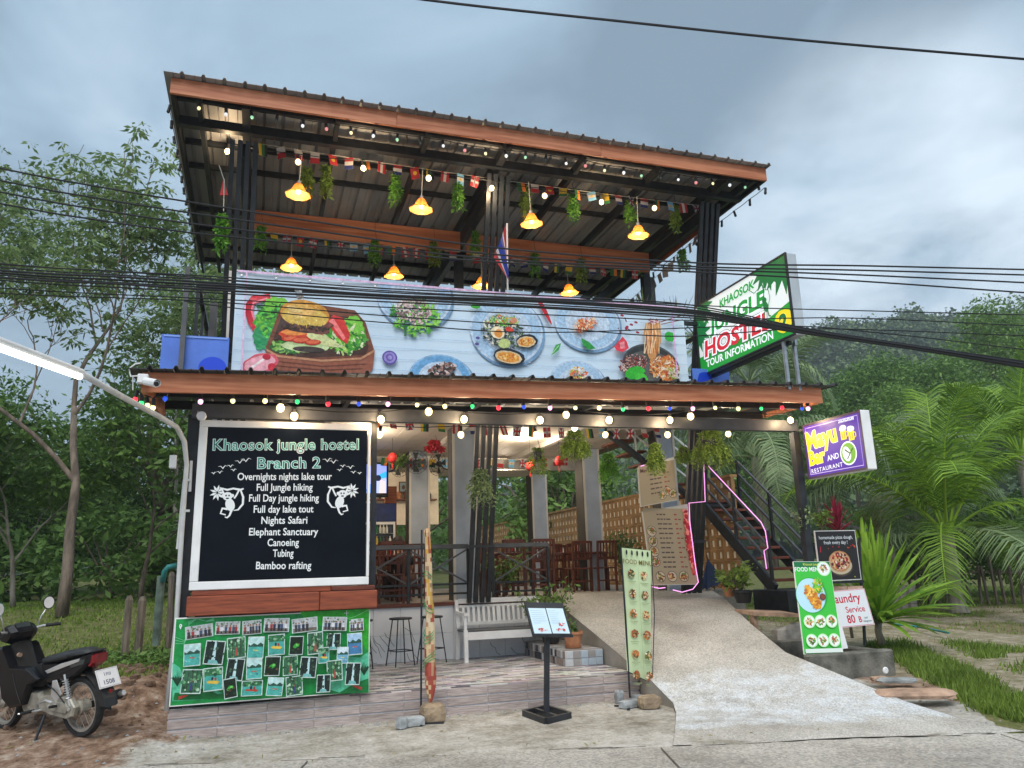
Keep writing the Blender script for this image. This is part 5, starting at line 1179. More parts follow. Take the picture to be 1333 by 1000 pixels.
for k, ((px, py, pt_), Y, rw) in enumerate(lampspots):
    q = at(px, py, Y=Y); lab = '%s amber pendant lamp from the left in the %s row of the upper terrace' % (ordn(k % 4), 'front' if rw == 0 else 'back')
    o = lamp if k == 0 else copy_tree(lamp, q, k * .7, lab)
    o.location = q; o.rotation_euler[0] = .05 * math.sin(k * 2.1); o.rotation_euler[1] = .05 * math.cos(k * 1.3); o['label'] = lab; o['group'] = 'amber pendant lamps of the upper terrace'; LO.append(o)
    plight(q + V(0, 0, .0), 5, .03)
for o in LO: link('cord', MB().tube([(0, 0, .19), (0, 0, 7.36 - o.location.z)], .007, 6).mesh('cord', 'trim'), o)
# bare bulbs on festoon wires
def festoon(label, pts, mt_of, rad, wire_off=.06, group=None, sag=None, cap=.02, sq=(1, 1, 1.15)):
    "pts: bulb centres in world space; one string with its bulbs and sockets as parts"
    c = pts[len(pts) // 2]; t = thing('festoon', label, 'string lights', tuple(c), group=group)
    tops = [p + V(0, 0, rad * 1.5 + wire_off) for p in pts]; wire = []
    for a, b_ in zip(tops, tops[1:]): wire += [a, a.lerp(b_, .5) - V(0, 0, .02 * (b_ - a).length)]
    wire.append(tops[-1]); part('wire', MB().tube(wire, .006, 5), 'cable', t)
    bm_ = {}
    sk = MB().lathe([(0, rad * 1.5 + wire_off), (cap, rad * 1.5 + wire_off - .005), (cap, rad * .85), (cap * .7, rad * .75), (0, rad * .75)], n=8).mesh('socket', 'black_plastic')
    for k, p in enumerate(pts):
        mt_ = mt_of(k)
        if mt_ not in bm_: bm_[mt_] = MB().ball((0, 0, 0), rad, 10, sq).mesh('bulb', mt_, smooth=True)
        o = link('bulb', bm_[mt_], t, p - c, rot=(.16 * math.sin(k * 2.3), .16 * math.cos(k * 1.7), 0), scale=1 + .1 * math.sin(k * 3.1)); link('socket', sk, o)
    return t
up_px = [(259, 141), (294, 149), (328, 153), (360, 157), (394, 164), (425, 168), (457, 173), (486, 177), (517, 182), (547, 186), (577, 190), (605, 196), (632, 200), (659, 203), (684, 205), (710, 209), (737, 213), (762, 216), (787, 222), (812, 225), (835, 229), (860, 232), (883, 234), (906, 238), (928, 239), (950, 241), (970, 244), (988, 246)]
cyc = ['led_soft_yellow', 'led_soft_white', 'led_soft_green', 'glass_dark', 'led_soft_white', 'led_soft_red']
festoon('string of small coloured globes under the front fascia of the top roof', [at(x, y, Y=9.5) for x, y in up_px], lambda k: cyc[k % 6], .023)
dark_g = lambda k: ['black_plastic', 'black_plastic', 'glass_dark', 'black_plastic'][k % 4]
festoon('string of small globes along the left edge of the top roof', [V(-1.33, 9.6 + k * .38, RZ - .12) for k in range(15)], dark_g, .024)
festoon('string of small globes along the right edge of the top roof', [V(7.55, 9.5 + k * .42, RZ - .14) for k in range(10)], dark_g, .024)
wm = [(296, 197, 10.6), (388, 211, 10.05), (473, 219, 10.05), (558, 232, 10.05), (640, 245, 10.05), (709, 255, 10.05), (783, 263, 10.05), (852, 271, 10.05)]
festoon('string of bright warm bulbs across the upper terrace front', [at(x, y, Y=Y) for x, y, Y in wm], lambda k: 'bulb_warm' if k not in (3, 4) else 'glow_small', .04)
for x, y, Y in wm[::2]: plight(at(x, y + 4, Y=Y - .12), 10)
lo = [(176, 520, 'red'), (184, 525, 'green'), (192, 528, 'yellow'), (199, 531, 'yellow'), (215, 519, 'blue'), (261, 523, 'pink'), (303, 522, 'yellow'), (345, 522, 'yellow'), (387, 523, 'green'), (427, 526, 'red'), (467, 526, 'blue'), (505, 526, 'pink'), (543, 527, 'yellow'), (579, 529, 'yellow'), (615, 529, 'green'), (649, 531, 'red'), (682, 530, 'blue'), (716, 531, 'pink'), (749, 531, 'yellow'), (780, 531, 'yellow'), (811, 533, 'green'), (844, 532, 'red'), (872, 532, 'blue'), (902, 532, 'pink'), (931, 531, 'yellow'), (961, 532, 'yellow'), (991, 532, 'green'), (1018, 531, 'red'), (1044, 532, 'blue'), (1052, 532, 'pink')]
festoon('string of red, green, blue and yellow globes under the awning fascia', [at(x, y, Y=8.5 - (.0 if x > 205 else -.03 * (205 - x) / 10)) for x, y, _ in lo], lambda k: 'led_' + lo[k][2], .026)
bu = [(365, 531), (383, 542), (496, 546), (558, 536), (604, 546), (703, 547), (737, 540), (793, 547), (872, 547), (899, 542), (1029, 547)]
bl2 = [(494, 566), (600, 566), (698, 566), (748, 557), (788, 566), (869, 566), (948, 565)]
festoon('string of big glowing bulbs along the grey awning beam', [at(x, y, Y=8.84) for x, y in bu], lambda k: 'bulb_warm', .045, .02)
festoon('lower string of glowing bulbs hanging behind the grey awning beam', [at(x, y, Y=9.5) for x, y in bl2], lambda k: 'bulb_warm' if k != 3 else 'glow_small', .043, .05)
for x, y in (bu[1], bu[2], bu[4], bu[5], bu[7], bu[8], bu[10]): plight(at(x, y, Y=8.72), 5)
for x, y in bl2[:3] + bl2[4:]: plight(at(x, y, Y=9.62), 8, .04, (1, .82, .6))
# extra lamps added under the ceiling to brighten the dining room
for k, (x, y) in enumerate(((1.6, 13.2), (4.6, 13.4), (1.4, 17.2), (5.2, 16.5))):
    t = thing('added_fill_lamp', 'added round lamp brightening the dining floor, %s' % ('left front', 'right front', 'left rear', 'right rear')[k], 'lamp', (x, y, 3.93), group='lamps added to brighten the dining room')
    part('lamp_shade', MB().lathe([(0, -.04), (.1, -.035), (.13, 0), (.13, .025), (0, .025)], (x, y, 3.93), 18), 'glow_small', t); plight((x, y, 3.7), 34, .12, (1, .82, .6))

# ================================================================ flags
Rd, Bl, Wt, Ye, Gn, Bk, Or, Lb = srgb(160, 35, 42), srgb(30, 42, 100), srgb(185, 180, 178), srgb(200, 165, 45), srgb(35, 100, 55), srgb(25, 25, 28), srgb(220, 120, 40), srgb(110, 170, 210)
def flagmesh(kind, w_=.125, h_=.17):
    P = Print((-w_ / 2, 0, -h_), (1, 0, 0), (0, 0, 1), .0004); P.rect(0, 0, w_, h_, Wt); b_ = kind
    if kind == 0: P.rect(0, 0, w_, h_, Rd); P.rect(w_ * .4, 0, w_ * .6, h_, Wt); P.rect(0, h_ * .4, w_, h_ * .6, Wt); P.rect(w_ * .45, 0, w_ * .55, h_, Bl)
    elif kind == 1: P.rect(0, 0, w_, h_, Ye); P.rect(0, 0, w_, h_ * .3, Gn)
    elif kind == 2: P.rect(0, 0, w_, h_, Rd); P.ell(w_ / 2, h_ / 2, .03, .03, Ye)
    elif kind == 3: P.rect(0, 0, w_ / 3, h_, Ye); P.rect(w_ / 3, 0, w_ * 2 / 3, h_, Gn); P.rect(w_ * 2 / 3, 0, w_, h_, Bk)
    elif kind == 4: P.rect(0, 0, w_ / 3, h_, Rd); P.rect(w_ * 2 / 3, 0, w_, h_, Rd)
    elif kind == 5: P.rect(0, 0, w_, h_, Bl); P.line([(0, 0), (w_, h_)], .03, Wt); P.line([(0, h_), (w_, 0)], .03, Wt); P.rect(w_ * .4, 0, w_ * .6, h_, Rd); P.rect(0, h_ * .42, w_, h_ * .58, Rd)
    elif kind == 6: P.rect(0, 0, w_, h_ / 3, Bl); P.rect(0, h_ * 2 / 3, w_, h_, Rd)
    elif kind == 7: P.rect(0, 0, w_, h_ / 2, Rd)
    elif kind == 8: P.rect(0, 0, w_, h_, Lb); P.rect(0, h_ / 3, w_, h_ * 2 / 3, Wt); P.ell(w_ / 2, h_ / 2, .02, .02, Ye)
    elif kind == 9: P.rect(0, 0, w_, h_, Gn); P.rect(w_ * .55, 0, w_, h_, Or)
    mb = P.mb; mb.col = Wt; mb.box((-w_ / 2, .0005, -h_), (w_ / 2, .0015, 0)); return mb.mesh('flag', 'cloth_print')
FM = [flagmesh(k) for k in range(10)]
def bunting(label, a, b_, n, seed, sag=.1):
    t = thing('flag_bunting', label, 'bunting', tuple((a + b_) / 2)); rg = random.Random(seed); ang = math.atan2((b_ - a).y, (b_ - a).x); pts = []
    for k in range(25): s_ = k / 24; pts.append(a.lerp(b_, s_) - V(0, 0, sag * 4 * s_ * (1 - s_)))
    part('cord', MB().tube(pts, .004, 4), 'trim', t); m_ = (a + b_) / 2
    for k in range(n):
        s_ = (k + .5) / n; p = a.lerp(b_, s_) - V(0, 0, sag * 4 * s_ * (1 - s_)); link('flag', rg.choice(FM), t, p - m_, rot=(rg.uniform(-.35, .35), rg.uniform(-.15, .15), ang + rg.uniform(-.5, .5)))
bunting('bunting of small national flags under the front beam of the upper terrace', V(-.3, 10.2, 7.44), V(6.8, 10.2, 7.38), 30, 3, .04)
bunting('bunting of small national flags below the orange wooden beam of the upper terrace', V(-.3, 12.1, 6.98), V(3.1, 12.1, 6.96), 16, 4, .03)
bunting('short bunting of national flags below the right half of the orange beam', V(3.3, 12.1, 6.96), V(6.6, 12.1, 6.94), 15, 9, .03)
bunting('bunting of national flags along the right edge of the upper terrace', V(7.15, 10.4, 7.3), V(7.15, 15.5, 6.9), 22, 5, .12)
bunting('bunting of national flags under the dining room ceiling at the front', V(1.5, 11.6, 3.9), V(6.6, 11.7, 3.86), 20, 6, .06)
bunting('bunting of national flags deep inside under the dining room ceiling', V(1.0, 15.2, 3.85), V(6.3, 15.2, 3.85), 22, 7, .08)
# tricolour flag on its staff at the balcony
tf = thing('national_flag', 'red white and blue flag hanging limp on short white staff at the balcony centre', 'flag', tuple(at(661, 388, Y=10.05)))
Yf = 10.02; part('staff', MB().tube([at(661, 400, Y=10.15), at(660, 291, Y=Yf)], .013, 8), 'white_paint', tf)
mb = MB(); nu_, nv_ = 10, 14
A, Bq, Cq, D_ = at(659, 292, Y=Yf), at(661, 352, Y=Yf), at(663, 369, Y=Yf - .1), at(643, 335, Y=Yf - .12)
for i in range(nu_):
    for j in range(nv_):
        def fp_(i_, j_):
            u, v = i_ / nu_, j_ / nv_; p = (A.lerp(D_, u)).lerp(Bq.lerp(Cq, u), v); return p + V(0, .03 * math.sin(u * 9 + v * 2), 0)
        c = v0 = (i + .5) / nu_; mb.col = Rd if c < .16 or c > .84 else (Wt if c < .33 or c > .67 else srgb(30, 50, 140)); mb.quad(fp_(i, j), fp_(i, j + 1), fp_(i + 1, j + 1), fp_(i + 1, j))
part('cloth', mb, 'cloth_print', tf)

# ================================================================ overhead cables along the road
cab_n = np.array([0.25, 1.0])
def cab(px, py, off=0.0):
    d = RT * (px - CXP) / F + UP * (CYP - py) / F + FW; t = (6.6 + off) / (d[1] + .25 * d[0]); return V(d[0] * t, d[1] * t, CAMZ + d[2] * t)
def cable(label, pts, r, off=0.0, grp=None):
    p = [cab(x, y, off) for x, y in pts]; d0 = (p[0] - p[1]).normalized(); d1 = (p[-1] - p[-2]).normalized()
    if pts[0][0] <= 0: p = [p[0] + d0 * 9 + V(0, 0, .5), p[0] + d0 * 3 + V(0, 0, .08)] + p
    if pts[-1][0] >= 1333: p = p + [p[-1] + d1 * 2, p[-1] + d1 * 8 + V(0, 0, .3)]
    q = []
    for i in range(len(p) - 1):      # smooth through the points
        p0, p1, p2, p3 = p[max(0, i - 1)], p[i], p[i + 1], p[min(len(p) - 1, i + 2)]
        for k in range(6): t = k / 6; q.append(.5 * ((2 * p1) + (p2 - p0) * t + (2 * p0 - 5 * p1 + 4 * p2 - p3) * t * t + (3 * p1 - p0 - 3 * p2 + p3) * t ** 3))
    q.append(p[-1]); return single('cable', MB().tube(q, r, 6), 'cable', label, 'cable', tuple(p[len(p) // 2]), grp)
g4 = 'thin upper cables crossing the picture'
for k, (a, b_, c, d, e) in enumerate(((219, 262, 322, 342, 351), (235, 276, 331, 347, 358), (250, 290, 337, 350, 368), (265, 302, 341, 354, 381))):
    cable(('highest', 'second', 'third', 'lowest')[k] + ' of the four thin cables over the left tree and upper terrace', [(0, a), (120, (a * 1.03 + b_) / 2 - 2), (240, b_), (420, lerp(b_, c, .47)), (640, c), (900, d), (1120, lerp(d, e, .45)), (1333, e)], .008, .12 * k, g4)
g5 = 'thick black cable bundle across the facade'
for k in range(7):
    o_ = (k % 4) * 3.0; s_ = k * .9; dy = [-4, 0, 4.2, 7.4, 10, 13.4, 17.0][k]
    cable('%s strand from the top of the thick cable bundle crossing below the terrace' % ordn(k), [(0, 348 + dy), (150, 357 + dy + math.sin(k * 2.1)), (300, 365.5 + dy), (500, 379 + dy * .85 + math.sin(k) * 1.8), (700, 388 + dy * .8 + math.sin(k * 1.7)), (850, 396 + dy * .9), (930, 405 + dy * .7), (1050, 429 + dy * .36), (1200, 452 + dy * .28), (1333, 472 + dy * .42)], .0095 if k in (2, 3, 5) else .006, -.05 * (k % 3), g5)
g6 = 'thin slack cables below the bundle'
for k, pts in enumerate(([(0, 343), (200, 357), (400, 372), (600, 384), (800, 392), (960, 400), (1100, 404), (1333, 410)], [(0, 375), (250, 388), (520, 401), (760, 412), (900, 417), (1100, 414), (1333, 424)], [(0, 382), (260, 392), (500, 411), (700, 425), (880, 438), (1060, 428), (1333, 437)], [(240, 392), (330, 404), (500, 420), (700, 433), (1000, 424), (1150, 434), (1333, 455)])):
    cable('%s thin slack cable under the bundle over the food banner' % ordn(k), pts, .005, .03 * k, g6)
cable('single black cable high in the sky at upper right', [(300, -38), (555, 0), (800, 27), (1050, 53), (1333, 77)], .014, .2)
mb = MB().tube([cab(388, 377, -.05), cab(391, 388, -.05)], .03, 8); single('cable_clamp', mb, 'silver', 'silver clamp gripping the cable bundle above the burger', 'clamp', tuple(cab(390, 382, -.05)))

# ================================================================ street lamp, pipe work and camera, left
sl = thing('street_lamp', 'fluorescent tube lamp on curved grey pipe arm at the left corner', 'street lamp', (-.87, 8.85, .15))
b0_ = at(228, 805, Y=8.86); pts = [V(-.80, 8.96, .3), at(229.5, 815, Y=8.96), at(236, 700, Y=8.86), at(243, 605, Y=8.86), at(240, 575, Y=8.84), at(230, 556, Y=8.7), at(205, 541, Y=8.3), at(160, 517, Y=7.6), at(105, 486, Y=6.7)]
part('pole', MB().tube(pts, [.025] * 4 + [.027] * 5, 10), 'pvc', sl, smooth=True)
ta, tb = at(106, 487, Y=6.7), at(-60, 425, Y=4.9)
part('lamp_housing', MB().tube([ta + V(0, 0, .012), tb + V(0, 0, .012)], .03, 12), 'white_paint', sl); dd = (tb - ta).normalized()
part('tube', MB().tube([ta + dd * .03 + V(0, 0, -.026), tb + V(0, 0, -.026)], .024, 12), 'tube_light', sl)
part('junction_box', MB().bbox((-.93, 8.80, 2.72), (-.86, 8.87, 2.86), .006), 'pvc', sl)
cd = thing('conduit', 'white plastic conduit strapped down the black corner post', 'pipe', (-.82, 8.88, .3))
part('tube', MB().tube([at(249, 600, Y=8.88), at(247, 640, Y=8.88)], .016, 8), 'pvc', cd); part('tube', MB().tube([at(240, 625, Y=8.9), at(231, 715, Y=8.9)], .016, 8), 'pvc', cd)
for y in (625, 665): p = at(243, y, Y=8.86); part('strap', MB().box(p - V(.035, .01, .012), p + V(.03, .02, .012)), 'pvc', cd)
cc = thing('security_camera', 'white bullet security camera on the left end of the awning', 'camera', tuple(at(190, 500, Y=8.25)))
p = at(186, 494, Y=8.3); part('base', MB().bbox(p - V(.05, .02, .04), p + V(.05, .06, .055), .008), 'white_paint', cc)
a, b_ = at(189, 497, Y=8.24), at(203, 500, Y=8.02); part('body', MB().tube([a, b_], .034, 14), 'white_paint', cc); part('lens', MB().tube([b_, b_ + (b_ - a).normalized() * .012], .024, 12), 'black_plastic', cc)
part('sun_shield', MB().tube([a + V(0, 0, .01), b_ + (b_ - a).normalized() * .03 + V(0, 0, .012)], .036, 14, cap=False), 'white_paint', cc)
part('cable_loop', MB().tube([at(188, 489, Y=8.3), at(170, 490, Y=8.3), at(168, 480, Y=8.32), at(176, 474, Y=8.33), at(183, 473, Y=8.34)], .008, 6), 'white_paint', cc)
part('cord', MB().tube([at(173, 491, Y=8.3), at(173, 508, Y=8.3)], .006, 6), 'pvc', cc)
wp = thing('water_pipe', 'green painted water pipe with bent elbow beside the black corner post', 'pipe', tuple(at(203, 838, Y=11.3)))
part('pipe', MB().tube([at(203, 840, Y=11.3), at(210, 750, Y=11.2)], .05, 10), 'old_pipe', wp); part('elbow', MB().tube([at(212, 757, Y=11.15), at(214, 744, Y=11.1), at(219, 738, Y=11.1), at(230, 736, Y=11.1)], .033, 10), 'teal_pipe', wp, smooth=True)

# ================================================================ furniture on the platform
PZ = 0.301
bn = thing('bench', 'white slatted garden bench against the white tiled wall', 'bench', (3.55, 11.38, PZ))
bx = [2.88, 4.18]
fy = 11.14; byy = 11.6
for x in bx:
    part('leg', MB().bar((x, fy, PZ), (x, fy + .02, .74), .055, .06), 'white_paint', bn); part('leg', MB().bar((x, byy + .06, PZ), (x, byy, .74), .055, .06), 'white_paint', bn)
    part('backrest_post', MB().bar((x, byy - .005, .742), (x, byy + .10, 1.14), .05, .045), 'white_paint', bn)
    part('armrest', MB().bar((x, fy - .03, .955), (x, byy + .03, .965), .06, .035), 'white_paint', bn); part('arm_post', MB().bar((x, fy + .03, .742), (x, fy + .03, .935), .04), 'white_paint', bn)
part('apron', MB().bbox((bx[0] + .03, fy - .005, .60), (bx[1] - .03, fy + .03, .71), .005), 'white_paint', bn)
for k in range(4): part('seat_slat', MB().bbox((bx[0] - .02, fy + .03 + k * .115, .705), (bx[1] + .02, fy + .135 + k * .115, .73), .005), 'white_paint' if k < 0 else 'grey_steel', bn)
part('backrest_rail', MB().bar((bx[0] + .03, byy + .095, 1.12), (bx[1] - .03, byy + .095, 1.12), .03, .07), 'white_paint', bn); part('backrest_rail', MB().bar((bx[0] + .03, byy + .02, .80), (bx[1] - .03, byy + .02, .80), .03, .05), 'white_paint', bn)
part('backrest_rail', MB().bar((bx[0] + .03, byy + .075, 1.045), (bx[1] - .03, byy + .075, 1.045), .025, .03), 'white_paint', bn)
for k in range(15):
    x = bx[0] + .1 + k * (bx[1] - bx[0] - .2) / 14; part('backrest_slat', MB().bar((x, byy + .03, .82), (x, byy + .068, 1.03), .04 if k != 7 else .06, .014), 'white_paint', bn)
st = thing('bar_stool', 'x', 'stool', (0, 0, 0))
part('seat', MB().lathe([(0, .0), (.16, 0), (.165, .012), (.16, .025), (0, .025)], (0, 0, .62), 18), 'black_steel', st)
for k in range(4):
    a = PI / 4 + k * PI / 2; part('leg', MB().tube([(.21 * math.cos(a), .21 * math.sin(a), 0), (.12 * math.cos(a), .12 * math.sin(a), .62)], .009, 6), 'black_steel', st)
part('foot_ring', MB().tube([(.182 * math.cos(PI / 4 + k * PI / 2), .182 * math.sin(PI / 4 + k * PI / 2), .2) for k in range(5)], .007, 6), 'black_steel', st)
for k, (x, y, lab) in enumerate(((1.42, 11.3, 'black wire bar stool half hidden by the green photo banner'), (1.98, 11.35, 'black wire bar stool between the photo banner and the furled flag'), (2.44, 11.4, 'black wire bar stool just behind the furled flag'))):
    o = st if k == 0 else copy_tree(st, (x, y, PZ), .3 * k, lab); o.location = (x, y, PZ); o['label'] = lab; o['group'] = 'black bar stools on the platform'
# menu stand
mn = thing('menu_stand', 'black pedestal with open menu board and square weighted base at the kerb', 'menu stand', (2.98, 8.2, .01))
q = [at(681, 931, Z=.02), at(711, 942, Z=.02), at(743, 934, Z=.02), at(712, 924, Z=.02)]; zz = V(0, 0, .045)
for a, b_ in zip(q, q[1:] + q[:1]): part('base_frame', MB().bar(a.lerp(b_, .02) + zz * .5, a.lerp(b_, .98) + zz * .5, .035, .06), 'black_steel', mn)
part('base_bar', MB().bar((q[0].lerp(q[3], .5)) + zz * .5, (q[1].lerp(q[2], .5)) + zz * .5, .04, .05), 'black_steel', mn)
bc = (q[0] + q[1] + q[2] + q[3]) / 4; tp = at(712, 826, Y=bc.y); part('post', MB().bar(bc + V(0, 0, .04), tp, .05, .05), 'black_steel', mn)
yb = bc.y; mq = [at(684, 789, Y=yb + .12), at(734, 790, Y=yb + .12), at(742, 824, Y=yb - .08), at(694, 828, Y=yb - .08)]; mq[2] = mq[1] + (mq[3] - mq[0])
nr = (mq[1] - mq[0]).cross(mq[3] - mq[0]).normalized(); nr = nr if nr.y < 0 else -nr
part('tray', MB().prism(mq, -nr * .025), 'black_steel', mn); ex = (mq[1] - mq[0]).normalized(); ey = (mq[0] - mq[3]).normalized(); U_, H_ = (mq[1] - mq[0]).length, (mq[0] - mq[3]).length
part('lip', MB().bar(mq[3] + nr * .01, mq[2] + nr * .01, .02, .03), 'black_steel', mn); part('top_strip', MB().prism([mq[0] + ey * .05, mq[1] + ey * .05, mq[1], mq[0]], -nr * .02), 'black_steel', mn)
P = Print(mq[3] + nr * .001, ex, ey, .0004, n=nr); pg = srgb(198, 222, 236)
for s_ in (0, 1):
    u0 = U_ * (.05 + .46 * s_); P.rect(u0, .03, u0 + U_ * .44, H_ - .025, pg)
    for r in range(7): P.rect(u0 + .02, H_ * (.84 - r * .07), u0 + P.rg.uniform(.1, .19), H_ * (.84 - r * .07) + .004, srgb(160, 185, 200))
    P.food(u0 + U_ * .22, H_ * .2, .06, .015, [srgb(200, 60, 60), srgb(230, 190, 180), srgb(160, 60, 60)], 20, .012)
    if s_: P.food(u0 + U_ * .3, H_ * .38, .035, .015, [srgb(200, 50, 60), srgb(220, 110, 100)], 16, .012)
P.build(mn)
# tiled planter step by the ramp
pl_ = thing('tiled_step', 'low step tiled in grey and pale blue beside the ramp with plant pots on it', 'step', (4.2, 10.4, PZ))
part('core', MB().box((3.93, 9.98, PZ), (4.47, 11.62, .495)), 'grout', pl_)
tcol = [mat('small_tile_' + n_, c, .35, .1, 8) and 'small_tile_' + n_ for n_, c in (('black', (.035, .035, .04)), ('grey', (.3, .29, .29)), ('pale', (.5, .53, .56)), ('brown', (.24, .19, .16)), ('blue', (.38, .46, .54)))]
rg = random.Random(21); tmesh = {}
def small(w_, d_, h_, mt_): 
    k = (round(w_, 3), round(d_, 3), round(h_, 3), mt_)
    if k not in tmesh: tmesh[k] = MB().bbox((.003, .003, .003), (w_ - .003, d_ - .003, h_ - .003), .002).mesh('tile', mt_)
    return tmesh[k]
pw = wloc(pl_)
for k in range(22):
    for r in range(2): link('tile', small(.012 + .006, .074, .096, rg.choice(tcol[:4])), pl_, V(3.915, 9.98 + k * .0745, PZ + .001 + r * .097) - pw)
for k in range(5):
    for r in range(2): link('tile', small(.105, .02, .096, rg.choice([tcol[2], tcol[4], tcol[4], tcol[1]])), pl_, V(3.935 + k * .107, 9.963, PZ + .001 + r * .097) - pw)
for i in range(5):
    for j in range(15): link('tile', small(.107, .108, .012, rg.choice([tcol[1], tcol[3], tcol[2], tcol[1]])), pl_, V(3.932 + i * .107, 9.985 + j * .109, .494) - pw)
def pot(name, label, c, r, h, mt_, saucer=True):
    t = thing(name, label, 'plant pot', tuple(c)); c = V(*c)
    part('pot', MB().lathe([(0, .012), (r * .68, .012), (r * .78, h * .3), (r * .95, h * .8), (r * .95, h * .82), (r * 1.08, h * .84), (r * 1.08, h), (r * .93, h), (r * .9, h * .85), (0, h * .85)], c, 22), mt_, t, smooth=False)
    if saucer: part('saucer', MB().lathe([(0, 0), (r * .8, 0), (r * .9, .03), (r * .84, .03), (r * .7, .012), (0, .012)], c, 20), mt_, t)
    part('soil', MB().lathe([(0, h * .88), (r * .9, h * .87)], c, 16), 'soil', t); return t
pot('flower_pot', 'round terracotta pot with small dark plant on the tiled step', (4.17, 10.28, .508), .135, .21, 'terracotta')
pot('flower_pot', 'square black pot holding the leafy shrub behind the menu stand', (4.12, 11.0, .508), .17, .25, 'black_plastic', False)
# stones weighing the flag stands
for (px, py, sx_, sy_, sz_, mt_, lab, rot) in ((563, 931, .13, .10, .10, 'stone_tan', 'tall tan stone block against the foot of the furled flag', .2), (538, 936, .12, .09, .05, 'stone_grey', 'flat grey stone slab left of the furled flag pole', .1), (523, 940, .06, .05, .06, 'stone_grey', 'small grey stone at the left end of the furled flag base', .4),
        (845, 914, .13, .10, .075, 'stone_tan', 'tan stone block right of the menu flag pole', -.15), (820, 913, .15, .07, .045, 'stone_grey', 'long grey stone lying on the menu flag base', .3), (806, 908, .05, .05, .08, 'stone_grey', 'upright broken grey stone at the menu flag base', .2), (828, 905, .08, .06, .04, 'stone_grey', 'grey stone chip behind the menu flag pole', 0)):
    q = at(px, py, Z=.08); q.z = .02 + sz_ * .8; single('stone', MB().rock(q, sx_, sy_, sz_, int(px), rot=rot), mt_, lab, 'stone', (q.x, q.y, .015), 'stones weighing down the flag stands')

# ================================================================ right side: kerb planter, stones, stairs
kb = thing('cement_trough', 'low mossy cement trough at the ramp edge under the laundry board', 'planter', (7.3, 8.7, .05))
q0 = at(1066, 853, Z=.42); 
part('wall', MB().bbox((6.56, 8.42, .02), (7.86, 8.56, .43), .02), 'mossy_cement', kb); part('wall', MB().bbox((7.72, 8.57, .02), (7.88, 9.5, .41), .02), 'mossy_cement', kb); part('wall', MB().bbox((6.6, 9.5, .02), (7.86, 9.62, .5), .02), 'mossy_cement', kb)
part('soil', MB().box((6.6, 8.57, .0), (7.71, 9.49, .26)), 'soil', kb); q = at(1153, 873, Y=8.415)
part('drain_pipe', MB().lathe([(.0, -.01), (.03, -.01), (.045, 0), (.045, .03), (0, .03)], q, 16, 'Y'), 'white_paint', kb)
sp2 = thing('cement_block', 'cracked pale cement block standing behind the mossy trough', 'block', (7.5, 9.75, .1)); part('body', MB().rock((7.45, 9.85, .42), .38, .12, .26, 4, rot=.1), 'cement_light', sp2)
for (px, py, a, b_, c, mt_, lab, rot) in ((1190, 905, .42, .16, .045, 'stone_red', 'large flat reddish stone slab on the ramp edge', -.45), (1168, 890, .22, .09, .03, 'stone_grey', 'broken grey slab under the reddish stone', -.5), (1145, 889, .1, .05, .03, 'stone_red', 'small reddish stone between the trough and the slab', -.3)):
    q = at(px, py, Z=.14); single('stone', MB().rock((q.x, q.y, G(q.x, q.y) + c * 1.6 + .05), a, b_, c, int(px), 11, rot), mt_, lab, 'stone', (q.x, q.y, .1))

SR = thing('staircase', 'black steel staircase with red brown treads rising behind the menu panels', 'stairs', (8.25, 11.0, 1.1))
sx0, sx1 = 7.9, 8.65; n_ = 9; y0_, z0_ = 10.85, 1.14; dy_, dz_ = 1.78 / 8, 1.42 / 8
for k in range(n_): part('tread', MB().bbox((sx0 + .03, y0_ + k * dy_, z0_ + (k + .6) * dz_), (sx1 - .03, y0_ + k * dy_ + .27, z0_ + (k + .6) * dz_ + .045), .005), 'tread_wood', SR)
for x in (sx0, sx1): part('stringer', MB().bar((x, y0_ - .05, z0_ - .02), (x, y0_ + 1.85, z0_ + 1.47), .05, .2), 'black_steel', SR)
def srail(x, a, b_, up_off):
    for o_ in up_off: part('rail', MB().bar((x, a[0], a[1] + o_), (x, b_[0], b_[1] + o_), .035), 'grey_steel', SR)
    for t in (0, .5, 1):
        y = lerp(a[0], b_[0], t); z = lerp(a[1], b_[1], t); part('rail_post', MB().bar((x, y, z), (x, y, z + .84), .045), 'black_steel', SR)
for x in (sx0, sx1): srail(x, (y0_, z0_ + .08), (y0_ + 1.75, z0_ + 1.48), (.33, .58, .83))
for k in range(3): part('rail', MB().bar((9.15, 10.0, 1.5 + k * .25), (8.75, 10.75, 1.75 + k * .25), .035), 'grey_steel', SR)
part('landing', MB().bbox((7.7, 12.66, 2.58), (8.75, 13.6, 2.66), .01), 'black_steel', SR)
for x in (7.75, 8.7): part('landing_post', MB().box((x - .05, 13.45, 1.1), (x + .05, 13.55, 3.5)), 'black_steel', SR)
for k in range(3): part('rail', MB().bar((8.7, 12.7, 2.95 + k * .25), (8.7, 13.5, 2.95 + k * .25), .035), 'grey_steel', SR)
for k in range(7): part('tread', MB().bbox((7.6 - k * .27, 12.7, 2.8 + k * .2), (7.88 - k * .27, 13.5, 2.84 + k * .2), .005), 'tread_wood', SR)
part('stringer', MB().bar((7.8, 12.66, 2.62), (5.5, 12.66, 4.3), .05, .2, up=(0, 1, 0)), 'black_steel', SR)
for k in range(4): part('rail', MB().bar((7.8, 12.62, 2.95 + k * .2), (5.6, 12.62, 4.6 + k * .2), .03), 'white_paint', SR)
for k in range(6): x = 7.6 - k * .36; z = 2.78 + k * .262; part('rail_post', MB().bar((x, 12.6, z), (x, 12.6, z + .85), .03), 'white_paint', SR)
part('base_platform', MB().bbox((7.75, 10.3, .75), (8.85, 11.2, 1.13), .01), 'black_steel', SR)
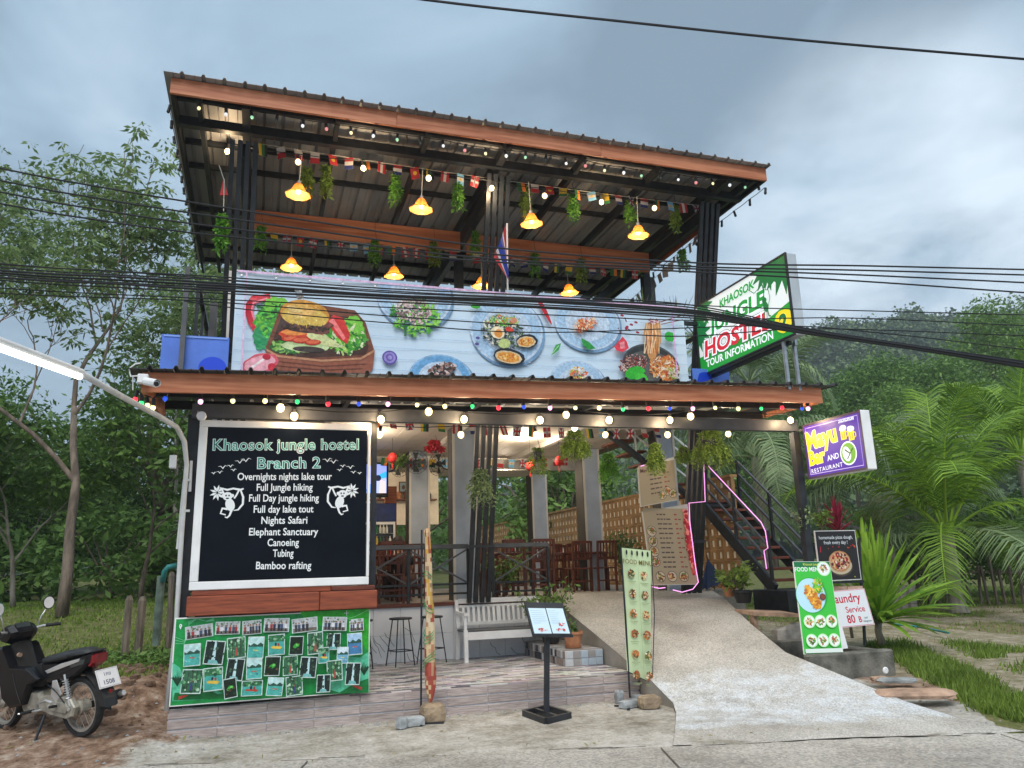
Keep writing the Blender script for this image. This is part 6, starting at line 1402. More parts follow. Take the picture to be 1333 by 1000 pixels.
wl = thing('wooden_shelf', 'pinkish wooden slab step at the foot of the staircase by the green menu board', 'step', (7.6, 10.0, .9)); a, b_ = at(981, 797, Y=9.9), at(1040, 799, Y=9.7)
part('board', MB().prism([a, b_, b_ + V(.05, .5, .02), a + V(.05, .55, .02)], (0, 0, -.05)), 'stone_red', wl); part('support', MB().box((a.x + .03, a.y + .05, .5), (a.x + .09, a.y + .15, a.z - .05)), 'stone_red', wl)
# pink neon lines
def neon(label, pts, base): single('neon_tube', MB().tube(pts, .0075, 6), 'neon_pink', label, 'neon tube', tuple(base))
q = [at(x, y, Y=12.12) for x, y in ((841, 612), (866, 603), (886, 598))]
pn = [at(x, y, Y=Y) for x, y, Y in ((914, 562, 10.6), (916, 601, 10.7), (917, 625, 10.9), (918, 653, 11.0), (897, 655, 11.1), (898, 680, 11.1), (905, 735, 11.1), (909, 758, 11.1), (902, 767, 11.1), (888, 771, 11.1), (876, 768, 11.1))]
neon('pink neon tube outlining the large menu panel and its post', pn, pn[-1])
neon('short pink neon tube lying at the foot of the large menu panel', [at(849, 764, Y=11.1), at(858, 766, Y=11.1), at(866, 765, Y=11.1)], at(858, 766, Y=11.35))
hr_ = [(7.87, 12.58, 3.48), (7.87, 10.95, 2.2), (7.87, 10.86, 2.05), (7.87, 10.84, 1.78), (7.87, 10.95, 1.74), (7.87, 10.93, 1.45)]
neon('pink neon tube running down the left handrail of the staircase', [V(*p) for p in hr_], hr_[-1])
neon('short pink neon tube on the right handrail of the staircase', [V(8.62, 10.9, 2.08), V(8.7, 10.84, 2.03), V(8.55, 10.8, 2.02)], (8.6, 10.84, 2.0))
neon('pink neon tube along the upper stair flight above the small menu panel', [at(834, 607, Y=10.97), at(866, 597, Y=10.97)], at(838, 606, Y=11.42))

# breeze block wall down the right side
bw = thing('breeze_block_wall', 'long tan breeze block wall with rows of openings with painted light behind the tables', 'wall', (8.5, 21, .5))
part('painted_glow', MB().box((8.462, 12.56, .52), (8.5, 30.2, 3.13)), 'cream', bw)  # pale sheet behind the holes, its colour standing in for light through them
def block_mb(mb, y, z):      # frame of a hollow block seen from the dining room
    w_, h_ = .226, .216; o0, o1, p0, p1 = .06, .166, .045, .165
    mb.box((8.44, y, z), (8.515, y + o0, z + h_)); mb.box((8.44, y + o1, z), (8.515, y + w_, z + h_)); mb.box((8.441, y + o0, z), (8.515, y + o1, z + p0)); mb.box((8.441, y + o0, z + p1), (8.515, y + o1, z + h_)); return mb
bmz = MB(); block_mb(bmz, 0, 0); bmesh_ = bmz.mesh('block', 'block', (8.44, 0, 0)); pw = wloc(bw); rest = MB(); cnt = 0
for j in range(76):
    for i in range(12):
        y, z = 12.54 + j * .23, .5 + i * .22
        if j < 25: link('block', bmesh_, bw, V(8.44, y, z) - pw); cnt += 1
        else: block_mb(rest, y, z)
part('blocks', rest, 'block', bw, kind='stuff')
part('coping', MB().box((8.42, 12.54, .5 + 12 * .22 + .001), (8.58, 30.2, .5 + 12 * .22 + .05)), 'block', bw)
bb = thing('blue_umbrella', 'folded dark blue umbrella lying open ribbed beside the staircase foot', 'umbrella', tuple(at(925, 765, Y=12.3))); c = at(926, 748, Y=12.3)
mbu = MB(); apex = c + V(-.05, .0, .28)
for k in range(8):
    a0, a1 = k * PI / 4, (k + 1) * PI / 4; p = c + V(.26 * math.cos(a0), .16 * math.sin(a0), -.2 + .08 * math.cos(a0)); q = c + V(.26 * math.cos(a1), .16 * math.sin(a1), -.2 + .08 * math.cos(a1)); m_ = (p + q) / 2 + (c - (p + q) / 2) * .15
    mbu.quad(apex, p, m_); mbu.quad(apex, m_, q)
part('canopy', mbu, 'umbrella_cloth', bb); part('shaft', MB().tube([apex + V(-.01, 0, .06), c + V(.04, 0, -.26)], .01, 6), 'black_plastic', bb)

# ================================================================ dining room
ch = thing('dining_chair', 'x', 'chair', (0, 0, 0))
part('seat', MB().bbox((-.21, -.2, .42), (.21, .2, .45), .006), 'chair_wood', ch)
for sx_ in (-1, 1):
    part('leg', MB().bar((sx_ * .19, -.18, 0), (sx_ * .19, -.18, .42), .038), 'chair_wood', ch); part('leg', MB().bar((sx_ * .19, .19, 0), (sx_ * .19, .19, .45), .038), 'chair_wood', ch); part('back_post', MB().bar((sx_ * .19, .19, .452), (sx_ * .19, .24, .95), .036), 'chair_wood', ch)
for z in (.93, .62): part('back_rail', MB().bar((-.17, .205 + (z - .6) * .1, z), (.17, .205 + (z - .6) * .1, z), .02, .05), 'chair_wood', ch)
for k in range(5): x = -.13 + k * .065; part('back_slat', MB().bar((x, .21, .64), (x, .238, .91), .03, .012), 'chair_wood', ch)
for z in (.2,): part('stretcher', MB().bar((-.17, .19, z), (.17, .19, z), .02, .03), 'chair_wood', ch)
tb_ = thing('dining_table', 'x', 'table', (0, 0, 0))
part('tabletop', MB().bbox((-.5, -.36, .71), (.5, .36, .75), .008), 'chair_wood', tb_)
for a in (-1, 1):
    for b2 in (-1, 1): part('leg', MB().bar((a * .44, b2 * .3, 0), (a * .44, b2 * .3, .71), .05), 'chair_wood', tb_)
tabs = [(1.75, 13.1, 'behind the hostel board'), (4.35, 13.3, 'at the balustrade end'), (6.2, 14.75, 'by the bare columns'), (2.4, 14.6, 'near the drinks fridge'), (4.7, 16.6, 'in mid room'), (6.9, 17.4, 'far back at the wall')]
for k, (x, y, lab) in enumerate(tabs):
    L_ = 'dark red wooden dining table ' + lab; o = tb_ if k == 0 else copy_tree(tb_, (x, y, FZ), 0, L_); o.location = (x, y, FZ); o['label'] = L_; o['group'] = 'wooden dining tables'
chs = []
for (x, y, lab) in tabs: chs += [(x - .26, y - .55, PI, 'left front', lab), (x + .26, y - .55, PI, 'right front', lab), (x - .26, y + .55, 0, 'left back', lab), (x + .26, y + .55, 0, 'right back', lab)]
for k, (x, y, r, wh_, lab) in enumerate(chs):
    L_ = 'slatted red brown chair at the %s of the table %s' % (wh_, lab); o = ch if k == 0 else copy_tree(ch, (x, y, FZ), r, L_); o.location = (x, y, FZ); o.rotation_euler[2] = r; o['label'] = L_; o['group'] = 'slatted wooden dining chairs'
tv = thing('television', 'wall television showing a pale blue and purple picture behind the board edge', 'television', (2.0, 15.3, 3.1)); a, b_ = at(458, 604, Y=15.3), at(503, 642, Y=15.3)
part('case', MB().bbox((a.x - .05, 15.31, b_.z - .08), (b_.x + .04, 15.36, a.z + .04), .01), 'gloss_black', tv); P = Print((a.x, 15.308, b_.z), (1, 0, 0), (0, 0, 1), .0004); U_, H_ = b_.x - a.x, a.z - b_.z
P.rect(0, 0, U_, H_, srgb(150, 165, 225)); P.poly([(0, H_), (U_, H_), (U_, H_ * .5), (U_ * .5, H_ * .55), (0, H_ * .8)], srgb(125, 140, 215)); P.poly([(U_ * .42, H_ * .1), (U_ * .52, H_ * .32), (U_ * .72, H_ * .2), (U_ * .6, 0), (U_ * .45, 0)], srgb(40, 120, 215)); P.poly([(U_ * .72, H_ * .6), (U_, H_ * .76), (U_, H_ * .55), (U_ * .85, H_ * .5)], srgb(40, 150, 225)); P.ell(U_ * .76, H_ * .52, .06, .06, srgb(20, 25, 50)); P.poly([(U_ * .8, 0), (U_ * .82, H_ * .45), (U_ * .97, H_ * .4), (U_ * .97, 0)], srgb(205, 175, 180)); P.build(tv, 'screen')
part('bracket', MB().box((a.x + .2, 15.365, 3.2), (a.x + .3, 15.6, 3.3)), 'black_steel', tv)
fr = thing('drinks_fridge', 'glass door drinks fridge with dark blue top under the television', 'fridge', (2.1, 15.6, FZ)); fx0, fx1 = 1.55, 2.62
part('cabinet', MB().bbox((fx0, 15.62, FZ), (fx1, 16.2, 2.9), .015), 'silver', fr); part('header', MB().bbox((fx0, 15.57, 2.56), (fx1, 15.615, 2.92), .01), 'fridge_blue', fr)
for k in range(2):
    xx0 = fx0 + .02 + k * .53; d = part('door', MB().box((xx0, 15.6, FZ + .25), (xx0 + .5, 15.615, 2.55)), 'glass_dark', fr)
    me = MB().box((xx0, 15.575, FZ + .25), (xx0 + .035, 15.598, 2.55)).box((xx0 + .465, 15.575, FZ + .25), (xx0 + .5, 15.598, 2.55)).box((xx0 + .036, 15.576, 2.5), (xx0 + .464, 15.598, 2.549)).mesh('frame', 'white_paint', wloc(d)); link('frame', me, d)
    rg = random.Random(k); bm2 = MB()
    for r in range(5):
        z = 1.45 + r * .22; bm2.col = srgb(190, 195, 195); bm2.box((xx0 + .04, 15.572, z - .012), (xx0 + .46, 15.59, z))
        for c2 in range(6): bm2.col = rg.choice([srgb(220, 220, 210), srgb(90, 60, 40), srgb(40, 110, 60), srgb(200, 170, 60), srgb(235, 235, 235), srgb(60, 70, 90)]); bm2.lathe([(0, 0), (.026, 0), (.026, .1), (.01, .13), (.01, .16), (0, .16)], (xx0 + .07 + c2 * .065, 15.578 - .02, z + .001), 8)
    part('shelf_stock', bm2, 'print', fr)
# wall fans on the middle column
def fan(label, c, rz_):
    t = thing('wall_fan', label, 'fan', tuple(c), rz_)
    part('motor', MB().lathe([(0, -.06), (.05, -.05), (.06, .02), (0, .06)], n=12, axis='Y'), 'black_plastic', t, local=True)
    mb = MB()
    for r in (.1, .17, .235): mb.tube([(r * math.cos(a), -.06 + (.235 - r) * -.1, r * math.sin(a)) for a in np.linspace(0, 2 * PI, 22)], .004, 4)
    for k in range(18): a = k * PI / 9; mb.tube([(.04 * math.cos(a), -.09, .04 * math.sin(a)), (.235 * math.cos(a), -.05, .235 * math.sin(a)), (.2 * math.cos(a), .03, .2 * math.sin(a))], .0025, 4)
    part('cage', mb, 'black_plastic', t, local=True)
    for k in range(4): a = k * PI / 2; part('blade', MB().add([(.03 * math.cos(a), -.02, .03 * math.sin(a)), (.2 * math.cos(a - .3), -.01, .2 * math.sin(a - .3)), (.21 * math.cos(a + .35), -.035, .21 * math.sin(a + .35))], [(0, 1, 2)]), 'glass_dark', t, local=True)
    part('arm', MB().tube([(0, .02, 0), (0, .12, -.08), (0, .25, -.1)], .015, 6), 'black_plastic', t, local=True); return t
fan('black wall fan nearest the television', at(517, 606, Y=15.0), .5); fan('black wall fan on the front of the middle grey column', at(541, 602, Y=15.1), 0); fan('black wall fan turned sideways right of the middle column', at(572, 604, Y=15.0), -1.0)
sf = thing('kitchen_shelf', 'shelf of pots and bottles against the cream back wall', 'shelf', (3.4, 19.0, 3.3)); part('board', MB().box((2.4, 18.9, 3.28), (4.2, 19.18, 3.31)), 'tread_wood', sf)
rg = random.Random(2)
for k in range(9):
    x = 2.5 + k * .19; h = rg.uniform(.12, .22); single('jar', MB().lathe([(0, 0), (.06, 0), (.065, h * .7), (.04, h * .9), (.04, h), (0, h)], (x, 19.04, 3.312), 10), rg.choice(['black_plastic', 'terracotta', 'silver', 'tread_wood']), '%s jar from the left on the kitchen shelf' % ordn(k), 'jar', (x, 19.04, 3.311), 'jars on the kitchen shelf')
# seated guest with dark shirt, seen from behind through the balustrade
def skin_body(name, joints, edges, mt_, parent, sub=1):
    me = bpy.data.meshes.new(name); me.from_pydata([j[:3] for j in joints], edges, []); o = bpy.data.objects.new(name, me); COL.objects.link(o)
    sk = o.modifiers.new('s', 'SKIN'); o.modifiers.new('b', 'SUBSURF').levels = sub; sk.branch_smoothing = .6
    for i, j in enumerate(joints): me.skin_vertices[0].data[i].radius = (j[3], j[4] if len(j) > 4 else j[3]); me.skin_vertices[0].data[i].use_root = i == 0
    dg = bpy.context.evaluated_depsgraph_get(); m2 = bpy.data.meshes.new_from_object(o.evaluated_get(dg)); bpy.data.objects.remove(o); m2.materials.clear(); m2.materials.append(MATS[mt_]); m2.shade_smooth(); m2.name = name
    return link(name, m2, parent)
pe = thing('person', 'hunched seated guest in dark shirt with back turned behind the balustrade', 'person', (2.35, 13.15, FZ), .25)
sh_ = .45
skin_body('body', [(0, 0, .3, .15, .11), (0, .08, .5, .13, .1), (0, .16, .68, .16, .1), (0, .2, .8, .06), (0, .22, .86, .055), (0, .25, .95, .095, .105), (-.18, .16, .72, .055), (-.25, .26, .52, .045), (-.2, .46, .5, .038), (-.16, .55, .52, .035), (.18, .16, .72, .055), (.25, .26, .52, .045), (.2, .46, .5, .038), (.16, .55, .52, .035),
    (-.1, .05, .3, .085), (-.14, .40, .46, .065), (-.12, .42, .1, .045), (-.12, .52, .04, .04), (.1, .05, .3, .085), (.14, .40, .46, .065), (.12, .42, .1, .045), (.12, .52, .04, .04)],
    [(0, 1), (1, 2), (2, 3), (3, 4), (4, 5), (2, 6), (6, 7), (7, 8), (8, 9), (2, 10), (10, 11), (11, 12), (12, 13), (0, 14), (14, 15), (15, 16), (16, 17), (0, 18), (18, 19), (19, 20), (20, 21)], 'skin', pe)
skin_body('shirt', [(0, 0, .3, .165, .125), (0, .08, .5, .148, .12), (0, .16, .68, .178, .118), (0, .19, .78, .09), (-.19, .16, .72, .072), (-.24, .24, .58, .062), (.19, .16, .72, .072), (.24, .24, .58, .062)], [(0, 1), (1, 2), (2, 3), (2, 4), (4, 5), (2, 6), (6, 7)], 'person_shirt', pe)
skin_body('trousers', [(0, .02, .28, .17, .13), (-.1, .06, .3, .1), (-.14, .40, .46, .08), (-.12, .42, .16, .06), (.1, .06, .3, .1), (.14, .40, .46, .08), (.12, .42, .16, .06)], [(0, 1), (1, 2), (2, 3), (0, 4), (4, 5), (5, 6)], 'trousers', pe)
part('hair', MB().ball((0, .235, .965), .108, 14, (1, 1.05, 1.12)), 'hair', pe, local=True, smooth=True)
part('ear', MB().ball((-.1, .27, .93), .022, 8, (.5, 1, 1.3)), 'skin', pe, local=True); part('ear', MB().ball((.1, .27, .93), .022, 8, (.5, 1, 1.3)), 'skin', pe, local=True)
part('nose', MB().ball((0, .355, .93), .016, 8, (1, 1.4, 1.4)), 'skin', pe, local=True)

single('low_stool', MB().lathe([(0, 0), (.15, 0), (.12, .05), (.12, .2), (.16, .23), (0, .23)], (2.35, 13.15, FZ), 14), 'chair_wood', 'low round wooden stool under the seated guest', 'stool', (2.35, 13.15, FZ))

# clutter of the dining room: bottles on tables, framed pictures, lanterns, hanging plants
for k, (x, y, lab) in enumerate(tabs):
    t = thing('condiment_caddy', 'small caddy of sauce bottles on the table ' + lab, 'caddy', (x, y, FZ + .751), group='condiment caddies on the tables')
    part('tray', MB().box((x - .1, y - .06, FZ + .751), (x + .1, y + .06, FZ + .77)), 'black_plastic', t)
    for j in range(3): part('bottle', MB().lathe([(0, 0), (.026, 0), (.026, .11), (.01, .15), (.01, .18), (0, .18)], (x - .06 + j * .06, y, FZ + .771), 8), ('red_cloth', 'white_paint', 'glass_dark')[j], t)
for k, (x, z, w_, h_, c) in enumerate(((2.95, 3.45, .3, .22, srgb(200, 170, 120)), (3.4, 3.62, .22, .28, srgb(120, 150, 160)), (3.75, 3.5, .3, .2, srgb(190, 120, 90)), (2.2, 2.2, .5, .35, srgb(170, 160, 120)))):
    y_ = 19.17; t = thing('picture_frame', '%s framed picture from the left on the back wall' % ordn(k), 'picture', (x, y_, z), group='framed pictures on the back wall'); part('frame', MB().box((x - w_ / 2, y_, z - h_ / 2), (x + w_ / 2, y_ + .02, z + h_ / 2)), 'tread_wood', t)
    P = Print((x - w_ / 2, y_ - .002, z - h_ / 2), (1, 0, 0), (0, 0, 1)); P.rect(.025, .025, w_ - .025, h_ - .025, c); P.ell(w_ / 2, h_ / 2, w_ * .2, h_ * .2, srgb(80, 60, 50)); P.build(t)
for k, (px, py, Y) in enumerate(((511, 596, 13.8), (690, 607, 13.6), (728, 600, 13.2))):
    q = at(px, py, Y=Y); t = thing('paper_lantern', '%s small red lantern from the left hanging inside' % ordn(k), 'lantern', tuple(q), group='red lanterns under the dining room ceiling'); part('lantern_body', MB().lathe([(.03, -.09), (.07, -.06), (.085, 0), (.07, .06), (.03, .09)], q, 14), 'red_cloth', t, smooth=True); part('cord', MB().tube([q + V(0, 0, .09), V(q.x, q.y, 3.95)], .004, 4), 'cable', t); part('tassel', MB().tube([q + V(0, 0, -.09), q + V(0, 0, -.2)], .012, 5), 'red_cloth', t)
bc_ = thing('bar_counter', 'dark wooden bar counter with bottles at the left back of the dining room', 'counter', (.9, 17.2, FZ)); part('body', MB().box((-.2, 17.0, FZ), (2.7, 17.5, FZ + 1.0)), 'tread_wood', bc_); part('top', MB().bbox((-.25, 16.95, FZ + 1.001), (2.75, 17.55, FZ + 1.05), .01), 'chair_wood', bc_)
rg = random.Random(6); bms = [MB().lathe([(0, 0), (.035, 0), (.035, .17), (.012, .23), (.012, .3), (0, .3)], n=8).mesh('bottle', m_) for m_ in ('glass_dark', 'silver', 'red_cloth', 'old_pipe', 'amber_glass_off')]
for k in range(12):
    o = link('bottle', bms[k % 5], loc=(1.2 + k * .12, 17.2, FZ + 1.051)); o['label'] = '%s bottle from the left on the dark bar counter' % (ordn(k) if k < 10 else ('eleventh', 'twelfth')[k - 10]); o['category'] = 'bottle'; o['group'] = 'bottles on the bar counter'

# ================================================================ vegetation
def leaves_np(centers, size, rng, normals=None, aspect=.42, droop=.3, fold=True, jitter=.35):
    "small pointed leaves (two triangles folded on the midrib as one quad) at the given points"
    n = len(centers); c = np.asarray(centers); 
    d = rng.normal(size=(n, 3)); d[:, 2] = d[:, 2] * .6 - droop
    if normals is not None: d += normals * .8
    d /= np.linalg.norm(d, axis=1)[:, None]
    r = rng.normal(size=(n, 3)); r[:, 2] += 1.2 if True else 0
    s = np.cross(d, r); s /= np.linalg.norm(s, axis=1)[:, None] + 1e-9
    sz = size * (1 + jitter * rng.normal(size=n)).clip(.5, 1.8); L_ = sz[:, None] * d; W_2 = (sz * aspect)[:, None] * s
    v = np.empty((n, 4, 3)); v[:, 0] = c; v[:, 1] = c + L_ * .5 + W_2 * .5; v[:, 2] = c + L_; v[:, 3] = c + L_ * .5 - W_2 * .5
    return v.reshape(-1, 3), np.arange(n * 4).reshape(n, 4)
def leafpart(name, pts, size, rng, mt_, parent=None, kind='stuff', **k):
    off = np.array(wloc(parent)) if parent else np.zeros(3)
    v, f = leaves_np(np.asarray(pts) - off, size, rng, **k)
    me = npmesh(name, v, f, mt_, rng.random(len(f)))
    return link(name, me, parent, kind=kind) if parent else me
def clump_points(centres, radii, per, rng, flat=.7):
    out = []
    for c, r in zip(centres, radii):
        n = max(3, int(per * (r ** 2))) if per < 2000 else per
        p = rng.normal(size=(n, 3)); p /= np.linalg.norm(p, axis=1)[:, None]; p *= (rng.random(n) ** .35)[:, None] * r; p[:, 2] *= flat; out.append(np.asarray(c) + p)
    return np.concatenate(out)
def grow(rng, base, direc, length, rad, depth, spread=.6, up=.25, kids=(3, 4), shrink=.68, segs=5, wig=.12, first=.35):
    "branching skeleton: list of (points, radii) limbs and the twig ends"
    limbs = []; tips = []
    def rec(p, d, L_, r, dep):
        pts = [p.copy()]; rs = [r]; q = p.copy(); dd = d / np.linalg.norm(d)
        for i in range(segs):
            dd = dd + rng.normal(size=3) * wig + np.array([0, 0, up * .15]); dd /= np.linalg.norm(dd); q = q + dd * L_ / segs; pts.append(q.copy()); rs.append(max(.006, r * (1 - .55 * (i + 1) / segs)))
        limbs.append((pts, rs))
        if dep == 0: tips.append((pts[-1], dd)); tips.append((pts[-2], dd)); tips.append((pts[-3], dd)); return
        k = rng.integers(kids[0], kids[1] + 1)
        for j in range(k):
            t = first + (1 - first) * (j + .5 + rng.random() * .4) / k; i = min(segs - 1, int(t * segs)); f_ = t * segs - i
            if f_ > 1: f_ = 1
            s_ = pts[i] * (1 - f_) + pts[i + 1] * f_
            a = rng.random() * 2 * PI; side = np.array([math.cos(a), math.sin(a), 0]); nd = dd * (1 - spread) + side * spread + np.array([0, 0, up]); rec(s_, nd, L_ * shrink * (.8 + rng.random() * .4), rs[i] * .62, dep - 1)
        rec(pts[-1], dd + rng.normal(size=3) * .15, L_ * shrink, rs[-1], dep - 1)
    rec(np.array(base, float), np.array(direc, float), length, rad, depth); return limbs, tips
def tree(name, label, base, H_, rad, seed, mt_leaf, leaf, per_tip, tipr, whorl=0, depth=3, spread=.6, trunk_frac=.45, bark='bark', group=None, lean=(0, 0, 1), up=.25, kids=(3, 4), cat='tree', shrink=.68, droop=.3, aspect=.42, minr=.0):
    rng = np.random.default_rng(seed); t = thing(name, label, cat, base, group=group)
    limbs, tips = grow(rng, base, lean, H_ * trunk_frac, rad, depth, spread, up, kids, shrink)
    mb = MB().tube(limbs[0][0], limbs[0][1], 10); part('trunk', mb, bark, t, smooth=True)
    mb = MB()
    for p, r in limbs[1:]:
        if r[0] > minr: mb.tube(p, r, 5 if r[0] < .05 else 7, cap=False)
    part('branches', mb, bark, t, kind='stuff', smooth=True)
    pts = np.concatenate([p + rng.normal(size=(per_tip, 3)) * tipr * np.array([1, 1, .6]) for p, d in tips])
    nm = None
    if whorl:          # leaflets radiate from each twig end like small umbrellas
        ps = []; ns = []
        for p, d in tips:
            for w_ in range(whorl):
                c = p + rng.normal(size=3) * tipr * np.array([1, 1, .6]); a = rng.random(per_tip) * 2 * PI; rr = rng.random(per_tip) * .16
                q = np.stack([np.cos(a), np.sin(a), np.full(per_tip, -.45)], 1); ps.append(c + q * rr[:, None]); ns.append(q * 3)
        pts = np.concatenate(ps); nm = np.concatenate(ns)
    leafpart('crown', pts, leaf, rng, mt_leaf, t, droop=droop, aspect=aspect, normals=nm); return t
def bushmass(name, label, c, R, seed, mt_leaf, leaf, nclump, per, clr, cat='tree', group=None, trunk=True, bark='bark', base_z=None):
    "dense crown of many leaf clumps over an ellipsoid shell"
    rng = np.random.default_rng(seed); c = np.array(c, float); R = np.array(R, float); t = thing(name, label, cat, (c[0], c[1], base_z if base_z is not None else c[2] - R[2]), group=group)
    d = rng.normal(size=(nclump, 3)); d /= np.linalg.norm(d, axis=1)[:, None]; d[:, 2] = np.abs(d[:, 2]) * np.where(rng.random(nclump) < .72, 1, -.6)
    cc = c + d * R * (0.72 + .35 * rng.random((nclump, 1))); rr = clr * (.6 + .8 * rng.random(nclump))
    pts = clump_points(cc, rr, per, rng, .75); leafpart('crown', pts, leaf, rng, mt_leaf, t, normals=None)
    if trunk:
        mb = MB(); b0 = Vector((c[0], c[1], (base_z if base_z is not None else c[2] - R[2]) - .1)); mb.tube([b0, b0 + V(.1, 0, (c[2] - b0.z) * .6), V(*c)], [R[2] * .05, R[2] * .04, R[2] * .02], 8)
        part('trunk', mb, bark, t, smooth=True); mb = MB()
        for k in range(14): q = V(*cc[k]); mb.tube([V(c[0], c[1], c[2] - R[2] * .3), V(*c).lerp(q, .6) + V(0, 0, -.1), q], [R[2] * .022, R[2] * .014, .01], 5, cap=False)
        part('branches', mb, bark, t, kind='stuff')
    return t

# tall airy tree on the left
tree('tall_tree', 'tall slender pale barked tree with airy crown behind the motorcycle', (-3.36, 16.5, G(-3.36, 16.5)), 9.9, .115, 11, 'leaf_airy', .135, 15, .34, 2, depth=4, spread=.52, trunk_frac=.42, aspect=.36, bark='bark', up=.30, kids=(2, 3), shrink=.66)
tree('slender_tree', 'thin tree with airy leaves left of the hostel behind the blue sheet', (-2.2, 26, G(-2.2, 26)), 11.5, .09, 23, 'leaf_airy', .17, 13, .42, 3, aspect=.34, depth=4, spread=.5, trunk_frac=.40, bark='pale_bark', up=.3, kids=(2, 3))
tree('slender_tree', 'thin airy tree at the left edge of the picture', (-6.8, 21, G(-6.8, 21)), 10.8, .10, 31, 'leaf_airy', .15, 14, .42, 3, aspect=.34, depth=4, spread=.5, trunk_frac=.42, bark='pale_bark', up=.3, kids=(2, 3))
tree('young_tree', 'young leafy tree low at the left edge before the dark wood', (-4.9, 19.5, G(-4.9, 19.5)), 5.6, .06, 41, 'leaf_mid', .17, 12, .26, 2, aspect=.38, depth=3, spread=.55, trunk_frac=.35, bark='pale_bark', up=.2)
tree('young_tree', 'young leafy tree between the tall pale tree and the street lamp', (-2.5, 20, G(-2.5, 20)), 6.4, .06, 42, 'leaf_mid', .17, 12, .28, 2, aspect=.38, depth=3, spread=.55, trunk_frac=.35, bark='bark', up=.2)
# dark forest edge on the left
rng0 = np.random.default_rng(77); fd = [(-13.5, 29, 3.4, 3.4, 3.0, 'at the far left'), (-9.8, 30, 3.2, 3.2, 3.9, 'left of the tall pale tree'), (-6.4, 31, 3.0, 3.0, 3.2, 'straight behind the tall pale tree'), (-3.4, 30, 3.0, 3.0, 4.4, 'right of the tall pale tree'), (-.2, 31, 3.2, 3, 4.6, 'close behind the left corner of the hostel'), (3.0, 33, 3.4, 3, 4.0, 'behind the dining room'), (-16.5, 34, 4, 4, 5.2, 'outside the left edge')]
for k, (x, y, rx, ry, rz, lab) in enumerate(fd):
    bushmass('forest_tree', 'dense dark forest tree ' + lab, (x, y, 1 + rz * .93), (rx, ry, rz), 100 + k, 'leaf_dark', .2, 210, 120, .7, group='dark trees at the left forest edge', base_z=.9)
for k, (x, y, rx, rz, lab) in enumerate(((-10.6, 25, 1.8, 1.35, 'left of the tall tree'), (-7.0, 25.5, 1.6, 1.2, 'behind the foot of the tall tree'), (-3.9, 24.6, 1.7, 1.6, 'between tall tree and fence posts'), (-1.4, 24, 1.5, 1.7, 'behind the green water pipe'), (-13.5, 25, 1.8, 1.5, 'at the left picture edge'))):
    bushmass('shrub', 'broad leaved green shrub ' + lab, (x, y, .9 + rz * .6), (rx, 1.2, rz), 140 + k, 'leaf_mid', .24, 70, 130, .45, cat='shrub', group='shrubs along the left forest edge', base_z=.9)
# grass tufts
def tufts(name, region, n, h, seed, mt_='grass', wd=.012):
    rng = np.random.default_rng(seed); xs, ys = region(rng, n); z = gh(xs, ys); hh = h * (.5 + rng.random(n)); a = rng.random(n) * 2 * PI; ln = rng.normal(size=(n, 2)) * .35 * hh[:, None]
    w_ = np.stack([np.cos(a), np.sin(a), np.zeros(n)], 1) * wd * (.6 + rng.random((n, 1)) * .8); b0 = np.stack([xs, ys, z - .01], 1); tp = b0 + np.stack([ln[:, 0], ln[:, 1], hh], 1)
    v = np.empty((n, 3, 3)); v[:, 0] = b0 - w_; v[:, 1] = b0 + w_; v[:, 2] = tp; me = npmesh(name, v.reshape(-1, 3), np.arange(3 * n).reshape(n, 3), mt_, rng.random(n)); o = link(name, me, kind='stuff'); return o
def reg_verge(rng, n):
    y = 6.0 + rng.random(n * 3) * 8.0; x = 7.0 + rng.random(n * 3) * 4; z = zones(x, y)[:, 0]; k = (rng.random(n * 3) < z) & (y < 11.5); return x[k][:n], y[k][:n]
def fixn(fn):
    def g(rng, n):
        x, y = fn(rng, n); m_ = len(x)
        if m_ < n: r_ = rng.integers(0, max(1, m_), n - m_); x = np.concatenate([x, x[r_] + rng.normal(size=n - m_) * .04]); y = np.concatenate([y, y[r_] + rng.normal(size=n - m_) * .04])
        return x, y
    return g
def tuft_obj(name, label, fn, n, h, seed, mt_='grass', wd=.012): o = tufts(name, fixn(fn), n, h, seed, mt_, wd); o['label'] = label; o['category'] = 'grass'; return o
tuft_obj('verge_grass', 'bright green grass strip beside the ramp on the right', reg_verge, 15000, .10, 5)
def reg_left(rng, n):
    y = 10.4 + rng.random(n * 2) ** 1.6 * 15; x = -12 + rng.random(n * 2) * 11.2; z = zones(x, y)[:, 0] * (.35 + .65 * (np.sin(x * 1.7 + y) * np.sin(y * 2.1 - x * .6) > .1)); k = rng.random(n * 2) < z; return x[k][:n], y[k][:n]
tuft_obj('field_grass', 'patchy short grass on the field behind the motorcycle', reg_left, 36000, .055, 6, wd=.014)
def reg_back(rng, n):
    y = 8 + rng.random(n * 2) * 13; x = 7.8 + rng.random(n * 2) * 15; z = zones(x, y)[:, 0]; k = rng.random(n * 2) < z; return x[k][:n], y[k][:n]
tuft_obj('track_grass', 'thin grass between the gravel track and the hedge on the right', reg_back, 30000, .05, 8, wd=.014)
